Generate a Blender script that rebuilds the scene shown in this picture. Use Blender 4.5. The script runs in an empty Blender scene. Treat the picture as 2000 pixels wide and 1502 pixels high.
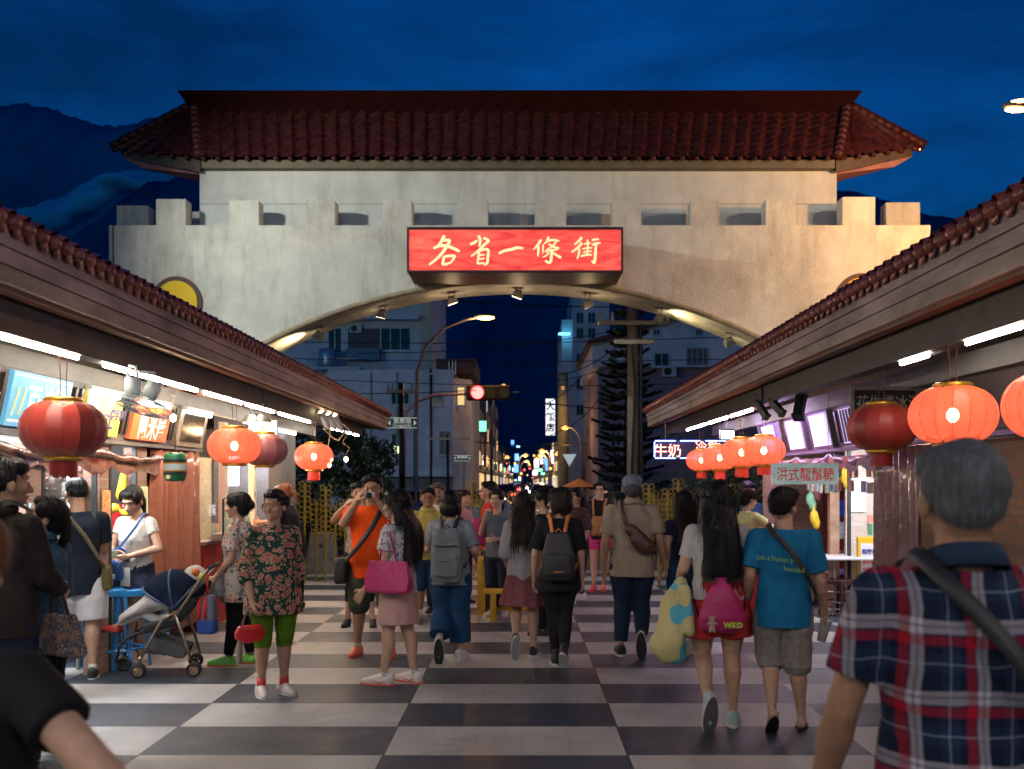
import bpy, bmesh, math, random
import numpy as np
from mathutils import Vector, Matrix
R = math.radians
rnd = random.Random(7)
S = bpy.context.scene
C = S.collection
# ---------------- camera, exposure, sky ----------------
F, CX, CY, H0 = 2080.0, 1020.0, 940.0, 1.68      # focal length and axis in photo pixels, eye height
cam = bpy.data.cameras.new('camera'); camo = bpy.data.objects.new('camera', cam); C.objects.link(camo)
camo.location = (0, 0, H0); camo.rotation_euler = (R(90), 0, 0)
cam.sensor_width = 36; cam.lens = 36*F/2000; cam.shift_x = -(CX-1000)/2000; cam.shift_y = (CY-751)/2000
cam.clip_start = .05; cam.clip_end = 6000
cam.dof.use_dof = True; cam.dof.focus_distance = 9.3; cam.dof.aperture_fstop = 3.2
S.camera = camo
S.view_settings.view_transform = 'Standard'; S.view_settings.look = 'None'
S.view_settings.exposure = 0.0; S.view_settings.gamma = 1
S.cycles.use_light_tree = True; S.cycles.sample_clamp_indirect = 3
S.cycles.max_bounces = 6; S.cycles.diffuse_bounces = 3; S.cycles.glossy_bounces = 3; S.cycles.transparent_max_bounces = 8
wd = bpy.data.worlds.new('World'); S.world = wd; wd.use_nodes = True
nt = wd.node_tree; nt.nodes.clear()
def wn(t): return nt.nodes.new(t)
out = wn('ShaderNodeOutputWorld'); bg = wn('ShaderNodeBackground'); sky = wn('ShaderNodeTexSky')
sky.sky_type = 'NISHITA'; sky.sun_disc = False; sky.sun_elevation = R(3.0); sky.sun_rotation = R(200)
sky.altitude = 50; sky.dust_density = .3; sky.ozone_density = 5
tint = wn('ShaderNodeMix'); tint.data_type = 'RGBA'; tint.blend_type = 'MULTIPLY'; tint.inputs[0].default_value = 1
tint.inputs[7].default_value = (.06, .72, 1.12, 1)
tc = wn('ShaderNodeTexCoord'); mp = wn('ShaderNodeMapping'); mp.inputs['Scale'].default_value = (1.3, 1.3, 4.2)
mp.inputs['Location'].default_value = (.3, .1, .25)
cn = wn('ShaderNodeTexNoise'); cn.inputs['Scale'].default_value = 2.6; cn.inputs['Detail'].default_value = 7; cn.inputs['Roughness'].default_value = .55
cn.inputs['Distortion'].default_value = .3
cr = wn('ShaderNodeMapRange'); cr.inputs[1].default_value = .36; cr.inputs[2].default_value = .72; cr.inputs[3].default_value = .62; cr.inputs[4].default_value = 1.5
cl = wn('ShaderNodeMix'); cl.data_type = 'RGBA'; cl.blend_type = 'MULTIPLY'; cl.inputs[0].default_value = 1
L = nt.links.new
L(sky.outputs[0], tint.inputs[6]); L(tc.outputs['Generated'], mp.inputs[0]); L(mp.outputs[0], cn.inputs['Vector']); L(cn.outputs[0], cr.inputs[0])
L(tint.outputs[2], cl.inputs[6]); L(cr.outputs[0], cl.inputs[7]); L(cl.outputs[2], bg.inputs[0]); L(bg.outputs[0], out.inputs[0])
bg.inputs[1].default_value = .1

# ---------------- helpers ----------------
def lin(c):
    if isinstance(c, str):
        c = [int(c[i:i+2], 16)/255 for i in (0, 2, 4)]
        c = [x/12.92 if x <= .04045 else ((x+.055)/1.055)**2.4 for x in c]
    return tuple(c[:3])+(1,)
MC = {}
def mat(name, col, rough=.6, metal=0, nz=None, bump=None, emit=0, ecol=None, spec=.5, sheen=0, trans=0, alpha=1, coat=0, col2=None, stretch=None):
    """nz=(scale, amount) mottles the colour; bump=(scale, distance); col2 is the second colour of the mottling."""
    if name in MC: return MC[name]
    m = bpy.data.materials.new(name); m.use_nodes = True; n = m.node_tree; b = n.nodes['Principled BSDF']
    c = lin(col); b.inputs['Base Color'].default_value = c
    b.inputs['Roughness'].default_value = rough; b.inputs['Metallic'].default_value = metal
    b.inputs['Specular IOR Level'].default_value = spec
    if sheen: b.inputs['Sheen Weight'].default_value = sheen
    if coat: b.inputs['Coat Weight'].default_value = coat
    if trans: b.inputs['Transmission Weight'].default_value = trans
    if alpha < 1: b.inputs['Alpha'].default_value = alpha
    if emit:
        b.inputs['Emission Color'].default_value = lin(ecol or col); b.inputs['Emission Strength'].default_value = emit
    def vec():
        t = n.nodes.new('ShaderNodeTexCoord')
        if not stretch: return t.outputs['Object']
        q = n.nodes.new('ShaderNodeMapping'); q.inputs['Scale'].default_value = stretch
        n.links.new(t.outputs['Object'], q.inputs[0]); return q.outputs[0]
    if nz:
        t = vec(); q = n.nodes.new('ShaderNodeTexNoise'); q.inputs['Scale'].default_value = nz[0]; q.inputs['Detail'].default_value = 6; q.inputs['Roughness'].default_value = .65
        mr = n.nodes.new('ShaderNodeMapRange'); mr.inputs[1].default_value = .3; mr.inputs[2].default_value = .7
        mx = n.nodes.new('ShaderNodeMix'); mx.data_type = 'RGBA'
        d = lin(col2) if col2 else tuple(x*(1-nz[1]) for x in c[:3])+(1,)
        e = c if col2 else tuple(min(1, x*(1+nz[1]*.5)) for x in c[:3])+(1,)
        mx.inputs[6].default_value = d; mx.inputs[7].default_value = e
        n.links.new(t, q.inputs['Vector']); n.links.new(q.outputs[0], mr.inputs[0]); n.links.new(mr.outputs[0], mx.inputs[0]); n.links.new(mx.outputs[2], b.inputs['Base Color'])
    if bump:
        t = vec(); q = n.nodes.new('ShaderNodeTexNoise'); q.inputs['Scale'].default_value = bump[0]; q.inputs['Detail'].default_value = 5
        u = n.nodes.new('ShaderNodeBump'); u.inputs['Distance'].default_value = bump[1]; u.inputs['Strength'].default_value = 1
        n.links.new(t, q.inputs['Vector']); n.links.new(q.outputs[0], u.inputs['Height']); n.links.new(u.outputs[0], b.inputs['Normal'])
    MC[name] = m; return m
def weather(m, scale, stretch, lo=.45, hi=.62, amt=.5, tint=(.5, .47, .42)):
    """stains with a shape of their own, multiplied over a material's colour"""
    n = m.node_tree; b = n.nodes['Principled BSDF']; src = b.inputs['Base Color'].links[0].from_socket
    t = n.nodes.new('ShaderNodeTexCoord'); q = n.nodes.new('ShaderNodeMapping'); q.inputs['Scale'].default_value = stretch; z = n.nodes.new('ShaderNodeTexNoise'); z.inputs['Scale'].default_value = scale; z.inputs['Detail'].default_value = 9; z.inputs['Roughness'].default_value = .7
    r = n.nodes.new('ShaderNodeMapRange'); r.inputs[1].default_value = lo; r.inputs[2].default_value = hi; r.inputs[3].default_value = 0; r.inputs[4].default_value = amt
    x = n.nodes.new('ShaderNodeMix'); x.data_type = 'RGBA'; x.blend_type = 'MULTIPLY'; x.inputs[7].default_value = tint+(1,)
    n.links.new(t.outputs['Object'], q.inputs[0]); n.links.new(q.outputs[0], z.inputs['Vector']); n.links.new(z.outputs[0], r.inputs[0]); n.links.new(r.outputs[0], x.inputs[0]); n.links.new(src, x.inputs[6]); n.links.new(x.outputs[2], b.inputs['Base Color'])
    return m
def W(px, py, D): return Vector(((px-CX)*D/F, D, H0+(CY-py)*D/F))
def X_(px, D): return (px-CX)*D/F
def Z_(py, D): return H0+(CY-py)*D/F
WM = {}
def mw(o): return WM.get(o.name, Matrix())
def tag(o, label=None, cat=None, group=None, kind=None):
    if label: o['label'] = label
    if cat: o['category'] = cat
    if group: o['group'] = group
    if kind: o['kind'] = kind
    return o
def thing(name, label, cat, loc=(0, 0, 0), rz=0, group=None, rx=0, ry=0):
    o = bpy.data.objects.new(name, None); C.objects.link(o); o.empty_display_size = .2
    o.location = loc; o.rotation_euler = (rx, ry, rz)
    WM[o.name] = Matrix.Translation(loc) @ (Matrix.Rotation(rz, 4, 'Z') @ Matrix.Rotation(ry, 4, 'Y') @ Matrix.Rotation(rx, 4, 'X'))
    return tag(o, label, cat, group)
def copy_thing(o, loc=None, rz=None, label=None, group=None, scale=None):
    def rec(a, p):
        c = a.copy(); C.objects.link(c)
        if p is not None: c.parent = p
        for ch in CH.get(a.name, []):
            rec(ch, c)
        return c
    c = rec(o, None)
    if loc is not None: c.location = loc
    if rz is not None: c.rotation_euler = (o.rotation_euler[0], o.rotation_euler[1], rz)
    if scale: c.scale = (scale,)*3 if not isinstance(scale, tuple) else scale
    if label: c['label'] = label
    if group: c['group'] = group
    return c
CH = {}
def link(name, me, parent=None, mats=(), smooth=False):
    o = bpy.data.objects.new(name, me); C.objects.link(o)
    for m in (mats if isinstance(mats, (list, tuple)) else [mats]): me.materials.append(m)
    if smooth: me.polygons.foreach_set('use_smooth', [True]*len(me.polygons))
    if parent is not None:
        o.parent = parent; CH.setdefault(parent.name, []).append(o); WM[o.name] = mw(parent)
    return o
def ring(c, rx, ry, n=12, z=None, rot=None):
    vs = []
    for i in range(n):
        a = 2*math.pi*i/n; v = Vector((math.cos(a)*rx, math.sin(a)*ry, 0))
        if rot is not None: v = rot @ v
        vs.append(Vector(c)+v)
    return vs
def frame(d, up=None):
    d = Vector(d).normalized(); u = Vector(up) if up is not None else (Vector((0, 1, 0)) if abs(d.z) > .8 else Vector((0, 0, 1)))
    x = u.cross(d)
    if x.length < 1e-5: x = Vector((1, 0, 0)).cross(d)
    x.normalize(); y = d.cross(x).normalized()
    return Matrix((x, y, d)).transposed()
class MB:
    def __init__(s): s.v = []; s.f = []; s.m = []
    def add(s, vs, fs, mi=0):
        o = len(s.v); s.v += [tuple(v) for v in vs]; s.f += [tuple(i+o for i in f) for f in fs]; s.m += [mi]*len(fs); return s
    def box(s, c, d, rz=0, rx=0, ry=0, mi=0):
        m = Matrix.Rotation(rz, 3, 'Z') @ Matrix.Rotation(ry, 3, 'Y') @ Matrix.Rotation(rx, 3, 'X')
        vs = [Vector(c)+m @ Vector((x*d[0]/2, y*d[1]/2, z*d[2]/2)) for z in (-1, 1) for y in (-1, 1) for x in (-1, 1)]
        return s.add(vs, [(0, 2, 3, 1), (4, 5, 7, 6), (0, 1, 5, 4), (2, 6, 7, 3), (0, 4, 6, 2), (1, 3, 7, 5)], mi)
    def b2(s, a, b, mi=0): return s.box([(x+y)/2 for x, y in zip(a, b)], [abs(y-x) for x, y in zip(a, b)], mi=mi)
    def quad(s, vs, mi=0): return s.add(vs, [tuple(range(len(vs)))], mi)
    def loft(s, rings, cap=True, mi=0):
        n = len(rings[0]); vs = [v for r in rings for v in r]; fs = []
        for k in range(len(rings)-1):
            for i in range(n):
                j = (i+1) % n; fs.append((k*n+i, k*n+j, (k+1)*n+j, (k+1)*n+i))
        if cap: fs.append(tuple(reversed(range(n)))); fs.append(tuple(range((len(rings)-1)*n, len(rings)*n)))
        return s.add(vs, fs, mi)
    def tube(s, pts, r, n=8, mi=0, cap=True, flat=1):
        pts = [Vector(p) for p in pts]; rs = []
        up = None
        for i, p in enumerate(pts):
            a = pts[max(0, i-1)]; b = pts[min(len(pts)-1, i+1)]; m = frame(b-a, up); up = m.col[1]
            q = r[i] if isinstance(r, (list, tuple)) else r
            rs.append([p+m @ Vector((math.cos(2*math.pi*k/n)*q, math.sin(2*math.pi*k/n)*q*flat, 0)) for k in range(n)])
        return s.loft(rs, cap, mi)
    def cap(s, a, b, ra, rb, n=12, mi=0):      # tapered capsule
        a = Vector(a); b = Vector(b); d = b-a; l = d.length
        if l < 1e-6: d = Vector((0, 0, 1)); l = 1e-6
        m = frame(d); d = d/l; rs = []
        for t in (-.98, -.75, -.35): rs.append((a+d*ra*t, ra*math.sqrt(1-t*t)))
        rs += [(a, ra), (b, rb)]
        for t in (.35, .75, .98): rs.append((b+d*rb*t, rb*math.sqrt(1-t*t)))
        return s.loft([[p+m @ Vector((math.cos(2*math.pi*k/n)*q, math.sin(2*math.pi*k/n)*q, 0)) for k in range(n)] for p, q in rs], True, mi)
    def ell(s, c, r, rot=None, n=14, mi=0):
        c = Vector(c); k = 8; rs = []
        for i in range(k+1):
            t = math.pi*(i+.0)/k; t = min(max(t, .08), math.pi-.08)
            z = -math.cos(t); q = math.sin(t); rr = []
            for j in range(n):
                a = 2*math.pi*j/n; v = Vector((math.cos(a)*q*r[0], math.sin(a)*q*r[1], z*r[2]))
                rr.append(c+(rot @ v if rot is not None else v))
            rs.append(rr)
        return s.loft(rs, True, mi)
    def lathe(s, prof, c=(0, 0, 0), n=24, mi=0, lobes=0, la=0, cap=False):
        c = Vector(c); rs = []
        for r, z in prof:
            rs.append([c+Vector((math.cos(2*math.pi*i/n)*r*(1-la*abs(math.sin(math.pi*i*lobes/n)) if lobes else 1), math.sin(2*math.pi*i/n)*r*(1-la*abs(math.sin(math.pi*i*lobes/n)) if lobes else 1), z)) for i in range(n)])
        return s.loft(rs, cap, mi)
    def prism(s, poly, a, b, ax='y', mi=0):    # 2-D outline extruded along an axis from a to b
        def P(u, v, w): return {'y': (u, w, v), 'x': (w, u, v), 'z': (u, v, w)}[ax]
        n = len(poly); vs = [P(u, v, a) for u, v in poly]+[P(u, v, b) for u, v in poly]
        fs = [tuple(range(n)), tuple(reversed(range(n, 2*n)))]+[(i, i+n, (i+1) % n+n, (i+1) % n) for i in range(n)]
        return s.add(vs, fs, mi)
    def xf(s, m, start=0):
        for i in range(start, len(s.v)): s.v[i] = tuple(m @ Vector(s.v[i]))
        return s
    def mesh(s, name):
        me = bpy.data.meshes.new(name); me.from_pydata(s.v, [], s.f); me.polygons.foreach_set('material_index', s.m)
        bm = bmesh.new(); bm.from_mesh(me); bmesh.ops.recalc_face_normals(bm, faces=bm.faces); bm.to_mesh(me); bm.free(); me.update(); return me
    def build(s, name, mats, parent=None, smooth=False, local=False, bevel=0):
        if parent is not None and not local:
            mi = mw(parent).inverted(); s.v = [tuple(mi @ Vector(v)) for v in s.v]
        o = link(name, s.mesh(name), parent, mats, smooth)
        if bevel:
            b = o.modifiers.new('bevel', 'BEVEL'); b.width = bevel; b.segments = 2; b.limit_method = 'ANGLE'
        return o
    def remesh(s, voxel, smooth=3, factor=.5):
        me = s.mesh('tmp'); ob = bpy.data.objects.new('tmp', me); C.objects.link(ob)
        m = ob.modifiers.new('r', 'REMESH'); m.mode = 'VOXEL'; m.voxel_size = voxel
        if smooth: q = ob.modifiers.new('s', 'SMOOTH'); q.iterations = smooth; q.factor = factor
        dg = bpy.context.evaluated_depsgraph_get(); me2 = bpy.data.meshes.new_from_object(ob.evaluated_get(dg))
        bpy.data.objects.remove(ob); bpy.data.meshes.remove(me); return me2
def struct(name, mb, m, smooth=False):
    o = mb.build(name, m, None, smooth); o['kind'] = 'structure'; return o
def text(name, s, size, m, at, right, up, parent=None, ext=.002, align='CENTER', bold=0, fit=None):
    """writing laid out in the plane spanned by right and up, centred on a point; fit = total width wanted"""
    cu = bpy.data.curves.new('t', 'FONT'); cu.body = s; cu.size = size; cu.align_x = align; cu.align_y = 'CENTER'; cu.extrude = ext; cu.resolution_u = 2; cu.offset = bold
    ob = bpy.data.objects.new('t', cu); C.objects.link(ob)
    dg = bpy.context.evaluated_depsgraph_get(); me = bpy.data.meshes.new_from_object(ob.evaluated_get(dg)); bpy.data.objects.remove(ob)
    r = Vector(right).normalized(); u = Vector(up).normalized(); nn = r.cross(u)
    co = np.empty(len(me.vertices)*3); me.vertices.foreach_get('co', co); co = co.reshape(-1, 3)
    if len(co) == 0: return None
    sx = 1
    if fit: wd_ = co[:, 0].max()-co[:, 0].min(); sx = fit/max(wd_, 1e-6)
    cy = (co[:, 1].max()+co[:, 1].min())/2
    q = np.outer(co[:, 0]*sx, np.array(r))+np.outer(co[:, 1]-cy, np.array(u))+np.outer(co[:, 2], np.array(nn))+np.array(at)
    if parent is not None:
        mi = np.array(mw(parent).inverted()); q = q @ mi[:3, :3].T+mi[:3, 3]
    me.vertices.foreach_set('co', q.ravel()); me.update(); me.materials.clear()
    return link(name, me, parent, m)
def lamp(name, kind, loc, power, col, size=.1, target=None, spot=None, parent=None, blend=.5):
    l = bpy.data.lights.new(name, kind); l.energy = power; l.color = lin(col)[:3]
    if kind == 'AREA': l.size = size
    else: l.shadow_soft_size = size
    if spot: l.spot_size = R(spot); l.spot_blend = blend
    o = bpy.data.objects.new(name, l); C.objects.link(o); o.location = loc
    if target is not None: o.rotation_euler = (Vector(target)-Vector(loc)).to_track_quat('-Z', 'Y').to_euler()
    if parent is not None:
        o.parent = parent; o.matrix_parent_inverse = mw(parent).inverted()
    return o

# added unseen fill lamps behind the photographer brighten the near side of the crowd
def fill_lamp(x, y, z, power, col, label):
    t = thing('fill_lamp', label, 'lamp post', (x, y, 0)); g = mat('post_grey', (.2, .2, .2), .5, metal=.4)
    MB().tube([(x, y, 0), (x, y, z)], [.08, .05], 10).build('post', g, t, True); MB().box((x, y, z+.06), (.7, .35, .12)).build('lamp_head', g, t)
    MB().box((x, y, z-.01), (.6, .28, .01)).build('lens', mat('fill_lens', (1, .95, .85), .4, emit=12), t)
    lamp('fill_light', 'AREA', (x, y, z-.05), power, col, .7, (x*.25, 11, .8), parent=t)
# ---------------- ground ----------------
def checker_mat():
    m = bpy.data.materials.new('plaza_paving'); m.use_nodes = True; n = m.node_tree; b = n.nodes['Principled BSDF']; N = n.nodes.new; K = n.links.new
    tc = N('ShaderNodeTexCoord'); sp = N('ShaderNodeSeparateXYZ'); K(tc.outputs['Object'], sp.inputs[0])
    def ma(op, a, b_=None, c=None):
        q = N('ShaderNodeMath'); q.operation = op
        for i, v in enumerate((a, b_, c)):
            if v is None: continue
            if isinstance(v, (int, float)): q.inputs[i].default_value = v
            else: K(v, q.inputs[i])
        return q.outputs[0]
    u = ma('DIVIDE', ma('SUBTRACT', sp.outputs[0], .647), 1.5); v = ma('DIVIDE', ma('SUBTRACT', sp.outputs[1], 6.53), .765)
    s = ma('ADD', ma('FLOOR', u), ma('FLOOR', v)); par = ma('FLOORED_MODULO', s, 2) if False else ma('PINGPONG', s, 1)
    # joints between the painted fields
    fu = ma('ABSOLUTE', ma('SUBTRACT', ma('FRACT', u), .5)); ju = ma('GREATER_THAN', fu, .4955)
    q1 = N('ShaderNodeTexNoise'); q1.inputs['Scale'].default_value = 1.3; q1.inputs['Detail'].default_value = 8; q1.inputs['Roughness'].default_value = .7; K(tc.outputs['Object'], q1.inputs['Vector'])
    q2 = N('ShaderNodeTexNoise'); q2.inputs['Scale'].default_value = 140; q2.inputs['Detail'].default_value = 3; K(tc.outputs['Object'], q2.inputs['Vector'])
    a = N('ShaderNodeMix'); a.data_type = 'RGBA'; a.inputs[7].default_value = (.45, .43, .41, 1); a.inputs[6].default_value = (.032, .045, .062, 1); K(par, a.inputs[0])
    r1 = N('ShaderNodeMapRange'); r1.inputs[1].default_value = .3; r1.inputs[2].default_value = .7; r1.inputs[3].default_value = .6; r1.inputs[4].default_value = 1.15; K(q1.outputs[0], r1.inputs[0])
    r2 = N('ShaderNodeMapRange'); r2.inputs[1].default_value = .3; r2.inputs[2].default_value = .7; r2.inputs[3].default_value = .7; r2.inputs[4].default_value = 1.25; K(q2.outputs[0], r2.inputs[0])
    mm = N('ShaderNodeMix'); mm.data_type = 'RGBA'; mm.blend_type = 'MULTIPLY'; mm.inputs[0].default_value = 1; K(a.outputs[2], mm.inputs[6]); K(ma('MULTIPLY', r1.outputs[0], r2.outputs[0]), mm.inputs[7])
    jj = N('ShaderNodeMix'); jj.data_type = 'RGBA'; jj.inputs[7].default_value = (.03, .03, .03, 1); K(ju, jj.inputs[0]); K(mm.outputs[2], jj.inputs[6]); K(jj.outputs[2], b.inputs['Base Color'])
    rr = N('ShaderNodeMapRange'); rr.inputs[1].default_value = .3; rr.inputs[2].default_value = .7; rr.inputs[3].default_value = .30; rr.inputs[4].default_value = .62; K(q1.outputs[0], rr.inputs[0]); K(rr.outputs[0], b.inputs['Roughness'])
    # small setts, chewing gum and dull patches
    def jn(o_, w): return ma('GREATER_THAN', ma('ABSOLUTE', ma('SUBTRACT', ma('FRACT', ma('DIVIDE', sp.outputs[o_], w)), .5)), .492)
    gr_ = N('ShaderNodeTexVoronoi'); gr_.inputs['Scale'].default_value = 2.6; K(tc.outputs['Object'], gr_.inputs['Vector'])
    q3 = N('ShaderNodeTexNoise'); q3.inputs['Scale'].default_value = .55; q3.inputs['Detail'].default_value = 10; q3.inputs['Roughness'].default_value = .75; q3.inputs['Distortion'].default_value = .6; K(tc.outputs['Object'], q3.inputs['Vector'])
    st = N('ShaderNodeMapRange'); st.inputs[1].default_value = .52; st.inputs[2].default_value = .66; st.inputs[4].default_value = .4; K(q3.outputs[0], st.inputs[0])
    f3 = ma('MINIMUM', ma('ADD', ma('ADD', ma('MULTIPLY', ma('MAXIMUM', jn(0, .30), jn(1, .255)), .28), ma('MULTIPLY', ma('LESS_THAN', gr_.outputs['Distance'], .045), .45)), st.outputs[0]), .8)
    dm = N('ShaderNodeMix'); dm.data_type = 'RGBA'; dm.inputs[7].default_value = (.035, .033, .03, 1); K(f3, dm.inputs[0]); K(jj.outputs[2], dm.inputs[6]); K(dm.outputs[2], b.inputs['Base Color'])
    bu = N('ShaderNodeBump'); bu.inputs['Distance'].default_value = .004; K(q2.outputs[0], bu.inputs['Height']); K(bu.outputs[0], b.inputs['Normal'])
    return m
struct('ground', MB().quad([(-900, -30, -.03), (900, -30, -.03), (900, 2500, -.03), (-900, 2500, -.03)]), mat('far_ground', (.05, .05, .05), .9, nz=(.5, .4)))
struct('plaza', MB().b2((-9, -4, -.02), (9, 19.6, 0)), checker_mat())
struct('kerb', MB().b2((-9, 19.62, -.02), (9, 19.9, .02)), mat('kerb_concrete', (.3, .29, .27), .8, nz=(6, .4)))
struct('road', MB().b2((-70, 19.92, -.02), (70, 56, -.012)).b2((-3.4, 56.002, -.02), (4.4, 700, -.012)), mat('asphalt', (.05, .05, .052), .5, nz=(2, .4), bump=(60, .004)))
wl = mat('road_paint', (.7, .7, .68), .6, nz=(20, .3))
mk = MB()
for k in range(8): mk.b2((-3.2+k*.95, 51.5, -.008), (-2.75+k*.95, 55, -.004))
for k in range(30): mk.b2((.35, 62+k*9, -.008), (.5, 66+k*9, -.004))
struct('road_markings', mk, wl)
struct('pavement', MB().b2((-70, 56.01, -.02), (-3.41, 300, .12)).b2((4.41, 56.01, -.02), (70, 300, .12)), mat('pavement_concrete', (.2, .19, .18), .8, nz=(3, .3)))
# ---------------- mountains and low cloud ----------------
def ridge(name, pts, D, m, depth=400, jag=6, seed=1, bottom=900):
    r = random.Random(seed); P = []
    for (x0, y0), (x1, y1) in zip(pts, pts[1:]):
        n = max(2, int(abs(x1-x0)/6))
        for i in range(n): P.append((x0+(x1-x0)*i/n, y0+(y1-y0)*i/n+r.uniform(-1, 1)*jag*.2+math.sin(x0*.1+i*.9)*jag*.25))
    P.append(pts[-1]); rows = []; K = 14
    for k in range(K+1):
        t = k/K; row = []
        for i, (x, y) in enumerate(P):
            top = W(x, y, D); z = top.z*(1-t)+(-20)*t
            d = -depth*t*(1+.07*math.sin(i*.23+seed)+.02*math.sin(i*.71+k))
            row.append((top.x*(1+d/D*.0), D+d, z*(1+.0*r.random())))
        rows.append(row)
    back = [(x, y+depth*1.2, -20) for x, y, z in rows[0]]
    rows = [back]+rows; n = len(P)
    mb = MB(); mb.add([v for q in rows for v in q], [(k*n+i, k*n+i+1, (k+1)*n+i+1, (k+1)*n+i) for k in range(len(rows)-1) for i in range(n-1)])
    o = mb.build(name, m, None, True); o['kind'] = 'structure'; return o
mm1 = mat('forest_haze_far', (.075, .24, .42), 1, nz=(.006, .3), spec=0)  # blue air haze is mixed into the forest colour of both ridges
mm2 = mat('forest_haze_near', (.035, .13, .26), 1, nz=(.01, .3), spec=0)
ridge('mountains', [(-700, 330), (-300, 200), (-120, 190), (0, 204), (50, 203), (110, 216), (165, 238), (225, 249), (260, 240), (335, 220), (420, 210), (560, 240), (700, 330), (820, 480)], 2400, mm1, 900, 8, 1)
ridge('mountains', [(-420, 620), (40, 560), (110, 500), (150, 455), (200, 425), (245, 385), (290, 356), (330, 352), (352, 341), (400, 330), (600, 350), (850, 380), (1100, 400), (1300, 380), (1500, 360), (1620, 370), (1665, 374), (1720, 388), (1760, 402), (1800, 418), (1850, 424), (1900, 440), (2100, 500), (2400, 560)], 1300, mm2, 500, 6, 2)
# a bank of low cloud lying between the two left ridges
def cloud_bank():
    mb = MB(); r = random.Random(5)
    for i in range(150):
        t = r.random(); x = -60+t*460; y = 445-(x+60)*.235+r.uniform(-12, 16)+20*math.sin(x*.02)
        D = 1750+r.uniform(-60, 60); s = r.uniform(10, 34)*(1-.55*t)
        c = W(x, y, D); mb.ell(c, (s*1.9, s, s*.55), n=10)
    return mb.remesh(7, 8, .8)
cb = link('low_cloud', cloud_bank(), None, mat('cloud', (.22, .62, .85), 1, nz=(.01, .3), spec=0), True); cb['kind'] = 'structure'

# ---------------- gateway ----------------
stucco = weather(weather(mat('stucco', (.66, .63, .56), .9, nz=(1.1, .22), bump=(30, .022), spec=.2), 2.2, (1, 1, .16), .5, .68, .55), .9, (1, 1, 1), .5, .75, .5)
stucco_dim = weather(mat('stucco_smooth', (.60, .59, .55), .9, nz=(1.2, .2), bump=(26, .014), spec=.2), 2.0, (1, 1, .14), .5, .7, .5)
gate = thing('archway_gate', 'wide cream stucco gateway with battlements, low arch and dark red tiled roof spanning the plaza', 'gateway', (0, 23.85, 0))
YF, YB = 23.0, 24.7
xl, xr = X_(213, YF), X_(1817, YF); ztop = Z_(440, YF)
cxa = X_(1010, YF); zc = Z_(548, YF)-11.7; Ra = 11.7; xs = 6.95
arc = []
for i in range(41):
    x = -xs+2*xs*i/40; arc.append((cxa+x, zc+math.sqrt(Ra*Ra-x*x)))
def grid_wall(mb, y0, y1):
    # front/back faces as vertical strips so that the arch stays clean
    xs_ = [xl]+[a[0] for a in arc]+[xr]
    pts = [(xl, 0), (arc[0][0], 0)]+arc+[(arc[-1][0], 0), (xr, 0), (xr, ztop), (xl, ztop)]
    for y in (y0, y1):
        mb.quad([(xl, y, 0), (arc[0][0], y, 0), (arc[0][0], y, ztop), (xl, y, ztop)])
        mb.quad([(arc[-1][0], y, 0), (xr, y, 0), (xr, y, ztop), (arc[-1][0], y, ztop)])
        for a, b in zip(arc, arc[1:]): mb.quad([(a[0], y, a[1]), (b[0], y, b[1]), (b[0], y, ztop), (a[0], y, ztop)])
    n = len(pts)
    for i in range(n):
        a, b = pts[i], pts[(i+1) % n]; mb.quad([(a[0], y0, a[1]), (a[0], y1, a[1]), (b[0], y1, b[1]), (b[0], y0, b[1])])
mb = MB(); grid_wall(mb, YF, YB); mb.build('arch_wall', stucco, gate)
rb = MB()                                          # rounded lip along the arch edge
for y in (YF+.06,): rb.tube([(x, y, z+.02) for x, z in arc], .075, 8)
rb.build('arch_lip', mat('lip', (.42, .34, .22), .8, nz=(4, .3), bump=(30, .01)), gate, True)
mz = Z_(390, YF)
for a, b, t in [(304, 363, 388), (447, 506, 391), (597, 655, 391), (747, 805, 391), (893, 953, 391), (1046, 1106, 391), (1195, 1252, 391), (1348, 1404, 391), (1495, 1554, 389), (1645, 1710, 384)]:
    MB().b2((X_(a, YF), YF+.003, ztop-.004), (X_(b, YF), YF+.42, Z_(t, YF))).build('merlon', stucco, gate, bevel=.02)
for a, b, t in [(228, 290, 403), (1730, 1797, 397), (375, 408, 415), (1625, 1660, 415)]:
    MB().b2((X_(a, YB-.4), YB-.42, ztop-.004), (X_(b, YB-.4), YB-.003, Z_(t, YB-.4)+.02)).build('merlon', stucco, gate, bevel=.02)
yu = 23.85
ux0, ux1 = X_(390, yu), X_(1634, yu); uz = Z_(333, yu)
MB().b2((ux0, yu, ztop-.01), (ux1, YB-.45+.3, uz)).build('upper_wall', stucco_dim, gate)
gr = MB(); gr.b2((ux0-.002, yu-.006, Z_(399, yu)), (ux1+.002, yu+.01, Z_(398.2, yu))); gr.build('wall_joint', mat('joint', (.1, .1, .1), .9), gate)
MB().b2((X_(220.5, YF), YF-.02, 3), (X_(222.5, YF), YF, ztop)).build('drain_wire', mat('wire', (.03, .03, .03), .6), gate)
# medallions
for cx_, cy_ in ((345, 590), (1682, 584)):
    c = W(cx_, cy_, YF-.03); md = MB(); r1, r2 = 50*YF/F, 41*YF/F
    def disc(mb, r, y0, y1, mi=0): mb.prism([(c.x+r*math.cos(t*math.pi/24), c.z+r*math.sin(t*math.pi/24)) for t in range(48)], y0, y1, 'y', mi)
    md = MB(); disc(md, r1, YF-.06, YF+.01); o = md.build('medallion_rim', mat('medal_red', (.06, .015, .012), .6), gate)
    md = MB(); disc(md, r2, YF-.08, YF-.055); md.build('medallion', mat('medal_yellow', (.75, .47, .01), .7, bump=(20, .02)), gate)
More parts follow.
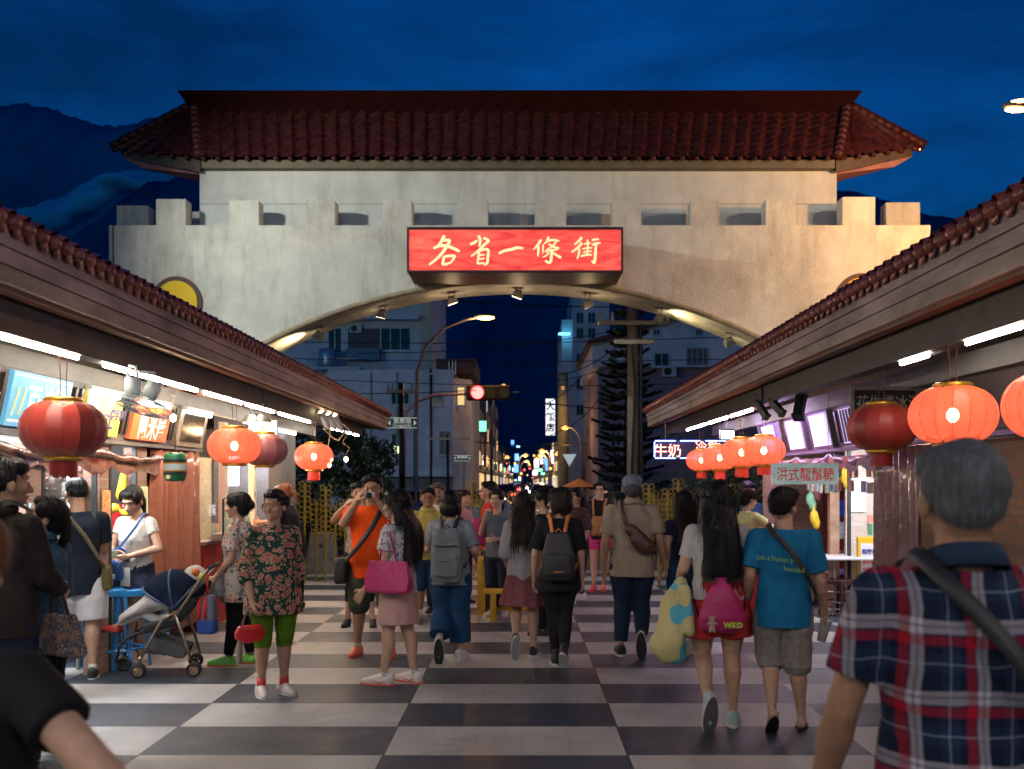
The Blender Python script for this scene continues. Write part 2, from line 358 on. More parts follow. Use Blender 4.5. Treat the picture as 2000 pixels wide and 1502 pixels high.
# roof of the gateway
yr = 24.28
FX0, FX1 = X_(388, 23.5), X_(1636, 23.5)
ez = Z_(308, 23.5); rz_ = Z_(214, yr)
tips = [W(218, 291, yr), W(1806, 288, yr)]
rx0, rx1 = X_(381, yr), X_(1652, yr)
tile_red = mat('roof_tile', (.070, .014, .013), .5, spec=.3, nz=(7, .75), coat=.06, bump=(40, .006))
fascia_m = mat('roof_fascia', (.13, .10, .055), .6, nz=(3, .3))
def tiled(mb, A, B, Cc, D_, nx, ny, amp=.05, tri=False):
    """pan-tiled surface: A-B eave, D_-Cc ridge. Half-round ridges run up the slope, courses step down it."""
    A, B, Cc, D_ = map(Vector, (A, B, Cc, D_)); nrm = (B-A).cross(D_-A)
    if nrm.length < 1e-6: nrm = (B-A).cross(Cc-A)
    nrm.normalize()
    if nrm.z < 0: nrm = -nrm
    sub = 6; cols = nx*sub+1; vs = []; 
    for k in range(ny):
        for e in (0, 1):
            t = (k+e)/ny
            for i in range(cols):
                u = i/(cols-1); p = (A.lerp(B, u)).lerp(D_.lerp(Cc, u), t)
                ph = (i % sub)/sub; h = amp*(math.sin(math.pi*ph) if ph < .62 else .0)+(.028 if e == 0 else 0)+.012*math.sin(i*1.7+k)*.2
                if ph >= .62: h += -amp*.35*math.sin(math.pi*(ph-.62)/.38)
                vs.append(p+nrm*h)
    fs = []
    for k in range(ny*2-1):
        for i in range(cols-1): a = k*cols+i; fs.append((a, a+1, a+cols+1, a+cols))
    mb.add(vs, fs)
    # round caps closing the eave
    for j in range(nx):
        u = (j+.31)/nx; p = A.lerp(B, u); q = D_.lerp(Cc, u); d = (q-p).normalized()
        mb.cap(p-d*.02+nrm*.0, p+d*.12+nrm*.0, amp*1.0, amp*.9, 8)
tm = MB()
tiled(tm, (FX0, 23.5, ez), (FX1, 23.5, ez), (rx1, yr, rz_), (rx0, yr, rz_), 44, 8, .06)
tiled(tm, (FX1, 25.1, ez), (FX0, 25.1, ez), (rx0, yr, rz_), (rx1, yr, rz_), 44, 8, .06)
tiled(tm, tips[0], (FX0-.05, 23.5, ez), (rx0, yr, rz_), (rx0-.1, yr, rz_), 6, 8, .06)
tiled(tm, (FX1+.05, 23.5, ez), tips[1], (rx1+.1, yr, rz_), (rx1, yr, rz_), 6, 8, .06)
tiled(tm, (FX0-.05, 25.1, ez), tips[0], (rx0-.1, yr, rz_), (rx0, yr, rz_), 6, 8, .06)
tiled(tm, tips[1], (FX1+.05, 25.1, ez), (rx1, yr, rz_), (rx1+.1, yr, rz_), 6, 8, .06)
roof = tm.build('roof', tile_red, gate)
for a, b in (((FX0, 23.48, ez+.03), (rx0, yr-.12, rz_+.05)), ((FX1, 23.48, ez+.03), (rx1, yr-.12, rz_+.05)), (tips[0]+Vector((0, 0, .05)), (rx0-.1, yr, rz_+.1)), (tips[1]+Vector((0, 0, .05)), (rx1+.1, yr, rz_+.1))):
    a, b = Vector(a), Vector(b); n = 9; hp = MB()
    for i in range(n): hp.tube([a.lerp(b, i/n-.005), a.lerp(b, (i+1)/n+.02)], [.115, .09], 10)
    hp.build('hip_tiles', tile_red, roof, True)
rt0, rt1 = X_(349, 24.1), X_(1682, 24.1); rzt = Z_(180, 24.1); rb0, rb1 = X_(379, yr), X_(1650, yr); rzb = rz_-.12
rbm = MB(); fr = [(rt0, 23.98, rzt), (rt1, 23.98, rzt), (rb1, 24.2, rzb), (rb0, 24.2, rzb)]; bk = [(rt0, 24.58, rzt), (rt1, 24.58, rzt), (rb1, 24.36, rzb), (rb0, 24.36, rzb)]
rbm.add(fr+bk, [(0, 1, 2, 3), (4, 7, 6, 5), (0, 4, 5, 1), (3, 2, 6, 7), (0, 3, 7, 4), (1, 5, 6, 2)]); rbm.build('ridge_box', mat('ridge_paint', (.022, .005, .005), .95, spec=.02, nz=(4, .35)), roof)
fz = Z_(337, yu)+.03
MB().add([(FX0+.03, 23.6, ez-.02), (FX1-.03, 23.6, ez-.02), (FX1-.03, 23.6, fz), (FX0+.03, 23.6, fz), (FX0+.03, 25, ez-.02), (FX1-.03, 25, ez-.02), (FX1-.03, 25, fz), (FX0+.03, 25, fz)], [(0, 1, 2, 3), (4, 7, 6, 5), (3, 2, 6, 7), (0, 3, 7, 4), (1, 5, 6, 2)]).build('eave_fascia', fascia_m, gate)
for sgn, tip, fx in ((-1, tips[0], FX0), (1, tips[1], FX1)):
    t = Vector(tip); a = Vector((fx, 23.62, ez-.0)); b = Vector((fx, 25, ez-.0)); dn = Vector((0, 0, -.26)); t2 = t+Vector((-sgn*.28, 0, -.02))
    ins = Vector((fx-sgn*.0, 23.9, fz-.06)); ins2 = Vector((fx, 24.8, fz-.06)); t3 = t2+Vector((-sgn*.4, 0, -.42))
    # side fascia boards and the sloping boxed soffit under the upturned end
    m_ = MB(); m_.add([t2, a, a+dn*1.05, t2+dn*.7], [(0, 1, 2, 3)]); m_.add([t2, b, b+dn*1.05, t2+dn*.7], [(0, 1, 2, 3)])
    m_.build('side_fascia', mat('side_fascia_m', (.10, .07, .05), .6, nz=(5, .4)), gate)
    m_ = MB(); m_.add([t2+dn*.7, a+dn*1.05, ins, ins2, b+dn*1.05, t3], [(0, 1, 2, 5), (5, 2, 3), (0, 5, 3, 4)])
    m_.build('soffit', mat('soffit_pink', (.42, .20, .20), .7, nz=(3, .3)), gate)
# ---------------- gateway sign and its floodlights ----------------
def glow_panel_mat(name, c1, c2, strength, scale=3, stretch=(1, 1, 6), c3=None):
    m = bpy.data.materials.new(name); m.use_nodes = True; n = m.node_tree; b = n.nodes['Principled BSDF']
    t = n.nodes.new('ShaderNodeTexCoord'); q = n.nodes.new('ShaderNodeMapping'); q.inputs['Scale'].default_value = stretch
    z = n.nodes.new('ShaderNodeTexNoise'); z.inputs['Scale'].default_value = scale; z.inputs['Detail'].default_value = 8; z.inputs['Distortion'].default_value = 1.6; z.inputs['Roughness'].default_value = .65
    r = n.nodes.new('ShaderNodeValToRGB'); r.color_ramp.elements[0].position = .32; r.color_ramp.elements[1].position = .68
    r.color_ramp.elements[0].color = lin(c1); r.color_ramp.elements[1].color = lin(c2)
    n.links.new(t.outputs['Object'], q.inputs[0]); n.links.new(q.outputs[0], z.inputs['Vector']); n.links.new(z.outputs[0], r.inputs[0])
    n.links.new(r.outputs[0], b.inputs['Base Color']); n.links.new(r.outputs[0], b.inputs['Emission Color']); b.inputs['Emission Strength'].default_value = strength
    b.inputs['Roughness'].default_value = .4
    return m
sg = thing('gateway_sign', 'glowing red lightbox sign with five brushed cream characters over the arch', 'sign', (X_(1006, 21.7), 22.3, Z_(530, 21.7)))
sx0, sx1, sz0, sz1 = X_(797, 21.7), X_(1215, 21.7), Z_(530, 21.7), Z_(447, 21.7)
box_m = mat('sign_box_paint', (.20, .12, .095), .5, nz=(5, .3))
MB().b2((sx0, 21.73, sz0), (sx1, 22.997, sz1)).build('case', box_m, sg)
MB().b2((sx0+.02, 21.70, sz0+.02), (sx1-.02, 21.727, sz1-.02)).build('face', glow_panel_mat('sign_glow', (.48, .008, .018), (.95, .12, .075), 1.05, .9), sg)
fm = MB()
for a, b in (((sx0-.02, 21.66, sz0-.03), (sx1+.02, 21.74, sz0+.015)), ((sx0-.02, 21.66, sz1-.015), (sx1+.02, 21.74, sz1+.03)), ((sx0-.02, 21.66, sz0+.016), (sx0+.015, 21.74, sz1-.016)), ((sx1-.015, 21.66, sz0+.016), (sx1+.02, 21.74, sz1-.016))): fm.b2(a, b)
fm.build('frame', mat('sign_frame', (.03, .01, .01), .5), sg)
zb = Z_(556, 23)
MB().add([(sx0, 21.7, sz0-.032), (sx1, 21.7, sz0-.032), (sx1, 22.99, sz0-.032), (sx0, 22.99, sz0-.032), (X_(852, 22.6), 22.6, zb), (X_(1162, 22.6), 22.6, zb), (X_(1162, 22.6), 22.99, zb), (X_(852, 22.6), 22.99, zb)],
    [(0, 1, 5, 4), (4, 5, 6, 7), (0, 4, 7, 3), (1, 2, 6, 5), (0, 3, 2, 1), (2, 3, 7, 6)]).build('bracket', box_m, sg)
def strokes(name, chars, mp_, parent, m, y, fw=1):
    for ch in chars:
        mb = MB(); k = 0
        for st in ch:
            w0, w1 = st[0]; P = st[1]; n = len(P); fine = []
            for i in range(n-1):                      # Catmull-Rom through the brush points
                p0 = P[max(0, i-1)]; p1 = P[i]; p2 = P[i+1]; p3 = P[min(n-1, i+2)]
                for s in range(5):
                    t = s/5; fine.append(tuple(.5*((2*p1[j])+(-p0[j]+p2[j])*t+(2*p0[j]-5*p1[j]+4*p2[j]-p3[j])*t*t+(-p0[j]+3*p1[j]-3*p2[j]+p3[j])*t**3) for j in (0, 1)))
            fine.append(P[-1]); N = len(fine); l = []; r = []
            for i, (a, b) in enumerate(fine):
                q0 = fine[max(0, i-1)]; q1 = fine[min(N-1, i+1)]; d = Vector((q1[0]-q0[0], q1[1]-q0[1])); d.normalize()
                w = (w0+(w1-w0)*i/(N-1))*(.75+.25*math.sin(3.1*i/(N-1)+.4))*.5*fw
                if i in (0, N-1): w *= .55
                l.append((a-d.y*w, b+d.x*w)); r.append((a+d.y*w, b-d.x*w))
            poly = l+r[::-1]; yy = y-k*.0015; k += 1
            vs = [mp_(px_, py_, yy) for px_, py_ in poly]; M_ = len(l)
            mb.add(vs, [(i, i+1, 2*M_-2-i, 2*M_-1-i) for i in range(M_-1)])
        mb.build(name, m, parent)
def sgn_map(x, y, yy):
    p = W(760+x/4, 430+y/4, 21.7); return (p.x, yy, p.z)
GLY = [
 [((30, 22), [(432, 118), (412, 160), (378, 208)]), ((24, 26), [(425, 160), (472, 160), (440, 222), (385, 290), (312, 350)]), ((20, 34), [(345, 222), (400, 200), (470, 208), (552, 245)]), ((24, 20), [(428, 285), (424, 318), (412, 342)]), ((22, 24), [(425, 288), (470, 280), (512, 284), (480, 335)]), ((20, 22), [(410, 342), (440, 346), (486, 330)])],
 [((26, 22), [(698, 120), (712, 160), (704, 208)]), ((20, 26), [(690, 158), (664, 176), (632, 190)]), ((24, 20), [(735, 140), (776, 160), (740, 196), (700, 236), (640, 285)]), ((20, 18), [(704, 240), (698, 290), (688, 345)]), ((20, 26), [(704, 242), (745, 228), (775, 236), (772, 290), (764, 338), (736, 346)]), ((14, 14), [(706, 276), (748, 270)]), ((14, 14), [(702, 306), (748, 300)]), ((18, 14), [(692, 342), (742, 334)])],
 [((22, 30), [(856, 262), (900, 240), (960, 228), (1000, 216), (1048, 220)])],
 [((26, 16), [(1188, 152), (1160, 196), (1126, 232)]), ((20, 18), [(1166, 196), (1166, 240), (1162, 284)]), ((14, 14), [(1204, 186), (1202, 230), (1200, 262)]), ((22, 16), [(1244, 128), (1236, 160), (1212, 186)]), ((18, 20), [(1232, 166), (1280, 156), (1330, 164)]), ((18, 14), [(1306, 166), (1280, 200), (1228, 234)]), ((14, 24), [(1244, 184), (1280, 208), (1330, 222)]), ((16, 18), [(1216, 248), (1260, 236), (1316, 232)]), ((22, 26), [(1268, 226), (1268, 280), (1256, 334), (1218, 316)]), ((16, 12), [(1250, 252), (1230, 276), (1200, 292)]), ((14, 28), [(1276, 250), (1306, 274), (1346, 296)])],
 [((26, 16), [(1506, 134), (1480, 166), (1446, 192)]), ((24, 18), [(1508, 176), (1470, 220), (1424, 250)]), ((20, 16), [(1486, 222), (1482, 266), (1468, 306)]), ((14, 16), [(1520, 188), (1550, 182), (1578, 182)]), ((16, 16), [(1550, 150), (1552, 200), (1548, 270)]), ((14, 16), [(1508, 226), (1550, 218), (1590, 218)]), ((14, 14), [(1516, 250), (1550, 246), (1584, 242)]), ((18, 20), [(1496, 284), (1540, 272), (1584, 272)]), ((18, 20), [(1582, 160), (1610, 152), (1640, 150)]), ((18, 22), [(1584, 196), (1614, 184), (1652, 178)]), ((22, 26), [(1616, 186), (1612, 250), (1604, 332), (1582, 316)])]]
strokes('painted_character', GLY, sgn_map, sg, mat('sign_cream', (.95, .72, .36), .5, emit=.95), 21.697, .92)

cast = mat('cast_alloy', (.35, .33, .28), .4, metal=.6, nz=(20, .2))
lit_lens = mat('warm_lens', (1, .85, .6), .3, emit=28, ecol=(1, .78, .45))
def spot_fixture(px_, py_, name, label, yaw, on=True, D=23.85, tilt=35):
    c = W(px_, py_, D); t = thing(name, label, 'spotlight', c, 0, 'spotlights under the arch')
    x = c.x-cxa; top = zc+math.sqrt(Ra*Ra-x*x)
    m = MB(); m.tube([c+Vector((-.06, 0, .02)), c+Vector((-.06, 0, top-c.z))], .01, 6).tube([c+Vector((.06, 0, .02)), c+Vector((.06, 0, top-c.z))], .01, 6); m.box((c.x, c.y, top-.01), (.2, .12, .03)); m.build('yoke', cast, t)
    rot = Matrix.Rotation(R(yaw), 4, 'Y') @ Matrix.Rotation(R(tilt), 4, 'X')
    h = MB(); h.loft([[Vector(v) for v in ((-.07, -.07, .07), (.07, -.07, .07), (.07, .07, .07), (-.07, .07, .07))], [Vector(v) for v in ((-.13, -.11, -.06), (.13, -.11, -.06), (.13, .11, -.06), (-.13, .11, -.06))]])
    h.xf(Matrix.Translation(c) @ rot); h.build('housing', cast, t, bevel=.01)
    g = MB(); g.box((0, 0, -.064), (.22, .18, .006)); g.xf(Matrix.Translation(c) @ rot); g.build('lens', lit_lens if on else mat('dull_lens', (.5, .5, .45), .2), t)
spot_fixture(623, 655, 'arch_spotlight', 'bright spotlight hanging lowest at the left foot of the arch', 30)
spot_fixture(746, 612, 'arch_spotlight', 'second spotlight from the left under the arch, against the blue building', 15)
spot_fixture(882, 586, 'arch_spotlight', 'spotlight under the arch left of the sign centre', -20, tilt=30)
spot_fixture(1012, 574, 'arch_spotlight', 'spotlight on the crown of the arch right below the red sign', 20, tilt=30)
spot_fixture(1148, 592, 'arch_spotlight', 'unlit spotlight under the arch just right of the sign', -25, on=False)
spot_fixture(1287, 622, 'arch_spotlight', 'spotlight turned up onto the soffit right of the utility pole', -60)
spot_fixture(1424, 667, 'arch_spotlight', 'spotlight hanging lowest at the right foot of the arch', -25)
lamp('soffit_light', 'SPOT', W(596, 678, 23.85), 60, (1, .78, .42), .06, W(505, 625, 23.85), 120)
lamp('soffit_light', 'SPOT', W(1296, 636, 23.85), 60, (1, .80, .42), .06, W(1400, 615, 23.85), 120)
for px_ in (746, 882, 1012, 1148): lamp('soffit_light', 'POINT', W(px_, 612, 23.85), 10, (1, .7, .4), .12)
# flood lamps on poles outside the frame light the wall of the gateway
pole_m = mat('galvanised', (.30, .30, .31), .45, metal=.5, nz=(8, .3))
def flood_pole(x, y, z, tgt, power, col, label, size=.15, group=None, spot=130):
    t = thing('flood_pole', label, 'lamp post', (x, y, 0)); MB().tube([(x, y, 0), (x, y, z)], [.09, .05], 12).build('post', pole_m, t, True)
    MB().box((x, y-.02, z+.05), (.4, .3, .16)).build('lamp_head', cast, t, bevel=.02)
    MB().box((x, y-.02, z-.04), (.3, .22, .01)).build('lens', mat('lens%d' % int(x), col, .4, emit=20), t)
    lamp('flood', 'SPOT', (x, y, z-.1), power, col, size, tgt, spot, blend=.8)
flood_pole(-8.6, 16.6, 8.7, (-.6, 23.2, 6.0), 4500, (.95, 1.0, .90), 'tall post with a white floodlight left of the gateway', spot=104)
flood_pole(9.6, 17.6, 9.0, (1.0, 23.2, 6.4), 1500, (1.0, .90, .68), 'tall post with a warm white floodlight right of the gateway')
fill_lamp(-4.6, -8, 8, 480, (1, .88, .78), 'added fill lamp on a post behind the photographer on the left')
fill_lamp(4.6, -8, 8, 420, (.95, .9, .92), 'added fill lamp on a post behind the photographer on the right')
# ---------------- market halls ----------------
wood = weather(mat('fascia_wood', (.36, .27, .26), .75, nz=(3.0, .6), bump=(18, .012), stretch=(1, .22, 1.6)), 2.2, (1, .5, 1), .45, .65, .6)
wood2 = weather(mat('fascia_wood_low', (.38, .30, .25), .75, nz=(3.0, .5), bump=(18, .012), stretch=(1, .22, 1.6)), 2.6, (1, .5, 1), .42, .62, .7)
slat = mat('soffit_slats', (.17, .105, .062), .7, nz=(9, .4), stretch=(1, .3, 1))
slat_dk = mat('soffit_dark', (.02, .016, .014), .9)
beam_dk = mat('beam_dark', (.05, .042, .038), .6, nz=(4, .4))
grey_beam = mat('beam_grey', (.22, .215, .205), .7, nz=(3, .35), bump=(12, .01), stretch=(1, .4, 1))
tile_o = mat('hall_tile', (.24, .06, .04), .36, nz=(6, .8), coat=.25, bump=(40, .005))
tube_on = mat('tube_light', (1, 1, 1), .4, emit=100, ecol=(1, .88, .72))
tube_warm = mat('tube_light_cool', (1, 1, 1), .4, emit=24, ecol=(.90, .95, 1))
plaster = mat('plaster_grey', (.34, .33, .31), .8, nz=(3, .35), bump=(20, .01))
def brick_mat(name, c1, c2, mort, sc=1):
    m = bpy.data.materials.new(name); m.use_nodes = True; n = m.node_tree; b = n.nodes['Principled BSDF']
    t = n.nodes.new('ShaderNodeTexCoord'); s = n.nodes.new('ShaderNodeSeparateXYZ'); a = n.nodes.new('ShaderNodeMath'); c = n.nodes.new('ShaderNodeCombineXYZ')
    n.links.new(t.outputs['Object'], s.inputs[0]); n.links.new(s.outputs[0], a.inputs[0]); n.links.new(s.outputs[1], a.inputs[1]); n.links.new(a.outputs[0], c.inputs[0]); n.links.new(s.outputs[2], c.inputs[1])
    k = n.nodes.new('ShaderNodeTexBrick'); k.inputs['Scale'].default_value = 1*sc; k.inputs['Brick Width'].default_value = .215; k.inputs['Row Height'].default_value = .068; k.inputs['Mortar Size'].default_value = .006; k.inputs['Mortar Smooth'].default_value = .2
    k.inputs['Color1'].default_value = lin(c1); k.inputs['Color2'].default_value = lin(c2); k.inputs['Mortar'].default_value = lin(mort)
    n.links.new(c.outputs[0], k.inputs['Vector']); n.links.new(k.outputs[0], b.inputs['Base Color']); b.inputs['Roughness'].default_value = .75
    u = n.nodes.new('ShaderNodeBump'); u.inputs['Distance'].default_value = .01; u.invert = True; n.links.new(k.outputs[1], u.inputs['Height']); n.links.new(u.outputs[0], b.inputs['Normal']); return m
brick = brick_mat('brick_pinkish', (.40, .25, .20), (.30, .17, .13), (.36, .31, .27))
brick_dk = brick_mat('brick_brown', (.22, .11, .06), (.15, .075, .045), (.12, .10, .08))
def hall(s, XE, y0, y1, ye, label):
    t = thing('market_hall', label, 'market hall', (s*5, 12, 0))
    rm = MB(); P = lambda x, y, z: (s*x, y, z)
    e0, e1 = (y0, y1) if s > 0 else (y0, y1)
    n = int((y1-y0)/.16)
    if s < 0: tiled(rm, P(XE-.02, y0, 3.04), P(XE-.02, y1, 3.04), P(XE+4.2, y1-.0, 4.55), P(XE+4.2, y0, 4.55), n, 10, .042)
    else: tiled(rm, P(XE-.02, y1, 3.04), P(XE-.02, y0, 3.04), P(XE+4.2, y0, 4.55), P(XE+4.2, y1, 4.55), n, 10, .042)
    # round pan fronts hanging just below the cover tiles
    for j in range(n):
        y = y0+(j+.78)*(y1-y0)/n; rm.ell(P(XE-.02, y, 3.0), (.018, .05, .04), n=8)
    roof = rm.build('roof', tile_o, t, True)
    for z0, z1, dx, m_ in ((2.915, 3.015, 0, wood), (2.825, 2.912, .015, wood), (2.73, 2.822, .03, wood2)):
        b = MB(); y = y0; r = random.Random(int(z0*100))
        while y < y1:
            L_ = r.uniform(1.1, 2.2); q = min(y1-(0 if dx == 0 else dx), y+L_)
            b.b2(P(XE+dx, y+.003, z0), P(XE+dx+.04, q, z1)); y = q
            if q >= y1-.05: break
        b.b2(P(XE+dx+.041, y1-.045-dx, z0), P(XE+4, y1-dx, z1))
        b.build('fascia_board', m_, t)
    MB().b2(P(XE+.075, y0, 2.705), P(XE+.16, y1-.12, 2.745)).build('soffit_batten', mat('batten_red', (.16, .075, .045), .6, nz=(4, .3)), t)
    sl = MB()
    y = y0
    while y < y1-.15:
        sl.b2(P(XE+.161, y, 2.745), P(5.6, y+.045, 2.765)); y += .075
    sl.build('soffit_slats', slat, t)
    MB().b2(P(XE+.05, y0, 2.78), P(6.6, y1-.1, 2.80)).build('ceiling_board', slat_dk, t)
    XB = XE+.24
    MB().b2(P(XB, y0, 2.525), P(XB+.13, ye, 2.744)).build('tube_beam', beam_dk, t)
    MB().b2(P(XB+.62, y0, 2.46), P(XB+.72, ye-1.2, 2.62)).build('inner_beam', grey_beam, t)
    MB().b2(P(6.6, y0, 0), P(6.8, y1-.4, 2.8)).build('back_wall', plaster, t)
    MB().add([P(XE+.1, y1-.12, 2.81), P(XE+4.1, y1-.12, 2.81), P(XE+4.1, y1-.12, 4.5)], [(0, 1, 2)]).build('gable', plaster, t)
    return t, XB
hl, XBL = hall(-1, 2.70, -3.0, 21.6, 19.6, 'long market hall on the left with tiled eave and dark timber fascia')
hr, XBR = hall(1, 2.385, -3.0, 20.5, 19.4, 'long market hall on the right with tiled eave and dark timber fascia')
def tube_light(x, y0, y1, z, m, label, group, inner=False):
    t = thing('tube_light', label, 'tube light', (x, (y0+y1)/2, z+.05), 0, group)
    MB().b2((x-.02, y0, z+.018), (x+.02, y1, z+.05)).build('batten', mat('white_metal', (.7, .7, .7), .4), t)
    MB().tube([(x, y0+.03, z), (x, y1-.03, z)], .014, 8).build('tube', m, t, True)
def px2d(px_, X): return abs(X)*F/abs(px_-CX)
xL = -(XBL+.035)
tl = [(-2.4, -.6, 'behind the photographer on the left beam'), (.0, 1.9, 'beside the photographer on the left beam'), (2.6, 4.4, 'just outside the frame on the left beam'), (5.0, 5.95, 'nearest on the left beam, cut off by the frame'), (6.05, 7.15, 'over the left hall, above the big dark red lantern'), (7.55, 8.75, 'just before the ceiling fan'), (8.8, 9.75, 'just past the ceiling fan'), (9.95, 11.3, 'above the orange snack sign'), (11.45, 12.75, 'above the hanging bulb in the left hall'), (13.0, 14.9, 'above the glowing left lantern'), (16.6, 17.6, 'before the last left lantern'), (18.0, 18.5, 'near the far end of the left eave, first of two short ones'), (18.8, 19.3, 'at the far end of the left eave')]
for a, b, d in tl: tube_light(xL, a, b, 2.505, tube_on, 'thin tube light '+d, 'tube lights along the eave beams')
xR = XBR+.035
trr = [(-2.2, -.4, 'behind the photographer on the right beam'), (.4, 1.8, 'beside the photographer on the right beam'), (2.8, 4.2, 'just outside the frame on the right beam'), (4.6, 5.6, 'nearest on the right beam'), (5.65, 6.4, 'over the glowing lantern at right'), (6.95, 7.5, 'above the dull red lantern at right'), (12.3, 13.6, 'under the black projectors at right'), (13.8, 15.2, 'above the cluster of glowing lanterns at right'), (15.4, 17.2, 'over the neon milk sign')]
for a, b, d in trr: tube_light(xR, a, b, 2.505, mat('tube_light_right', (1, 1, 1), .4, emit=58, ecol=(1, .88, .78)), 'thin tube light '+d, 'tube lights along the eave beams')
for a, b, d in ((8.55, 9.3, 'over the blue and the yellow sign'), (9.7, 10.5, 'over the orange snack sign'), (11.0, 11.9, 'over the sooty window'), (15.2, 16.3, 'in front of the grey pillar')):
    tube_light(-3.47, a, b, 2.40, tube_warm, 'short bright tube light '+d, 'short tube lights inside the left hall')

# ---- left shop fronts ----
sh = thing('shop_row', 'row of small shop fronts with brick piers and tilted sign bay on the left', 'shop', (-3.8, 12, 0))
tilt_ = .085
def lpt(D, z, off=0):      # point on the tilted sign band of the left hall
    return Vector((-3.50-tilt_*(2.47-z)/.40+off, D, z))
gray_panel = mat('sign_back', (.14, .135, .13), .6, nz=(6, .3)); dark_v = mat('vent_dark', (.025, .02, .02), .5)
bd = MB()
for a, b in ((4.5, 12.0),): bd.quad([lpt(a, 2.47, -.03), lpt(b, 2.47, -.03), lpt(b, 2.05, -.03), lpt(a, 2.05, -.03)]).b2((-3.72, a, 2.01), (-3.60, b, 2.045))
bd.build('sign_band', gray_panel, sh)
for D in (7.22, 8.37, 8.48, 9.45, 9.55, 10.72, 10.82):
    for z0, z1 in ((2.10, 2.42),): vb = MB(); vb.add([lpt(D, z1, .012), lpt(D+.05, z1, .012), lpt(D+.05, z0, .012), lpt(D, z0, .012), lpt(D, z1, -.02), lpt(D+.05, z1, -.02), lpt(D+.05, z0, -.02), lpt(D, z0, -.02)], [(0, 1, 2, 3), (4, 7, 6, 5), (0, 4, 5, 1), (3, 2, 6, 7), (0, 3, 7, 4), (1, 5, 6, 2)]); vb.build('vent_slot', dark_v, sh)
def slab(pts, off, th):     # panel given by four corners, thickened backwards
    n = (pts[1]-pts[0]).cross(pts[3]-pts[0]).normalized(); a = [p+n*off for p in pts]; b = [p+n*(off-th) for p in pts]
    m = MB(); m.add(a+b, [(0, 1, 2, 3), (4, 7, 6, 5), (0, 4, 5, 1), (3, 2, 6, 7), (0, 3, 7, 4), (1, 5, 6, 2)]); return m
def left_sign(d0, d1, label, face, lines, extra=None):
    t = thing('shop_sign', label, 'sign', (-3.6, (d0+d1)/2, 2.07), 0, None)
    P = [lpt(d0, 2.07), lpt(d1, 2.07), lpt(d1, 2.45), lpt(d0, 2.45)]; n = (P[1]-P[0]).cross(P[3]-P[0]).normalized()
    slab(P, .02, .04).build('panel', face, t)
    up = (P[3]-P[0]).normalized(); rt = (P[1]-P[0]).normalized(); c0 = sum(P, Vector())/4
    for s_, dx, dz, sz, m_, fit in lines: text('lettering', s_, sz, m_, c0+rt*dx+up*dz+n*.024, rt, up, t, .0015, bold=.004, fit=fit)
    if extra: extra(t, c0, rt, up, n)
    return t
white_t = mat('letter_white', (.9, .9, .88), .4, emit=.35); navy_t = mat('letter_navy', (.03, .04, .25), .5); yel_t = mat('letter_yellow', (.95, .72, .1), .4, emit=.4)
red_t = mat('letter_red', (.75, .05, .04), .5, emit=.2)
left_sign(6.35, 7.12, 'red shop sign with white writing at the left edge', mat('sign_red', (.80, .09, .03), .4, emit=.45, nz=(5, .2)), [('冰', -.2, 0, .26, white_t, .24), ('品', .1, .05, .2, white_t, .2), ('傳統小吃', .3, -.0, .07, white_t, None)])
def ex1(t, c, r, u, n):
    m = MB()
    for z in (-.165, -.15, .165): m.box((0, 0, 0), (.94, .008, .002)); 
    for dz, th in ((-.155, .018), (.17, .01)):
        q = [c+r*x+u*(dz+w)+n*.022 for x, w in ((-.45, -th/2), (.45, -th/2), (.45, th/2), (-.45, th/2))]; m2 = MB().quad(q); m2.build('stripe', white_t, t)
    for i, (a, b) in enumerate(((-.40, -.02), (-.30, -.01))):
        q = [c+r*(a+x)+u*(b+w)+n*.023 for x, w in ((-.02, -.1), (0, -.1), (.05, .1), (.03, .1))]; MB().quad(q).build('chopstick', yel_t, t)
left_sign(7.32, 8.27, 'blue shop sign with white writing behind the big dark red lantern', mat('sign_blue', (.10, .42, .70), .4, emit=.5, nz=(3, .25), col2=(.25, .6, .8)), [('百', -.12, 0, .24, white_t, .2), ('冷飲', .2, .03, .2, white_t, .36)], ex1)
def ex2(t, c, r, u, n):
    for i, (dx, dz, rx_, rz2, cc) in enumerate(((-.26, .06, .09, .1, (.8, .25, .5)), (-.2, -.08, .08, .08, (.85, .3, .1)), (-.05, .08, .05, .09, (.9, .3, .05)), (.08, .11, .05, .05, (.2, .5, .75)))):
        m = MB(); m.add([c+r*(dx+rx_*math.cos(a*math.pi/10)*(1+.2*math.sin(a*2.1)))+u*(dz+rz2*math.sin(a*math.pi/10)*(1+.15*math.cos(a*1.7)))+n*(.0215+i*.0004) for a in range(20)], [tuple(range(20))]); m.build('picture_patch', mat('patch%d' % i, cc, .4, emit=.4), t)
left_sign(8.6, 9.36, 'yellow snack sign with purple writing below the ceiling fan', mat('sign_yellow', (.70, .58, .13), .4, emit=.22), [('手', .03, -.07, .15, navy_t, None), ('工', .15, -.07, .15, navy_t, None), ('伴手禮', .28, 0, .10, navy_t, None)], ex2)
left_sign(9.66, 10.64, 'orange red snack sign with white writing right of the ceiling fan', mat('sign_orange', (.85, .16, .05), .4, emit=.5), [('阿米屋', .03, -.06, .27, white_t, .7), ('花蓮名產', .05, .12, .09, yel_t, .4)])
ws = thing('sooty_window', 'dark framed window with scorched edges reflecting a warm bulb', 'window', (-3.6, 11.4, 2.07))
slab([lpt(10.95, 2.05), lpt(11.9, 2.05), lpt(11.9, 2.46), lpt(10.95, 2.46)], .01, .04).build('frame', mat('window_frame_tan', (.30, .24, .17), .6, nz=(6, .3)), ws)
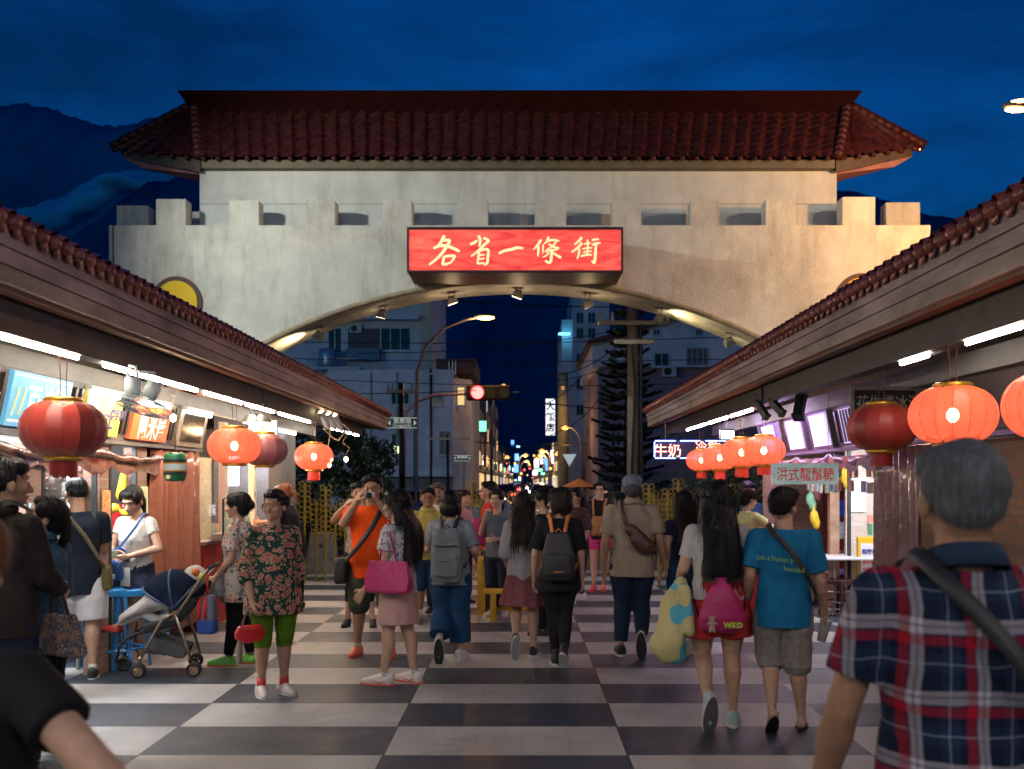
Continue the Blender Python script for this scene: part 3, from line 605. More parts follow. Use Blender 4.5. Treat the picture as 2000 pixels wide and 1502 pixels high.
slab([lpt(11.08, 2.10), lpt(11.78, 2.10), lpt(11.78, 2.42), lpt(11.08, 2.42)], .016, .01).build('pane', mat('dark_glass', (.04, .03, .02), .12, nz=(9, .6)), ws)
# piers, back and interior of the shops
for a, b, d in ((7.85, 8.1, 0), (9.22, 9.42, 0), (10.15, 10.38, 0)):
    MB().b2((-3.80, a, 0), (-3.66, b, 2.0)).build('brick_pier', brick, sh)
for D in (8.16, 9.16, 9.48, 10.1): MB().b2((-3.70, D-.018, 0), (-3.66, D+.018, 2.0)).build('door_frame', mat('frame_dk', (.06, .07, .07), .4, metal=.4), sh)
MB().b2((-4.9, 4.6, 0), (-4.8, 12, 2.74)).build('rear_wall', mat('shop_wall_lit', (.45, .50, .50), .7, nz=(4, .4)), sh)
MB().b2((-4.8, 10.42, 0), (-3.7, 10.5, 2.7)).build('partition', mat('partition_dk', (.04, .035, .03), .7), sh)
MB().b2((-4.79, 11.95, 0), (-3.66, 12.03, 2.7)).build('partition', mat('red_paint', (.38, .022, .015), .45, nz=(3, .2)), sh)
MB().b2((-4.9, 12.04, 0), (-4.82, 14.6, 2.74)).build('rear_wall', mat('red_paint', (0, 0, 0)), sh)
MB().b2((-4.4, 15.2, 0), (-3.62, 17.0, 2.74)).build('grey_pier', mat('grey_pier_m', (.13, .125, .13), .8, nz=(5, .3), bump=(15, .01)), sh)
MB().b2((-3.66, 12.04, 0), (-3.60, 14.3, .95)).build('counter_front', mat('red_paint', (0, 0, 0)), sh)
MB().b2((-4.2, 12.04, .955), (-3.58, 14.3, .99)).build('counter_top', mat('steel', (.55, .55, .55), .3, metal=.8), sh)
MB().b2((-3.68, 14.3, 0), (-3.6, 14.42, 2.4)).build('white_post', mat('cream_post', (.75, .7, .55), .5), sh)
MB().b2((-3.68, 12.9, .99), (-3.6, 13.05, 2.4)).build('white_post', mat('cream_post', (0, 0, 0)), sh)
text('lettering', '美味', .16, white_t, (-3.597, 12.35, 1.35), (0, 1, 0), (0, 0, 1), sh)
lamp('shop_light', 'AREA', (-4.25, 7.2, 2.3), 110, (.92, .96, 1), .7, (-4.2, 7.2, 0))
lamp('shop_light', 'AREA', (-4.15, 9.2, 2.3), 110, (.95, .97, 1), .6, (-4.2, 9.2, 0))
lamp('shop_light', 'POINT', (-4.1, 13.1, 2.1), 110, (1, .72, .42), .12)
lamp('shop_light', 'POINT', (-3.75, 14.8, 1.9), 30, (.95, .95, 1), .1)
# menu cube light, lit white panel deep in the red shop
o = MB().b2((-4.05, 14.43, 1.62), (-3.85, 14.47, 2.02)).build('lightbox', mat('lightbox_white', (.85, .9, 1), .4, emit=7)); tag(o, 'small white lightbox glowing beside the faded lantern', 'lightbox')
# awning roll
aw = mat('awning_pink', (.26, .13, .10), .22, nz=(9, .5), coat=.6, bump=(14, .02))
def awning(d0, d1, X, z, label, m=aw, sag=.05):
    mb = MB(); n = 30; mb.tube([(X+.015*math.sin(i*1.3), d0+(d1-d0)*i/n, z-sag*math.sin(math.pi*((i*3/n) % 1))+.01*math.sin(i*2.7)) for i in range(n+1)], [.034+.012*math.sin(i*1.9)+.008*math.sin(i*4.1) for i in range(n+1)], 12)
    mb.add([(X-.02+.02*math.sin(i*.9), d0+(d1-d0)*(i//2)/n, z-(.02 if i % 2 == 0 else .16+.04*math.sin(i*.8))) for i in range(2*n+2)], [(2*i, 2*i+1, 2*i+3, 2*i+2) for i in range(n)])
    o = mb.build('awning_roll', m, None, True); return tag(o, label, 'awning')
awning(5.4, 10.9, -3.62, 1.93, 'rolled pinkish plastic awning tied under the left shop signs')
# curtains
def curtain(mb_pts, z0, z1, label, m, amp=.035, wl=.11, seed=0):
    (xa, ya), (xb, yb) = mb_pts; n = 90; r = random.Random(seed); d = Vector((xb-xa, yb-ya, 0)); L_ = d.length; d.normalize(); nn = Vector((-d.y, d.x, 0)); rows = []
    for k in range(9):
        z = z1+(z0-z1)*k/8; row = []
        for i in range(n+1):
            u = i/n*L_; a = amp*(.5+.5*k/8)*(math.sin(u/wl*2*math.pi+.6*math.sin(u*7+seed)+.15*k)+.4*math.sin(u/wl*3.7+k*.3)); p = Vector((xa, ya, 0))+d*(u+.02*math.sin(k*.9+u*6))+nn*a; row.append((p.x, p.y, z+.01*math.sin(i*.9)*(k == 8)))
        rows.append(row)
    mb = MB(); mb.add([v for q in rows for v in q], [(k*(n+1)+i, k*(n+1)+i+1, (k+1)*(n+1)+i+1, (k+1)*(n+1)+i) for k in range(8) for i in range(n)])
    o = mb.build('curtain', m, None, True); q = o.modifiers.new('thick', 'SOLIDIFY'); q.thickness = .004; return tag(o, label, 'curtain')
copper = mat('curtain_copper', (.44, .17, .10), .22, coat=.8, bump=(9, .03), alpha=.93)
curtain([(-3.66, 10.5), (-3.62, 11.95)], .12, 2.0, 'copper coloured plastic curtain hanging beside the red shop', copper, .062, .23, 3)
# ---- right shop fronts ----
sr = thing('shop_row', 'row of small brick shop fronts under the right hall with purple lit window band', 'shop', (3.8, 11, 0))
def rpt(D, z, off=0): return Vector((3.32+.085*(2.47-z)/.40-off, D, z))
purple_fr = mat('purple_frame', (.28, .18, .36), .6, nz=(8, .35))
MB().quad([rpt(4.5, 2.47, -.03), rpt(10.5, 2.47, -.03), rpt(10.5, 2.05, -.03), rpt(4.5, 2.05, -.03)]).build('sign_band', mat('band_dark', (.06, .04, .045), .5, nz=(3, .6)), sr)
m_ = MB(); m_.quad([rpt(10.5, 2.47, -.03), rpt(15.0, 2.47, -.03), rpt(15.0, 2.05, -.03), rpt(10.5, 2.05, -.03)]).b2((3.43, 4.5, 2.01), (3.55, 15.0, 2.045)); m_.build('sign_band', purple_fr, sr)
for D in (8.9, 10.6, 11.55, 12.6, 13.7, 14.9): slab([rpt(D+.05, 2.05), rpt(D, 2.05), rpt(D, 2.47), rpt(D+.05, 2.47)], .03, .06).build('band_post', mat('band_post_m', (.16, .13, .15), .6), sr)
for D in (11.45, 12.5, 13.6):
    for k in range(2): slab([rpt(D-.06-k*.14, 2.09), rpt(D-.12-k*.14, 2.09), rpt(D-.12-k*.14, 2.42), rpt(D-.06-k*.14, 2.42)], .012, .02).build('vent_slot', dark_v, sr)
for d0, d1, e, lb, grid in ((10.75, 11.2, 2.2, 'backlit window with thin white bars nearest the dull red lantern', 1), (11.75, 12.35, 2.6, 'backlit lilac window in the middle of the right hall', 0), (12.85, 13.45, 3.2, 'backlit white window left of the lilac one', 0), (14.2, 14.8, 3.5, 'small backlit window behind the glowing lanterns', 0)):
    t = thing('lit_window', lb, 'window', (3.4, (d0+d1)/2, 2.08)); P = [rpt(d1, 2.08), rpt(d0, 2.08), rpt(d0, 2.43), rpt(d1, 2.43)]
    slab(P, .014, .03).build('pane', mat('lit_pane%d' % grid, (.75, .62, .95), .4, emit=1.15 if not grid else .9, ecol=(.74, .60, 1)), t)
    if grid:
        m_ = MB()
        for i in range(5): m_.b2((0, 0, 0), (0, 0, 0)) if 0 else m_.tube([rpt(d0+.03+i*(d1-d0-.06)/4, 2.09, .03), rpt(d0+.03+i*(d1-d0-.06)/4, 2.42, .03)], .012, 6)
        m_.build('bars', mat('bars_dk', (.12, .10, .13), .5), t)
MB().b2((3.5, 9.35, 0), (3.62, 4.6, 2.0)).build('brick_wall', brick_dk, sr)
MB().b2((3.43, 7.0, 2.07), (3.449, 8.5, 2.47)).build('dark_board', mat('board_dk', (.05, .035, .03), .4), sr)
MB().b2((3.5, 15.35, 0), (5.6, 15.5, 2.74)).build('brick_partition', brick, sr)
MB().b2((4.9, 9.4, 0), (5.0, 15.3, 2.74)).build('rear_wall', brick, sr)
MB().b2((3.5, 14.75, 0), (3.62, 15.34, 2.0)).build('brick_pier', brick, sr)
MB().b2((4.02, 13.9, 0), (4.14, 14.02, 2.0)).build('timber_post', mat('post_light', (.50, .33, .22), .7, nz=(6, .4)), sr)
MB().b2((4.16, 13.6, 0), (4.2, 13.64, 2.3)).build('steel_post', mat('frame_dk', (0, 0, 0)), sr)
MB().b2((4.22, 13.9, 0), (4.75, 13.97, 2.3)).build('bright_partition', brick_mat('brick_white', (.75, .66, .58), (.66, .55, .48), (.75, .72, .68)), sr)
curtain([(3.52, 9.35), (3.50, 10.45)], .1, 2.0, 'brown purple plastic curtain hanging at the right shop, behind the man in plaid', mat('curtain_brown', (.26, .12, .13), .22, coat=.8, bump=(9, .03), alpha=.93), .055, .21, 9)
awn_p = mat('awning_purple', (.36, .26, .40), .3, coat=.4, nz=(5, .3))
awning(10.5, 14.9, 3.47, 1.97, 'rolled lilac plastic awning tied under the backlit windows', awn_p, .08)
lamp('shop_light', 'AREA', (4.3, 12.6, 2.4), 75, (.95, .92, 1), .8, (4.3, 12.6, 0))
lamp('shop_light', 'POINT', (2.95, 14.6, 2.3), 22, (.55, .30, 1), .1)
lamp('shop_light', 'POINT', (2.8, 17.0, 2.45), 12, (.50, .35, 1), .1)
lamp('shop_light', 'POINT', (3.0, 12.4, 2.4), 12, (.70, .45, 1), .1)
# signs of the right hall
def cam_sign(x0p, x1p, y0p, y1p, D, label, m, lines, name='hanging_sign', frame_m=None, th=.03, cat='sign'):
    a = W(x0p, y1p, D); b = W(x1p, y0p, D); t = thing(name, label, cat, ((a.x+b.x)/2, D, a.z))
    MB().b2((a.x, D, a.z), (b.x, D+th, b.z)).build('panel', m, t)
    if frame_m:
        f = MB(); w = .03
        f.b2((a.x-w, D-.012, a.z-w), (b.x+w, D+th, a.z)).b2((a.x-w, D-.012, b.z), (b.x+w, D+th, b.z+w)).b2((a.x-w, D-.012, a.z+.001), (a.x, D+th, b.z-.001)).b2((b.x, D-.012, a.z+.001), (b.x+w, D+th, b.z-.001)); f.build('frame', frame_m, t)
    for s_, cx_, cy_, hpx, m2, fit in lines:
        c = W(cx_, cy_, D-.004); text('lettering', s_, hpx*D/F*1.15, m2, c, (1, 0, 0), (0, 0, 1), t, .0015, bold=.0008, fit=fit*D/F if fit else None)
    return t, a, b
t, a, b = cam_sign(1508, 1637, 905, 946, 10.6, 'white and green hanging sign with five red characters', glow_panel_mat('sign_mint', (.35, .62, .60), (.82, .88, .84), .25, 2.2, (1, 1, 3)), [('洪式龍鬚糖', 1573, 926, 25, red_t, 112)])
m_ = MB(); m_.tube([(a.x+.1, 10.6, b.z), (a.x+.1, 10.6, 2.52)], .003, 5).tube([(b.x-.1, 10.6, b.z), (b.x-.1, 10.6, 2.72)], .003, 5); m_.build('cord', mat('cord_m', (.25, .2, .15), .7), t)
cam_sign(1668, 1830, 762, 812, 9.0, 'black framed board with pale characters behind the dull red lantern', mat('board_black', (.02, .018, .02), .5), [('花生捲冰淇淋', 1748, 786, 27, mat('pale_letter', (.5, .45, .42), .6), 150)], 'menu_sign', mat('frame_greyblue', (.30, .27, .25), .6))
nb = mat('neon_blue', (.1, .15, 1), .4, emit=9, ecol=(.16, .24, 1)); nr = mat('neon_red', (1, .2, .15), .4, emit=4, ecol=(1, .34, .26))
t, a, b = cam_sign(1277, 1424, 860, 896, 18.6, 'neon sign with red characters for milk inside a blue light border', mat('neon_back', (.03, .03, .06), .4), [('牛奶', 1304, 880, 24, nr, 52), ('冷飲', 1382, 872, 20, nr, 50)], 'neon_sign')
m_ = MB(); nseg = 7
for zz in (a.z+.01, b.z-.01):
    for i in range(3): m_.tube([(a.x+.02+i*(b.x-a.x)/3, 18.58, zz), (a.x-.02+(i+1)*(b.x-a.x)/3-.04, 18.58, zz)], .011, 6)
for xx in (a.x+.01,): m_.tube([(xx, 18.58, a.z+.03), (xx, 18.58, b.z-.03)], .011, 6)
m_.build('neon_border', nb, t)
m_ = MB(); m_.tube([(a.x+.2, 18.6, b.z), (a.x+.2, 18.6, 2.74)], .006, 5).tube([(b.x-.1, 18.6, b.z), (b.x-.1, 18.6, 2.74)], .006, 5); m_.build('hanger', cast, t)
# ---------------- lanterns ----------------
def lantern_mat(name, base, emit, ecol, alpha=1.0, sheen=.3, vary=.25):
    m = bpy.data.materials.new(name); m.use_nodes = True; n = m.node_tree; b = n.nodes['Principled BSDF']
    t = n.nodes.new('ShaderNodeTexCoord'); s = n.nodes.new('ShaderNodeSeparateXYZ'); n.links.new(t.outputs['Object'], s.inputs[0])
    a = n.nodes.new('ShaderNodeMath'); a.operation = 'ARCTAN2'; n.links.new(s.outputs[1], a.inputs[0]); n.links.new(s.outputs[0], a.inputs[1])
    d = n.nodes.new('ShaderNodeMath'); d.operation = 'MULTIPLY_ADD'; d.inputs[1].default_value = 16/(2*math.pi); d.inputs[2].default_value = 40; n.links.new(a.outputs[0], d.inputs[0])
    f = n.nodes.new('ShaderNodeMath'); f.operation = 'FLOOR'; n.links.new(d.outputs[0], f.inputs[0])
    w = n.nodes.new('ShaderNodeTexWhiteNoise'); w.noise_dimensions = '1D'; n.links.new(f.outputs[0], w.inputs['W'])
    nz = n.nodes.new('ShaderNodeTexNoise'); nz.inputs['Scale'].default_value = 160; n.links.new(t.outputs['Object'], nz.inputs['Vector'])
    r = n.nodes.new('ShaderNodeMapRange'); r.inputs[3].default_value = 1-vary; r.inputs[4].default_value = 1+vary; n.links.new(w.outputs[0], r.inputs[0])
    mu = n.nodes.new('ShaderNodeMix'); mu.data_type = 'RGBA'; mu.blend_type = 'MULTIPLY'; mu.inputs[0].default_value = 1; mu.inputs[6].default_value = lin(base); n.links.new(r.outputs[0], mu.inputs[7]); n.links.new(mu.outputs[2], b.inputs['Base Color'])
    b.inputs['Roughness'].default_value = .45; b.inputs['Sheen Weight'].default_value = sheen; b.inputs['Sheen Roughness'].default_value = .3
    bu = n.nodes.new('ShaderNodeBump'); bu.inputs['Distance'].default_value = .001; n.links.new(nz.outputs[0], bu.inputs['Height']); n.links.new(bu.outputs[0], b.inputs['Normal'])
    if emit:
        b.inputs['Emission Color'].default_value = lin(ecol); b.inputs['Emission Strength'].default_value = emit
    b.inputs['Alpha'].default_value = alpha
    return m
lm_on = lantern_mat('lantern_silk_lit', (.8, .07, .03), 1.0, (1.0, .15, .065), .78, vary=.14)
lm_off = lantern_mat('lantern_silk_dark', (.40, .042, .028), 0, (0, 0, 0), 1, vary=.45)
lm_fade = lantern_mat('lantern_silk_faded', (.36, .13, .13), 0, (0, 0, 0), 1, vary=.35)
gold = mat('lantern_gold', (.75, .42, .06), .35, metal=.7, nz=(40, .4)); gold2 = mat('gold_print', (.55, .30, .03), .5, metal=.3, nz=(60, .5))
tas_on = mat('tassel_lit', (.6, .03, .015), .6, emit=.25, ecol=(1, .08, .03)); tas_off = mat('tassel', (.30, .012, .01), .6)
bulb_m = mat('bulb_glow', (1, .9, .7), .3, emit=70, ecol=(1, .72, .36))
rib_on = mat('lantern_rib_lit', (.5, .03, .01), .5, emit=.3, ecol=(.9, .05, .015)); rib_off = mat('lantern_rib', (.25, .015, .01), .5)
def lantern(px_, py_, wpx, D, label, state, top_z=2.52, tassel=1, group=None, power=40):
    c = W(px_, py_, D); r = wpx*D/F/2; h = r*.70; t = thing('lantern', label, 'lantern', c, 0, group)
    prof = [(r*math.cos(a)**.72 if math.cos(a) > 0 else 0, h*math.sin(a)) for a in [R(-72+144*i/16) for i in range(17)]]
    m = MB(); m.lathe(prof, (0, 0, 0), 64, lobes=16, la=.035); m.build('shade', {'on': lm_on, 'off': lm_off, 'fade': lm_fade}[state], t, True, local=True)
    ribs = MB()
    for k in range(16):
        a = 2*math.pi*(k)/16; ribs.tube([(q*1.0*math.cos(a), q*1.0*math.sin(a), z) for q, z in prof[::2]], .0022, 4)
    rr = ribs.build('ribs', rib_on if state == 'on' else rib_off, t, local=True)
    r0 = prof[-1][0]
    for s_ in (-1, 1): m = MB(); m.lathe([(r0*1.02, s_*h*.95), (r0*1.08, s_*h*1.02), (r0*.9, s_*(h*1.02+.012)), (r0*.3, s_*(h*1.02+.014))], n=24); m.build('gold_cap', gold, t, True, local=True)
    m = MB()                                         # scalloped gold print round the top and the bottom
    for s_ in (-1, 1):
        n = 96; a0 = R(71); a1 = R(52)
        for i in range(n):
            A, B = 2*math.pi*i/n, 2*math.pi*(i+1)/n
            def pt(A, el): 
                q = r*math.cos(el)**.72*(1-.035*abs(math.sin(8*A)))*1.006; return (q*math.cos(A), q*math.sin(A), s_*h*math.sin(el)*1.004)
            def lo(A): return a1+R(7)*math.cos(A*8*1.0)+R(2.5)*math.cos(A*24)
            m.quad([pt(A, a0), pt(B, a0), pt(B, lo(B)), pt(A, lo(A))])
    m.build('gold_print', gold2, t, local=True)
    if tassel:
        m = MB(); n = 26; L_ = r*.42*tassel; q = r0*.70
        for i in range(n):
            a = 2*math.pi*i/n; x, y = q*math.cos(a), q*math.sin(a); w = .011
            dx, dy = -math.sin(a)*w, math.cos(a)*w; o = rnd.uniform(-.012, .012)
            m.add([(x-dx, y-dy, -h-.01), (x+dx, y+dy, -h-.01), (x*1.05+dx*.8, y*1.05+dy*.8, -h-.01-L_+o), (x*1.05-dx*.8, y*1.05-dy*.8, -h-.01-L_+o)], [(0, 1, 2, 3)])
        m.lathe([(q*.98, -h-.005), (q*.98, -h-.02-L_*.8)], n=16)
        m.build('tassel', tas_on if state == 'on' else tas_off, t, local=True)
    m = MB(); zt = top_z-c.z
    for dx in (-.022, .022): m.tube([(dx, 0, h), (dx*.9, .0, h+.5*(zt-h)), (dx*1.3, 0, zt)], .0035, 5)
    m.build('cord', mat('cord_red', (.10, .025, .02), .7), t, local=True)
    if state == 'on':
        m = MB(); m.ell((0, 0, 0), (.036, .036, .044)); m.build('bulb', bulb_m, t, True, local=True)
        l = lamp('lantern_light', 'POINT', (0, 0, 0), power, (1, .42, .20), .16); l.location = (0, -.0, -.0); l.parent = t
        l.data.shadow_soft_size = .03
    return t
lantern(124, 838, 163, 6.8, 'big unlit dark red lantern, nearest on the left side', 'off', tassel=.95)
lantern(458, 871, 104, 10.7, 'glowing red lantern in front of the faded one on the left', 'on', tassel=0)
lantern(516, 878, 92, 12.2, 'faded dusty pink unlit lantern behind the glowing one', 'fade', tassel=0)
lantern(613, 892, 76, 14.8, 'smallest glowing lantern at the end of the left hall', 'on', tassel=1.1)
lantern(2061, 792, 196, 5.6, 'glowing lantern cut off by the right edge of the frame', 'on', tassel=0)
lantern(1861, 811, 167, 6.56, 'large glowing lantern above the grey haired man', 'on', tassel=0)
lantern(1722, 835, 134, 8.0, 'unlit dark red lantern with gold band at right', 'off', tassel=.9)
lantern(1492, 880, 84, 12.8, 'frontmost glowing lantern of the right cluster', 'on', tassel=.9)
lantern(1449, 884, 82, 13.4, 'second glowing lantern of the right cluster', 'on', tassel=1)
lantern(1406, 894, 70, 15.4, 'third glowing lantern of the right cluster', 'on', tassel=1)
lantern(1370, 899, 60, 17.4, 'leftmost and farthest glowing lantern of the right cluster', 'on', tassel=1)
def bulb(px_, py_, D, label, zt, w=1, e=22):
    c = W(px_, py_, D); t = thing('hanging_bulb', label, 'light bulb', c, 0, None)
    MB().ell((0, 0, 0), (.026, .026, .036)).build('glass', bulb_m, t, True, local=True)
    MB().tube([(0, 0, .03), (0, 0, .075)], .014, 8).build('socket', dark_v, t, local=True)
    m = MB(); pts = [(0, 0, .07)]
    for k in range(1, 6): pts.append((.02*math.sin(k*2.1)*w, 0, .07+(zt-c.z-.07)*k/5))
    m.tube(pts, .006, 5); m.build('wire', mat('cable_tan', (.35, .28, .2), .7), t, local=True)
    l = lamp('bulb_light', 'POINT', (0, 0, 0), e, (1, .68, .38), .03); l.parent = t; l.location = (0, 0, -.05)
bulb(338, 816, 9.6, 'bare warm bulb hanging beside the orange snack sign', 2.46)
bulb(676, 897, 15.2, 'bare bulb on a loose cable past the last left lantern', 2.5, 3)
bulb(643, 908, 15.6, 'bare bulb half behind the last left lantern', 2.5)
m = MB(); m.tube([W(633, 838, 14.2), W(650, 855, 14.6), W(661, 860, 15), W(673, 845, 15.2)], .01, 6); tag(m.build('loose_cable', mat('cable_tan', 0)), 'loose pale cable sagging between fixtures at the left eave end', 'cable')
# green keg-like paper lantern
c = W(342, 912, 9.5); t = thing('keg_lantern', 'green striped barrel shaped lantern hanging by the copper curtain', 'lantern', c)
grn = mat('keg_green', (.01, .16, .07), .4, nz=(12, .3))
MB().lathe([(.02, -.128), (.08, -.125), (.094, -.09), (.1, 0), (.094, .09), (.08, .125), (.02, .128)], n=28).build('body', grn, t, True, local=True)
for z, hh, m_ in ((.055, .012, 'keg_black'), (.03, .006, 'keg_orange'), (0, .026, 'keg_pale'), (-.032, .006, 'keg_orange'), (-.058, .012, 'keg_black')):
    MB().lathe([(.1025, z-hh), (.1035, z), (.1025, z+hh)], n=28).build('band', mat(m_, {'keg_black': (.02, .02, .02), 'keg_orange': (.7, .28, .04), 'keg_pale': (.45, .6, .65)}[m_], .4), t, True, local=True)
MB().prism([(.02*math.cos(a*math.pi/8)-.03, .02*math.sin(a*math.pi/8)-.09) for a in range(16)], -.104, -.09, 'y').build('emblem', mat('keg_cream', (.8, .75, .4), .5), t, local=True)
MB().tube([(0, 0, .12), (0, 0, 2.1-c.z)], .004, 5).build('cord', dark_v, t, local=True)
# orbit fan under the left eave
c = W(265, 775, 7.75); fan_m = mat('fan_plastic', (.62, .70, .70), .35, nz=(9, .1)); t = thing('ceiling_fan', 'pale caged orbit fan tilted under the left eave', 'fan', c)
m = MB(); m.lathe([(.02, .11), (.055, .105), (.06, .0), (.05, -.02), (.02, -.025)], c+Vector((-.02, 0, .03)), 20); m.box(c+Vector((.12, 0, .05)), (.09, .08, .13), ry=R(25)); m.build('motor', fan_m, t, True)
m = MB(); m.tube([c+Vector((-.02, 0, .1)), c+Vector((-.08, .0, .2)), c+Vector((-.13, 0, 2.50-c.z))], .015, 8).tube([c+Vector((.02, 0, .12)), c+Vector((.0, .0, .22)), c+Vector((-.05, 0, 2.52-c.z))], .012, 8).tube([c+Vector((-.13, 0, .2)), c+Vector((.14, 0, .17))], .012, 8); m.build('arm', fan_m, t, True)
rot = Matrix.Translation(c+Vector((.06, 0, -.07))) @ Matrix.Rotation(R(14), 4, 'Y') @ Matrix.Rotation(R(-10), 4, 'X')
m = MB()
for q, z in ((.2, 0), (.19, -.03), (.17, .03), (.13, -.045), (.07, -.05), (.1, .045)): m.tube([(q*math.cos(a*math.pi/16), q*math.sin(a*math.pi/16), z) for a in range(33)], .0035, 5)
for k in range(40):
    a = 2*math.pi*k/40; ca, sa = math.cos(a), math.sin(a); m.tube([(.03*ca, .03*sa, -.05), (.13*ca, .13*sa, -.045), (.19*ca, .19*sa, -.03), (.2*ca, .2*sa, 0), (.17*ca, .17*sa, .03), (.06*ca, .06*sa, .05)], .0018, 4)
m.xf(rot).build('cage', fan_m, t)
m = MB()
for k in range(3):
    a = k*2.094; r_ = Matrix.Rotation(a, 4, 'Z') @ Matrix.Rotation(R(18), 4, 'Y'); b = MB(); b.add([(-.02, .03, 0), (.02, .03, 0), (.06, .17, 0), (-.05, .17, 0), (-.02, .03, .003), (.02, .03, .003), (.06, .17, .003), (-.05, .17, .003)], [(0, 1, 2, 3), (7, 6, 5, 4), (0, 4, 5, 1), (1, 5, 6, 2), (2, 6, 7, 3), (3, 7, 4, 0)]); b.xf(r_); m.add(b.v, b.f)
m.xf(rot).build('blades', mat('fan_blade', (.5, .62, .66), .2, alpha=.85), t)
# projectors
def projector(px_, py_, D, label, m_, sgn=1, sz=1, rx=-40, lens=None):
    c = W(px_, py_, D); t = thing('projector', label, 'projector', c)
    h = MB(); h.box((0, 0, 0), (.09*sz, .30*sz, .10*sz)); h.box((0, -.16*sz, 0), (.11*sz, .03, .12*sz)); h.tube([(0, .15*sz, 0), (0, .2*sz, 0)], .035*sz, 10)
    h.xf(Matrix.Translation(c) @ Matrix.Rotation(R(30*sgn), 4, 'Z') @ Matrix.Rotation(R(rx), 4, 'X')); h.build('body', m_, t, bevel=.006)
    MB().tube([c+Vector((0, 0, .03)), c+Vector((0, 0, 2.72-c.z))], .012, 6).build('hanger', m_, t)
    if lens: g = MB(); g.box((0, -.178*sz, 0), (.08*sz, .004, .09*sz)); g.xf(Matrix.Translation(c) @ Matrix.Rotation(R(30*sgn), 4, 'Z') @ Matrix.Rotation(R(rx), 4, 'X')); g.build('lens', lens, t)
blk = mat('matt_black', (.012, .012, .014), .5, nz=(20, .3))
projector(1488, 800, 11.6, 'small black projector nearest the glowing cluster', blk, 1, .7, 50)
projector(1517, 795, 11.2, 'small grey black projector in the middle of the three', blk, 1, .7, 40)
projector(1563, 788, 10.4, 'largest black projector beside the backlit windows', blk, -1, 1, 60)
gyl = mat('projector_grey', (.22, .24, .25), .45, metal=.3)
for i, (x, l) in enumerate(((634, 'first grey floodlight at the left eave end'), (648, 'middle grey floodlight at the left eave end'), (660, 'last grey floodlight at the left eave end'))): projector(x, 820+i*3, 15.2+i*.5, l, gyl, -1, .75, -55, lit_lens)
o = thing('work_lamp', 'bright square work lamp behind the right lantern cluster', 'lamp', W(1420, 848, 15.8)); c = W(1420, 848, 15.8)
MB().box(c, (.22, .08, .16), rx=R(-20)).build('housing', gyl, o, bevel=.01); MB().box(c+Vector((0, -.045, -.012)), (.19, .01, .12), rx=R(-20)).build('lens', mat('cool_lens', (1, 1, 1), .3, emit=9, ecol=(.75, .95, 1)), o); MB().tube([c, (c.x, c.y, 2.7)], .01, 6).build('hanger', gyl, o)
# ---------------- merchandise ----------------
pk = [mat('packet%d' % i, c, .35, coat=.4, nz=(55, .4), col2=(.6, .58, .5)) for i, c in enumerate([(.75, .1, .08), (.1, .3, .65), (.85, .6, .08), (.15, .55, .3), (.8, .35, .5), (.75, .75, .75), (.05, .05, .08), (.4, .2, .6), (.1, .55, .65)])]
def rack(X, d0, d1, z0, z1, label, bm_, cols, rows, pal, glab, face=1, w=.8, name='packet', wire=False):
    s = 1 if X < 0 else -1
    t = thing('display_rack', label, 'display rack', (X, (d0+d1)/2, z0)); MB().b2((X-.012, d0, z0), (X+.012, d1, z1)).build('panel', bm_, t)
    for i in range(cols):
        for j in range(rows):
            if rnd.random() < .08: continue
            D = d0+(i+.5)*(d1-d0)/cols; z = z0+(j+.5)*(z1-z0)/rows; cw = (d1-d0)/cols*w*rnd.uniform(.7, 1); chh = (z1-z0)/rows*w*rnd.uniform(.7, 1.05); p = rnd.choice(pal)
            m = MB(); m.box((0, 0, 0), (.02, cw, chh), rx=rnd.uniform(-.08, .08)); m.ell((s*.016, 0, -.1*chh), (.014, cw*.3, chh*.25), n=8); m.xf(Matrix.Translation((X+s*.032, D, z)))
            o = m.build(name, p, None); tag(o, glab, 'packet', glab)
whiteb = mat('pegboard', (.62, .66, .66), .6, nz=(10, .2)); 
rack(-4.0, 8.2, 8.62, .9, 1.9, 'white pegboard of small toys between two brick piers', whiteb, 4, 9, pk, 'small bagged toy hanging on the white pegboard')
rack(-3.95, 8.66, 9.12, 1.15, 1.92, 'tall board of sunglasses left of the woman in white', mat('board_pale', (.75, .75, .74), .5), 3, 9, [pk[6], pk[6], pk[6], pk[0], pk[5]], 'pair of dark glasses hung on the pale board')
rack(-4.05, 9.5, 10.08, .8, 1.92, 'toy shelf board behind the woman in white', mat('board_pale', 0), 4, 7, [pk[4], pk[5], pk[2], pk[0], pk[8]], 'pink and white toy packet hung behind the woman in white')
rack(-4.3, 6.6, 7.8, .9, 1.9, 'blue toned shelf of packets behind the couple', mat('board_blue', (.2, .4, .55), .5), 6, 7, [pk[1], pk[8], pk[5], pk[3], pk[2]], 'blue toned packet on the shelf behind the couple')
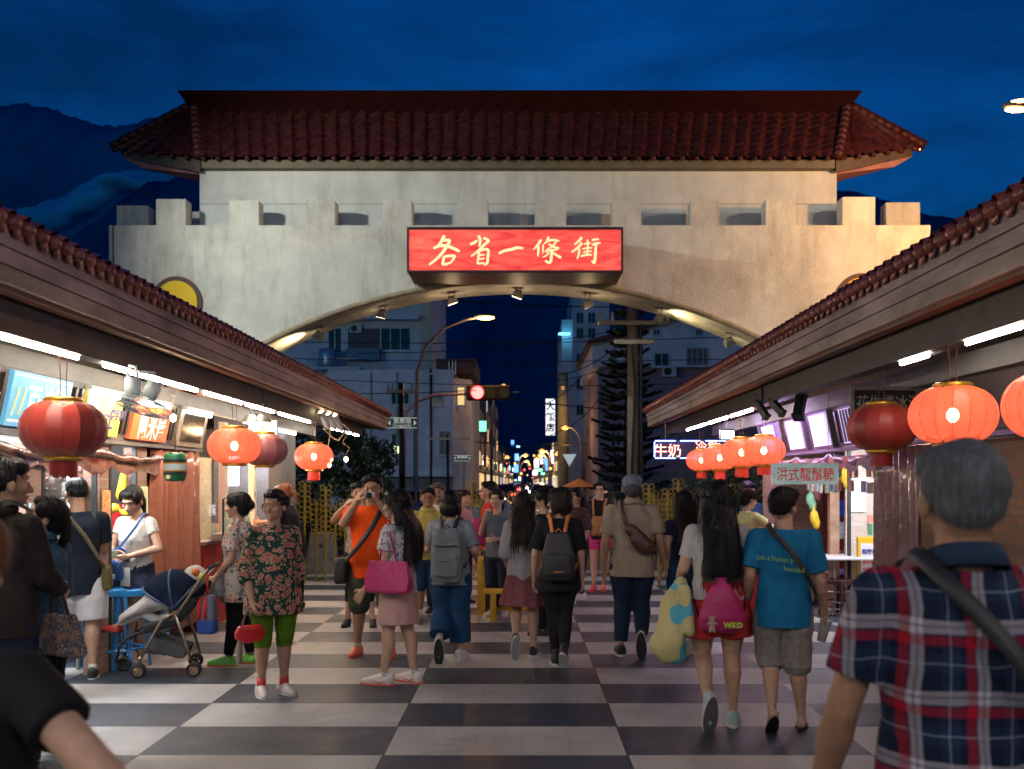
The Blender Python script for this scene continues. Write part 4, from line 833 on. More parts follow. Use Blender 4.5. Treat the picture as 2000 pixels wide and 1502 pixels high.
# inflated yellow balloon toy and red bag
m = MB(); c = W(243, 955, 10.05); m.cap(c+Vector((0, 0, .16)), c+Vector((-.03, 0, -.06)), .035, .055); m.ell(c+Vector((-.1, 0, -.18)), (.06, .05, .05)).ell(c+Vector((0, 0, .28)), (.02, .02, .05)).ell(c+Vector((.03, 0, -.22)), (.07, .05, .045))
o = link('inflatable_toy', m.remesh(.012, 3), None, mat('inflatable_yellow', (.85, .62, .06), .2, coat=1), True); tag(o, 'yellow inflatable toy in clear wrap hanging in the shop', 'toy')
o = MB().box(W(236, 1010, 10.4), (.2, .1, .26)).box(W(236, 1010, 10.34), (.15, .01, .1)).build('gift_box', mat('gift_red', (.6, .02, .02), .35, nz=(20, .3)), None, bevel=.01); tag(o, 'red gift box hanging behind the woman in white', 'box')
o = MB().box(W(185, 860, 7.9), (.02, .02, .02)).build('spare_hook', cast); tag(o, 'tiny metal hook under the awning by the dark red lantern', 'hook')
# goods on the counter under the hands of the buyers
t = thing('goods_table', 'low table heaped with colourful snacks at the left shop', 'table', (-3.8, 9.8, 0)); MB().b2((-4.0, 9.45, .80), (-3.68, 10.12, .84)).build('table_top', whiteb, t)
for x in (-3.96, -3.72):
    for y in (9.5, 10.08): MB().tube([(x, y, 0), (x, y, .80)], .018, 8).build('leg', cast, t)
for i in range(26):
    x = -3.96+.24*rnd.random(); y = 9.5+.56*rnd.random(); o = MB().box((x, y, .875+.05*(i % 4)), (.1, .12, .06), rz=rnd.random()*3).build('snack_box', rnd.choice(pk), None, bevel=.006); tag(o, 'small bright snack box heaped on the left table', 'snack box', 'small bright snack box heaped on the left table')
# red shop: poster panel, roll and menu A-board
o = thing('menu_board', 'slanted pale menu board with pictures by the red counter', 'menu board', W(450, 1045, 10.8)); a = [W(437, 1095, 11.3), W(500, 1085, 11.5), W(484, 985, 11.6), W(437, 985, 11.4)]
slab(a, 0, .02).build('panel', glow_panel_mat('menu_print', (.20, .35, .15), (.85, .80, .62), .12, 9, (1, 1, 1)), o)
m = MB(); m.tube([W(436, 1100, 11.3), W(436, 975, 11.4), W(462, 968, 11.5)], .012, 6); m.build('stand', blk, o)
o = MB().b2((-3.57, 12.2, .99), (-3.3, 12.6, 1.08)).build('steel_tray', mat('steel', 0), None, bevel=.01); tag(o, 'steel tray on the red shop counter', 'tray')
o = MB().b2((-3.64, 11.96, 1.02), (-3.62, 12.4, 1.95)).build('poster', glow_panel_mat('roll_print', (.55, .38, .15), (.9, .82, .6), .1, 7, (1, 2, 3)), None); tag(o, 'long pale poster on the frame of the red shop', 'poster')
o = MB().box(W(513, 860, 13.5), (.35, .02, .5), rx=0).build('poster', glow_panel_mat('plan_print', (.6, .5, .35), (.95, .9, .8), .4, 5, (1, 1, 1)), None); tag(o, 'bright pale poster high behind the faded lantern', 'poster')
for i, x in enumerate((489, 513)):
    c = W(x, 822, 11.9); t = thing('heat_lamp', ('left' if i == 0 else 'right')+' one of two round lamps over the red shop', 'lamp', c); MB().lathe([(.02, .07), (.05, .06), (.1, -.01), (.102, -.02)], c, 20).build('shade', cast, t, True); MB().ell(c+Vector((0, 0, -.015)), (.085, .085, .02)).build('bulb', mat('heat_bulb', (1, .8, .6), .4, emit=9, ecol=(1, .72, .5)), t, True); MB().tube([c, (c.x, c.y, 2.7)], .006, 5).build('cord', blk, t)
# bags of snacks strung under the awnings, posters and price cards
for X, d0, d1, n_, rows_, lb in ((-4.12, 6.6, 10.2, 26, 2, 'bag of snacks strung under the left awning'), (3.60, 10.9, 13.6, 14, 2, 'bag of sweets strung under the lilac awning')):
    for j in range(rows_):
        for i in range(n_):
            if rnd.random() < .25: continue
            y = d0+(d1-d0)*(i+rnd.uniform(-.25, .25))/n_; z = 1.78-.17*j+rnd.uniform(-.02, .02); q = MB(); q.box((X, y, z), (.03, .085, .12), rx=rnd.uniform(-.12, .12)).tube([(X, y, z+.06), (X, y, 1.9)], .002, 4); tag(q.build('snack_bag', rnd.choice(pk), None, bevel=.008), lb, 'snack bag', lb)
for X, y, z, w, h_, c1, c2, lb in ((-3.64, 9.32, 1.45, .17, .3, (.8, .1, .05), (.95, .8, .3), 'red and yellow price poster on the second brick pier'), (-3.64, 7.97, 1.35, .2, .34, (.1, .4, .7), (.9, .9, .9), 'blue and white poster on the first brick pier'), (-3.64, 10.26, 1.5, .17, .26, (.75, .7, .2), (.95, .95, .8), 'yellow price card on the third brick pier'), (-4.76, 13.3, 1.6, .9, .5, (.85, .3, .1), (.98, .8, .5), 'long orange menu on the back wall of the red shop'), (-4.76, 12.5, 1.2, .4, .5, (.9, .85, .7), (.98, .95, .9), 'cream menu on the back wall of the red shop'), (4.88, 12.0, 1.5, .8, .6, (.85, .2, .1), (.95, .9, .8), 'red and cream poster on the back wall of the brick shop')):
    o = MB().b2((X-.006, y-w/2, z-h_/2), (X+.006, y+w/2, z+h_/2)).build('poster', glow_panel_mat('print%d' % int(y*100), c1, c2, .15, 11, (1, 1, 3)), None); tag(o, lb, 'poster')
for i in range(9):
    o = tag(MB().lathe([(.03, -.08), (.045, -.075), (.045, .05), (.03, .07), (.03, .09)], (-3.85+.06*(i % 3), 12.75+.13*(i//3)+.05*(i % 2), 1.075), 14).build('snack_jar', pk[(i*4) % 9], None, True), 'clear topped snack jar on the red shop counter', 'jar', 'clear topped snack jar on the red shop counter')
# stools
def stool(loc, rz, label, m, group, h=.45, w=.15):
    t = thing('plastic_stool', label, 'stool', loc, rz, group); s_ = MB(); s_.loft([[Vector((x*w*q, y*w*q, z)) for x, y in ((-1, -1), (-.4, -1.06), (.4, -1.06), (1, -1), (1.06, -.4), (1.06, .4), (1, 1), (.4, 1.06), (-.4, 1.06), (-1, 1), (-1.06, .4), (-1.06, -.4))] for q, z in ((1.0, h-.06), (.97, h-.012), (.88, h))]); s_.build('seat', m, t, local=True)
    for x in (-1, 1):
        for y in (-1, 1):
            l = MB(); P = lambda q, z, x=x, y=y: [Vector((x*w*q+a, y*w*q+b, z)) for a, b in ((-.027*x, .0), (0, 0), (0, -.027*y), (-.02*x, -.02*y))]
            l.loft([P(.98, h-.05), P(1.25, 0)]); l.build('leg', m, t, local=True)
    for z, q in ((.17, 1.12),):
        r_ = MB()
        for k in range(4):
            a = R(90*k); ca, sa = math.cos(a), math.sin(a); p = [Vector((ca*u-sa*v, sa*u+ca*v, z)) for u, v in ((-w*q, -w*q), (w*q, -w*q))]; r_.tube(p, .013, 4)
        r_.build('rung', m, t, local=True)
    return t
bl = mat('plastic_blue', (.02, .27, .72), .35, nz=(5, .15)); lil = mat('plastic_lilac', (.45, .30, .75), .35)
stool((X_(150, 9.9), 9.9, 0), .3, 'blue plastic stool between the legs of the man in navy', bl, 'blue plastic stools on the left', .58)
stool((X_(238, 9.7), 9.7, 0), .9, 'blue plastic stool left of the pushchair, in front of the woman in white', bl, 'blue plastic stools on the left', .70)
stool((X_(290, 10.4), 10.4, 0), .2, 'blue plastic stool seen through the pushchair frame', bl, 'blue plastic stools on the left', .66)
stool((X_(206, 9.55), 9.55, 0), .5, 'tallest blue plastic stool between the man in navy and the woman in white', bl, 'blue plastic stools on the left', .72, .16)
stool((X_(1635, 14.6), 14.6, 0), .1, 'lilac plastic stool behind the folding table', lil, None, .48)
stool((X_(1640, 13.4), 13.4, 0), .6, 'dark brown stool under the folding table', mat('plastic_brown', (.05, .02, .02), .4), None, .45)
# folding table
t = thing('folding_table', 'white folding table on grey tube legs outside the brick shop', 'table', (4.05, 13.7, 0))
MB().b2((3.72, 13.25, .695), (4.4, 14.1, .725)).build('table_top', mat('table_white', (.72, .72, .74), .35), t, bevel=.006)
for x in (3.82, 4.3):
    l = MB(); l.tube([(x-.08, 13.3, .69), (x-.08, 13.3, .02), (x+.08, 13.3, .02), (x+.08, 13.3, .69)], .012, 6); l.build('leg', gyl, t)
    l = MB(); l.tube([(x, 14.0, .69), (x, 14.0, .02)], .012, 6); l.build('leg', gyl, t)
l = MB(); l.tube([(3.8, 13.3, .3), (4.3, 13.3, .3)], .01, 6).tube([(3.8, 13.3, .08), (4.3, 13.3, .08)], .01, 6); l.build('cross_bar', gyl, t)
# menu standing board, right
t = thing('standing_sign', 'yellow edged standing board with red and blue writing', 'sign', (4.36, 13.35, 0)); MB().b2((4.22, 13.38, .02), (4.56, 13.46, .98)).build('frame', mat('board_yellow', (.80, .50, .03), .5), t, bevel=.006); MB().b2((4.25, 13.370, .06), (4.47, 13.381, .90)).build('face', mat('board_white', (.74, .74, .78), .4, emit=.12), t)
for s_, z, m_, sz in (('龍鬚糖', .80, navy_t, .065), ('原味花生', .66, red_t, .045), ('芝麻抹茶', .57, red_t, .045), ('現做現賣', .38, navy_t, .045), ('花蓮特產', .26, navy_t, .045)): text('lettering', s_, sz, m_, (4.36, 13.366, z), (1, 0, 0), (0, 0, 1), t, .001, bold=.001)
# arcade cabinet
t = thing('arcade_cabinet', 'dark red game cabinet with blue panel inside the brick shop', 'arcade cabinet', (4.55, 14.7, 0)); y = 14.6
MB().prism([(y+.55, 0), (y, 0), (y, .62), (y-.08, .72), (y+.04, 1.02), (y, 1.5), (y+.55, 1.55)], 4.28, 4.78, 'x').build('cabinet', mat('cab_red', (.22, .02, .03), .4), t)
MB().b2((4.31, y-.025, 1.2), (4.75, y+.02, 1.42)).build('marquee', mat('cab_blue', (.02, .05, .45), .4, emit=.3), t); MB().b2((4.31, y-.01, .78), (4.75, y+.03, 1.12)).build('screen', glow_panel_mat('prizes', (.05, .15, .4), (.8, .75, .6), .35, 16, (1, 1, 1)), t); MB().b2((4.31, y-.1, .66), (4.75, y-.06, .74)).build('control_deck', mat('deck_pink', (.6, .3, .4), .5), t)
# wall papers in the bright partition
for a_, b_, z0, z1, m_, lb in ((4.27, 4.48, 1.28, 1.72, mat('paper_mint', (.72, .85, .78), .5, emit=.5), 'framed white notice on the bright brick partition'), (4.50, 4.6, 1.06, 1.24, mat('paper_red', (.75, .3, .25), .5, emit=.1), 'small red paper charm on the bright partition'), (4.58, 4.7, 1.75, 2.1, mat('flag_red', (.85, .08, .05), .5, emit=.4), 'red pennant hanging at the bright partition')):
    o = MB().b2((a_, 13.88, z0), (b_, 13.895, z1)).build('notice', m_, None); tag(o, lb, 'notice')
o = MB().b2((4.44, 13.5, .99), (4.66, 13.7, 1.14)).build('basket', mat('basket_green', (.25, .65, .42), .4)); tag(o, 'mint green basket on top of the yellow board', 'basket')
for i, (px_, py_, c_) in enumerate(((1648, 930, (.85, .6, .04)), (1590, 1010, (.85, .6, .04)), (1583, 975, (.3, .7, .5)), (1594, 955, (.75, .3, .35)))):
    c = W(px_, py_, 13.9+.2*i); m = MB(); m.ell(c, (.06, .05, .1)).ell(c+Vector((.03, 0, -.08)), (.05, .05, .09)).ell(c+Vector((0, 0, .13)), (.015, .015, .06)); o = link('hanging_toy', m.remesh(.014, 2), None, mat('hang%d' % i, c_, .5), True); tag(o, ['yellow ribbon bundle hanging right of the mint sign', 'yellow cushion toy beside the boy in blue', 'mint green cloth toy hanging in the brick shop', 'pink cloth toy hanging in the brick shop'][i], 'toy')
o = thing('street_barbecue', 'dark cooking cart in front of the yellow shirted woman', 'cart', (X_(1485, 13), 13, 0)); MB().b2((X_(1475, 13), 12.8, .5), (X_(1520, 13), 13.4, .95)).build('body', mat('cart_dark', (.03, .03, .035), .3, metal=.5, nz=(9, .4)), o, bevel=.01)
for k in range(4): MB().tube([(X_(1480+k % 2*34, 13), 12.85+.45*(k//2), 0), (X_(1480+k % 2*34, 13), 12.85+.45*(k//2), .5)], .02, 8).build('leg', cast, o)
for i in range(8):
    c = (X_(1480+i*5, 12.95), 12.9+.05*(i % 3), 1.0+.02*(i % 2)); q = tag(MB().lathe([(.02, .07), (.025, .03), (.025, -.05), (.005, -.05)], c, 10).build('sauce_bottle', mat('bottle%d' % (i % 3), [(.7, .5, .05), (.2, .05, .02), (.5, .45, .3)][i % 3], .2, coat=1), None, True), 'small sauce bottle on the dark cooking cart', 'bottle', 'small sauce bottle on the dark cooking cart')
o = tag(MB().b2((X_(1448, 12.6), 12.45, 0), (X_(1505, 12.6), 12.7, .86)).b2((X_(1446, 12.6), 12.43, .861), (X_(1507, 12.6), 12.72, .90)).build('red_counter', mat('counter_red', (.55, .03, .02), .4, nz=(6, .3)), None, bevel=.01), 'small red counter behind the girl in the red shorts', 'counter')
# ---------------- stone blocks and curled rods ----------------
stone = mat('block_stone', (.20, .20, .19), .9, nz=(5, .4), bump=(30, .01))
for px_, D, w, h, lb in ((630, 19.6, .55, .74, 'grey tapered concrete barrier block at the end of the left hall'), (1590, 19.0, .55, .74, 'grey tapered concrete barrier block behind the right hall'), (724, 19.8, .5, .72, 'grey concrete barrier block behind the man in orange')):
    x = X_(px_, D); t = thing('barrier_block', lb, 'barrier', (x, D, 0)); q = MB(); q.loft([[Vector((x+sx*w/2*k, D+sy*.22*k, z)) for sx, sy in ((-1, -1), (1, -1), (1, 1), (-1, 1))] for k, z in ((1, 0), (1, .12), (.74, h))]); q.build('body', stone, t, bevel=.02); MB().tube([(x, D-.19, .5), (x, D+.15, .5)], .035, 12).build('ring_hole', dark_v, t)
rod_y = mat('rod_yellow', (.24, .175, .012), .6, nz=(9, .4))
def rod(px_, ytop, ybot, D, label):
    x = X_(px_, D); z1 = Z_(ytop, D); z0 = Z_(ybot, D); t = thing('ringed_rod', label, 'rod', (x, D, 0), 0, 'yellow rods with curled rings along the barrier')
    MB().tube([(x, D, 0), (x, D, z1-.03)], .016, 6).build('stem', rod_y, t)
    q = MB(); n = int((z1-z0)/.085)
    for i in range(n):
        for s_ in (-1, 1):
            z = z1-.04-i*.085; q.tube([(x+s_*.052+.042*math.cos(a*math.pi/5), D+.004*s_, z+.042*math.sin(a*math.pi/5)) for a in range(11)], .0075, 4, cap=False)
    q.build('rings', rod_y, t)
for i, (a, b, c_, d, l) in enumerate(((595, 940, 1030, 17.5, 'rod with rings right beside the grey pier'), (618, 976, 1062, 17.8, 'shorter rod in front of the concrete block'), (636, 948, 1040, 17.6, 'tall rod above the concrete block'), (655, 985, 1060, 17.9, 'low rod right of the concrete block'), (674, 976, 1050, 17.8, 'rod left of the man in orange'), (693, 966, 1030, 17.9, 'rod hidden partly by the man in orange'), (921, 938, 1010, 18, 'rod right of the woman with the grey backpack'), (939, 975, 1020, 18.2, 'short rod left of the woman eating'), (1003, 960, 1000, 18.2, 'thin rod above the long haired girl'), (1267, 945, 1040, 17.4, 'first rod right of the man in the cap'), (1287, 975, 1055, 17.6, 'second rod right of the man in the cap'), (1304, 955, 1050, 17.4, 'third rod right of the man in the cap'), (1325, 935, 975, 17.8, 'far rod behind the long haired woman'), (1425, 946, 1010, 17, 'rod between the girl and the cooking stall'), (1276, 960, 1030, 18.4, 'fourth rod, set back behind the man in the cap'), (1312, 968, 1050, 18.3, 'fifth rod, set back near the far rod'))): rod(a, b, c_, d, 'yellow '+l)
t = thing('low_fence', 'low arched yellow wire fence along the end of the plaza', 'fence', (0, 19.75, 0))
for x in [-4.2+.42*i for i in range(20)]:
    q = MB(); q.tube([(x+.21+.21*math.cos(a*math.pi/8), 19.75, .02+.42*math.sin(a*math.pi/8)) for a in range(9)], .008, 4).tube([(x+.42+.21*math.cos(a*math.pi/8), 19.77, .02+.42*math.sin(a*math.pi/8)) for a in range(9)], .008, 4); q.build('hoop', rod_y, t)
# yellow bench and box
yel = mat('paint_yellow', (.66, .38, .015), .5, nz=(7, .3)); ply = mat('box_inner', (.10, .07, .04), .8, nz=(6, .4))
D = 13.4; t = thing('yellow_cabinet', 'yellow framed open box standing left of the bench', 'cabinet', (X_(960, D), D, 0)); x0, x1 = X_(932, D), X_(1000, D)
for p, q in (((x0, D, 0), (x0+.1, D+.5, Z_(1092, D))), ((x1-.05, D, 0), (x1, D+.5, Z_(1092, D))), ((x0+.101, D, Z_(1092, D)-.05), (x1-.051, D+.5, Z_(1092, D)))): MB().b2(p, q).build('panel', yel, t)
MB().b2((x0+.101, D+.42, .05), (x1-.051, D+.46, Z_(1092, D)-.051)).b2((x0+.101, D+.02, .42), (x1-.051, D+.419, .45)).build('shelf', ply, t)
D = 12.9; t = thing('yellow_bench', 'low yellow wooden bench hidden partly by the girl in the pink skirt', 'bench', (X_(1010, D), D, 0)); x0, x1 = X_(945, D), X_(1078, D)
MB().b2((x0, D-.16, .33), (x1, D+.16, .37)).build('seat', yel, t, bevel=.005)
for x in (x0+.08, x1-.12): MB().b2((x, D-.14, 0), (x+.07, D+.14, .329)).build('leg', yel, t)
MB().b2((x0+.15, D-.02, .12), (x1-.12, D+.02, .16)).build('rail', yel, t)
# ---------------- buildings across the road ----------------
conc = mat('render_pale', (.56, .62, .68), .85, nz=(.5, .3), bump=(6, .02)); conc2 = mat('render_white', (.60, .63, .70), .85, nz=(.6, .35), bump=(6, .02))
mauve = mat('render_mauve', (.28, .20, .25), .85, nz=(.5, .35)); dk_glass = mat('window_dark', (.015, .018, .022), .12, nz=(2, .4)); alu = mat('window_alu', (.40, .42, .44), .4, metal=.4)
rust = mat('shed_rust', (.10, .04, .04), .7, nz=(1.5, .5)); lit_y = mat('window_lit_yellow', (.9, .7, .35), .5, emit=.9, ecol=(1, .66, .25)); shutter = mat('shutter', (.16, .15, .15), .5, metal=.3, nz=(4, .3))
def bwin(par, x0, x1, y0, y1, D, pane=dk_glass, fr=alu, mull=1, name='window'):
    a = W(x0, y1, D); b = W(x1, y0, D); w = .06; m = MB()
    m.b2((a.x, D-.06, a.z), (b.x, D-.001, a.z+w)).b2((a.x, D-.06, b.z-w), (b.x, D-.001, b.z)).b2((a.x, D-.06, a.z+w), (a.x+w, D-.001, b.z-w)).b2((b.x-w, D-.06, a.z+w), (b.x, D-.001, b.z-w))
    for k in range(mull): x = a.x+(b.x-a.x)*(k+1)/(mull+1); m.b2((x-w*.4, D-.055, a.z+w+.001), (x+w*.4, D-.001, b.z-w-.001))
    o = m.build(name, fr, par); MB().b2((a.x+w, D-.03, a.z+w), (b.x-w, D-.003, b.z-w)).build('pane', pane, o)
    MB().b2((a.x-.08, D-.16, a.z-.08), (b.x+.08, D-.001, a.z-.001)).build('sill', conc, o); return o
def ac(par, px_, py_, D):
    c = W(px_, py_, D-.2); m = MB(); m.box(c, (.8, .34, .58)); m.build('air_conditioner', mat('ac_white', (.55, .57, .58), .5, nz=(5, .2)), par, bevel=.02)
    MB().tube([(c.x-.1, c.y-.175, c.z), (c.x-.1, c.y-.18, c.z)], .22, 16).build('fan_grille', dark_v, par)
Z0 = -.02
D = 72; A = thing('concrete_block', 'tall pale concrete apartment block seen through the left half of the arch', 'building', (X_(700, D), D, 0))
MB().b2((X_(545, D), D, Z0), (X_(842, D), D+14, 17.5)).build('wall', conc, A)
MB().b2((X_(822, D), D-.3, Z_(722, D)), (X_(842, D)+.02, D-.001, 17.5)).build('lit_side_strip', mat('lit_side_cream', (.5, .48, .38), .8, nz=(1, .2)), A)  # side of the block in yellow lamplight, the light put into its colour
MB().b2((X_(600, D), D-1.1, Z_(628, D)), (X_(820, D), D-.002, Z_(620, D))).build('canopy', conc, A)
MB().b2((X_(680, D), D-.05, Z_(705, D)), (X_(742, D), D-.001, Z_(642, D))).build('balcony_recess', mat('recess', (.10, .11, .12), .9), A)
MB().b2((X_(680, D), D-.9, Z_(707, D)), (X_(744, D), D-.06, Z_(683, D))).build('balcony_front', mat('rail_blue', (.06, .16, .28), .5, nz=(3, .3)), A)
bwin(A, 743, 802, 640, 685, D, mull=2); bwin(A, 768, 800, 575, 600, D); bwin(A, 640, 668, 640, 690, D); bwin(A, 760, 790, 520, 560, D)
ac(A, 695, 642, D)
m = MB()
for k in range(18): x = X_(600+k*6, D-1.5); m.tube([(x, D-1.5, Z_(722, D)), (x, D-1.5, Z_(706, D))], .02, 4)
m.tube([(X_(600, D), D-1.5, Z_(706, D)), (X_(704, D), D-1.5, Z_(706, D))], .03, 5).tube([(X_(600, D), D-1.5, Z_(722, D)), (X_(704, D), D-1.5, Z_(722, D))], .05, 5); m.build('railing', cast, A)
MB().b2((X_(590, D), D-2.2, Z_(728, D)), (X_(712, D), D-.003, Z_(723, D))).build('terrace', conc, A)
for x in (634, 662, 688): MB().b2((X_(x, D), D-2.1, Z0), (X_(x+7, D), D-1.8, Z_(729, D))).build('column', shutter, A)
MB().lathe([(.05, .0), (.55, .02), (.6, .1), (.6, 1.0), (.5, 1.2), (.1, 1.3)], (X_(636, D-2), D-1.4, Z_(722, D)), 18).build('water_tank', mat('tank_steel', (.35, .45, .5), .3, metal=.6), A, True)
D = 62; B = thing('corner_house', 'white three storey corner house behind the traffic signal', 'building', (X_(800, D), D, 0))
MB().b2((X_(640, D), D, Z0), (X_(885, D), D+10, Z_(722, D))).build('wall', conc2, B)
MB().add([(X_(885, D)+.001, D+.02, Z0), (X_(918, D), D+1.2, Z0), (X_(920, D), D+12, Z0), (X_(885, D)+.001, D+12, Z0)]+[(X_(885, D)+.001, D+.02, Z_(738, D)), (X_(918, D), D+1.2, Z_(738, D)), (X_(920, D), D+12, Z_(738, D)), (X_(885, D)+.001, D+12, Z_(738, D))], [(0, 1, 5, 4), (1, 2, 6, 5), (2, 3, 7, 6), (3, 0, 4, 7), (4, 5, 6, 7), (3, 2, 1, 0)]).build('corner_bay', conc2, B)
MB().b2((X_(846, D), D+2, Z_(722, D)+.002), (X_(926, D), D+9, Z_(693, D))).build('roof_shed', rust, B)
for x in (873, 880, 886): MB().tube([(X_(x, D), D+1.9, Z_(724, D)), (X_(x, D), D+1.9, Z_(697, D))], .05, 5).build('vent_pipe', cast, B)
bwin(B, 763, 800, 760, 791, D); bwin(B, 844, 866, 769, 793, D, mull=0); bwin(B, 764, 792, 846, 886, D); bwin(B, 892, 909, 755, 793, D+.3, lit_y, mull=0)
q = bwin(B, 857, 881, 842, 889, D, shutter, mull=1)
q = MB()
for k in range(14): z = Z_(887-k*3.3, D); q.b2((X_(858, D), D-.075, z), (X_(880, D), D-.055, z+.04))
q.build('louvres', mat('louvre', (.3, .3, .33), .5), B)
MB().b2((X_(640, D), D-.5, Z_(931, D)), (X_(885, D), D-.001, Z_(926, D))).build('awning_slab', conc, B)
MB().b2((X_(700, D), D-.03, .12), (X_(884, D), D-.002, Z_(932, D))).build('shop_shutters', shutter, B)
MB().b2((X_(770, D), D-.1, Z_(885, D)), (X_(785, D), D-.062, Z_(872, D))).build('lit_notice', mat('notice_lit', (.6, .9, .6), .4, emit=2, ecol=(.8, 1, .5)), B)
for x in (724, 775, 842): MB().tube([(X_(x, D), D-.1, 2.6), (X_(x, D), D-.1, Z_(726, D))], .05, 6).build('drain_pipe', cast, B)
D = 60; Rb = thing('gabled_house', 'mauve and white gabled house behind the pine at the right of the arch', 'building', (X_(1330, D), D, 0))
MB().b2((X_(1168, D), D, Z0), (X_(1700, D), D+12, Z_(718, D))).build('lower_wall', mauve, Rb)
MB().prism([(X_(1156, D), Z_(718, D)+.002), (X_(1700, D), Z_(718, D)+.002), (X_(1700, D), Z_(660, D)), (X_(1410, D), Z_(600, D)), (X_(1156, D), Z_(672, D))], D-.4, D+12, 'y').build('upper_wall', conc2, Rb)
MB().prism([(X_(1146, D), Z_(677, D)), (X_(1410, D), Z_(600, D)+.01), (X_(1720, D), Z_(664, D)), (X_(1720, D), Z_(658, D)), (X_(1410, D), Z_(592, D)), (X_(1146, D), Z_(669, D))], D-1, D+12.4, 'y').build('roof', rust, Rb)
bwin(Rb, 1277, 1307, 689, 716, D-.4); bwin(Rb, 1340, 1384, 679, 715, D-.4, shutter, mull=3); bwin(Rb, 1275, 1289, 643, 656, D-.4); bwin(Rb, 1358, 1372, 643, 656, D-.4); bwin(Rb, 1190, 1203, 688, 706, D-.4); bwin(Rb, 1192, 1214, 830, 872, D); bwin(Rb, 1318, 1345, 790, 830, D)
ac(Rb, 1307, 726, D)
MB().b2((X_(1168, D), D-1.2, Z_(918, D)), (X_(1240, D), D-.002, Z_(910, D))).build('awning', mat('awning_mauve', (.28, .12, .14), .6, nz=(4, .3)), Rb)
MB().b2((X_(1168, D), D-.04, .12), (X_(1700, D), D-.002, Z_(922, D))).build('shutter_row', shutter, Rb)
D = 96; T = thing('tall_block', 'slim blue grey tower block at the right side of the street', 'building', (X_(1140, D), D, 0))
MB().b2((X_(1118, D), D, Z0), (X_(1190, D), D+12, 19)).build('wall', conc, T); MB().b2((X_(1098, D), D+1, Z0), (X_(1117.8, D), D+12, 16.4)).build('side_wing', conc, T); MB().b2((X_(1091, D), D-.2, Z_(652, D)), (X_(1114, D), D+.9, Z_(650, D))).build('light_strip', mat('strip_cyan', (.3, .8, 1), .4, emit=3, ecol=(.15, .65, 1)), T)
for yy in (610, 640, 690, 740, 790): bwin(T, 1125, 1140, yy, yy+22, D); bwin(T, 1148, 1163, yy, yy+22, D)
# street canyon: rows of shop houses
hcols = [mat('house%d' % i, c, .85, nz=(.5, .35)) for i, c in enumerate([(.16, .13, .13), (.22, .2, .2), (.12, .11, .13), (.26, .22, .18), (.1, .09, .1)])]
wlit = [mat('far_window%d' % i, c, .5, emit=e, ecol=c) for i, (c, e) in enumerate([((1, .6, .25), .8), ((.6, .8, 1), .6), ((1, .85, .6), .5)])]
nsg = [mat('far_sign%d' % i, c, .5, emit=2.2, ecol=c) for i, c in enumerate([(.1, .35, 1), (1, .12, .1), (1, .95, .9), (.2, 1, .5), (1, .55, .12), (.3, .8, 1)])]
rr = random.Random(21)
for side in (-1, 1):
    y = 78.0 if side < 0 else 110.0; k = 0
    while y < 420:
        dp = rr.uniform(6, 12)*(1+y/220); h = rr.uniform(6, 12)*(1 if y < 150 else .9)
        if side < 0 and y < 110: h = min(h, 8.5)
        x0 = 3.5+rr.uniform(0, .6); x1 = x0+12
        if side > 0: x0 += .9
        o = thing('shop_house', '%s storey shop house %s of the street, number %s from the crossing' % (['two', 'three', 'four'][min(2, int((h-6)//2))], 'left' if side < 0 else 'right', ['one', 'two', 'three', 'four', 'five', 'six', 'seven', 'eight', 'nine', 'ten', 'eleven', 'twelve', 'thirteen', 'fourteen', 'fifteen', 'sixteen', 'seventeen', 'eighteen', 'nineteen', 'twenty'][min(k, 19)]), 'building', (side*(x0+2), y, 0), 0, 'shop houses down the street')
        MB().b2((side*x0, y, Z0), (side*x1, y+dp-.2, h)).build('wall', rr.choice(hcols), o)
        for f in range(int(h//3)):
            for w_ in range(max(1, int(dp//3.5))):
                yy = y+1+w_*3.4; zz = 3.9+f*3-.9
                if zz+1.3 > h: continue
                MB().b2((side*(x0-.05), yy, zz), (side*x0-side*.001, yy+1.6, zz+1.3)).build('window', rr.choice(wlit) if rr.random() < .35 else dk_glass, o)
        MB().b2((side*(x0-.9), y+.2, 2.6), (side*x0-side*.002, y+dp-.5, 2.85)).build('shop_canopy', shutter, o)
        MB().b2((side*(x0-.06), y+.6, .2), (side*x0-side*.001, y+dp-1, 2.4)).build('shop_window', rr.choice(wlit), o)
        if rr.random() < .5:
            sx = rr.uniform(.35, .7); sh_ = rr.uniform(.8, 2); zc_ = rr.uniform(3.4, max(3.6, h-2)); q = thing('blade_sign', 'lit vertical shop sign down the %s of the street, number %d' % ('left' if side < 0 else 'right', k+1), 'sign', (side*(x0-sx/2), y+.3, zc_), 0, 'lit shop signs down the street')
            q['label'] = 'lit vertical blade sign far down the %s side of the street' % ('left' if side < 0 else 'right'); q['group'] = 'blade signs on the %s' % ('left' if side < 0 else 'right')
            MB().b2((side*(x0-sx), y+.2, zc_), (side*x0-side*.01, y+.5, zc_+sh_)).build('face', rr.choice(nsg), q); MB().b2((side*(x0-sx-.04), y+.22, zc_-.05), (side*x0-side*.011, y+.48, zc_-.001)).build('frame', cast, q)
        y += dp; k += 1
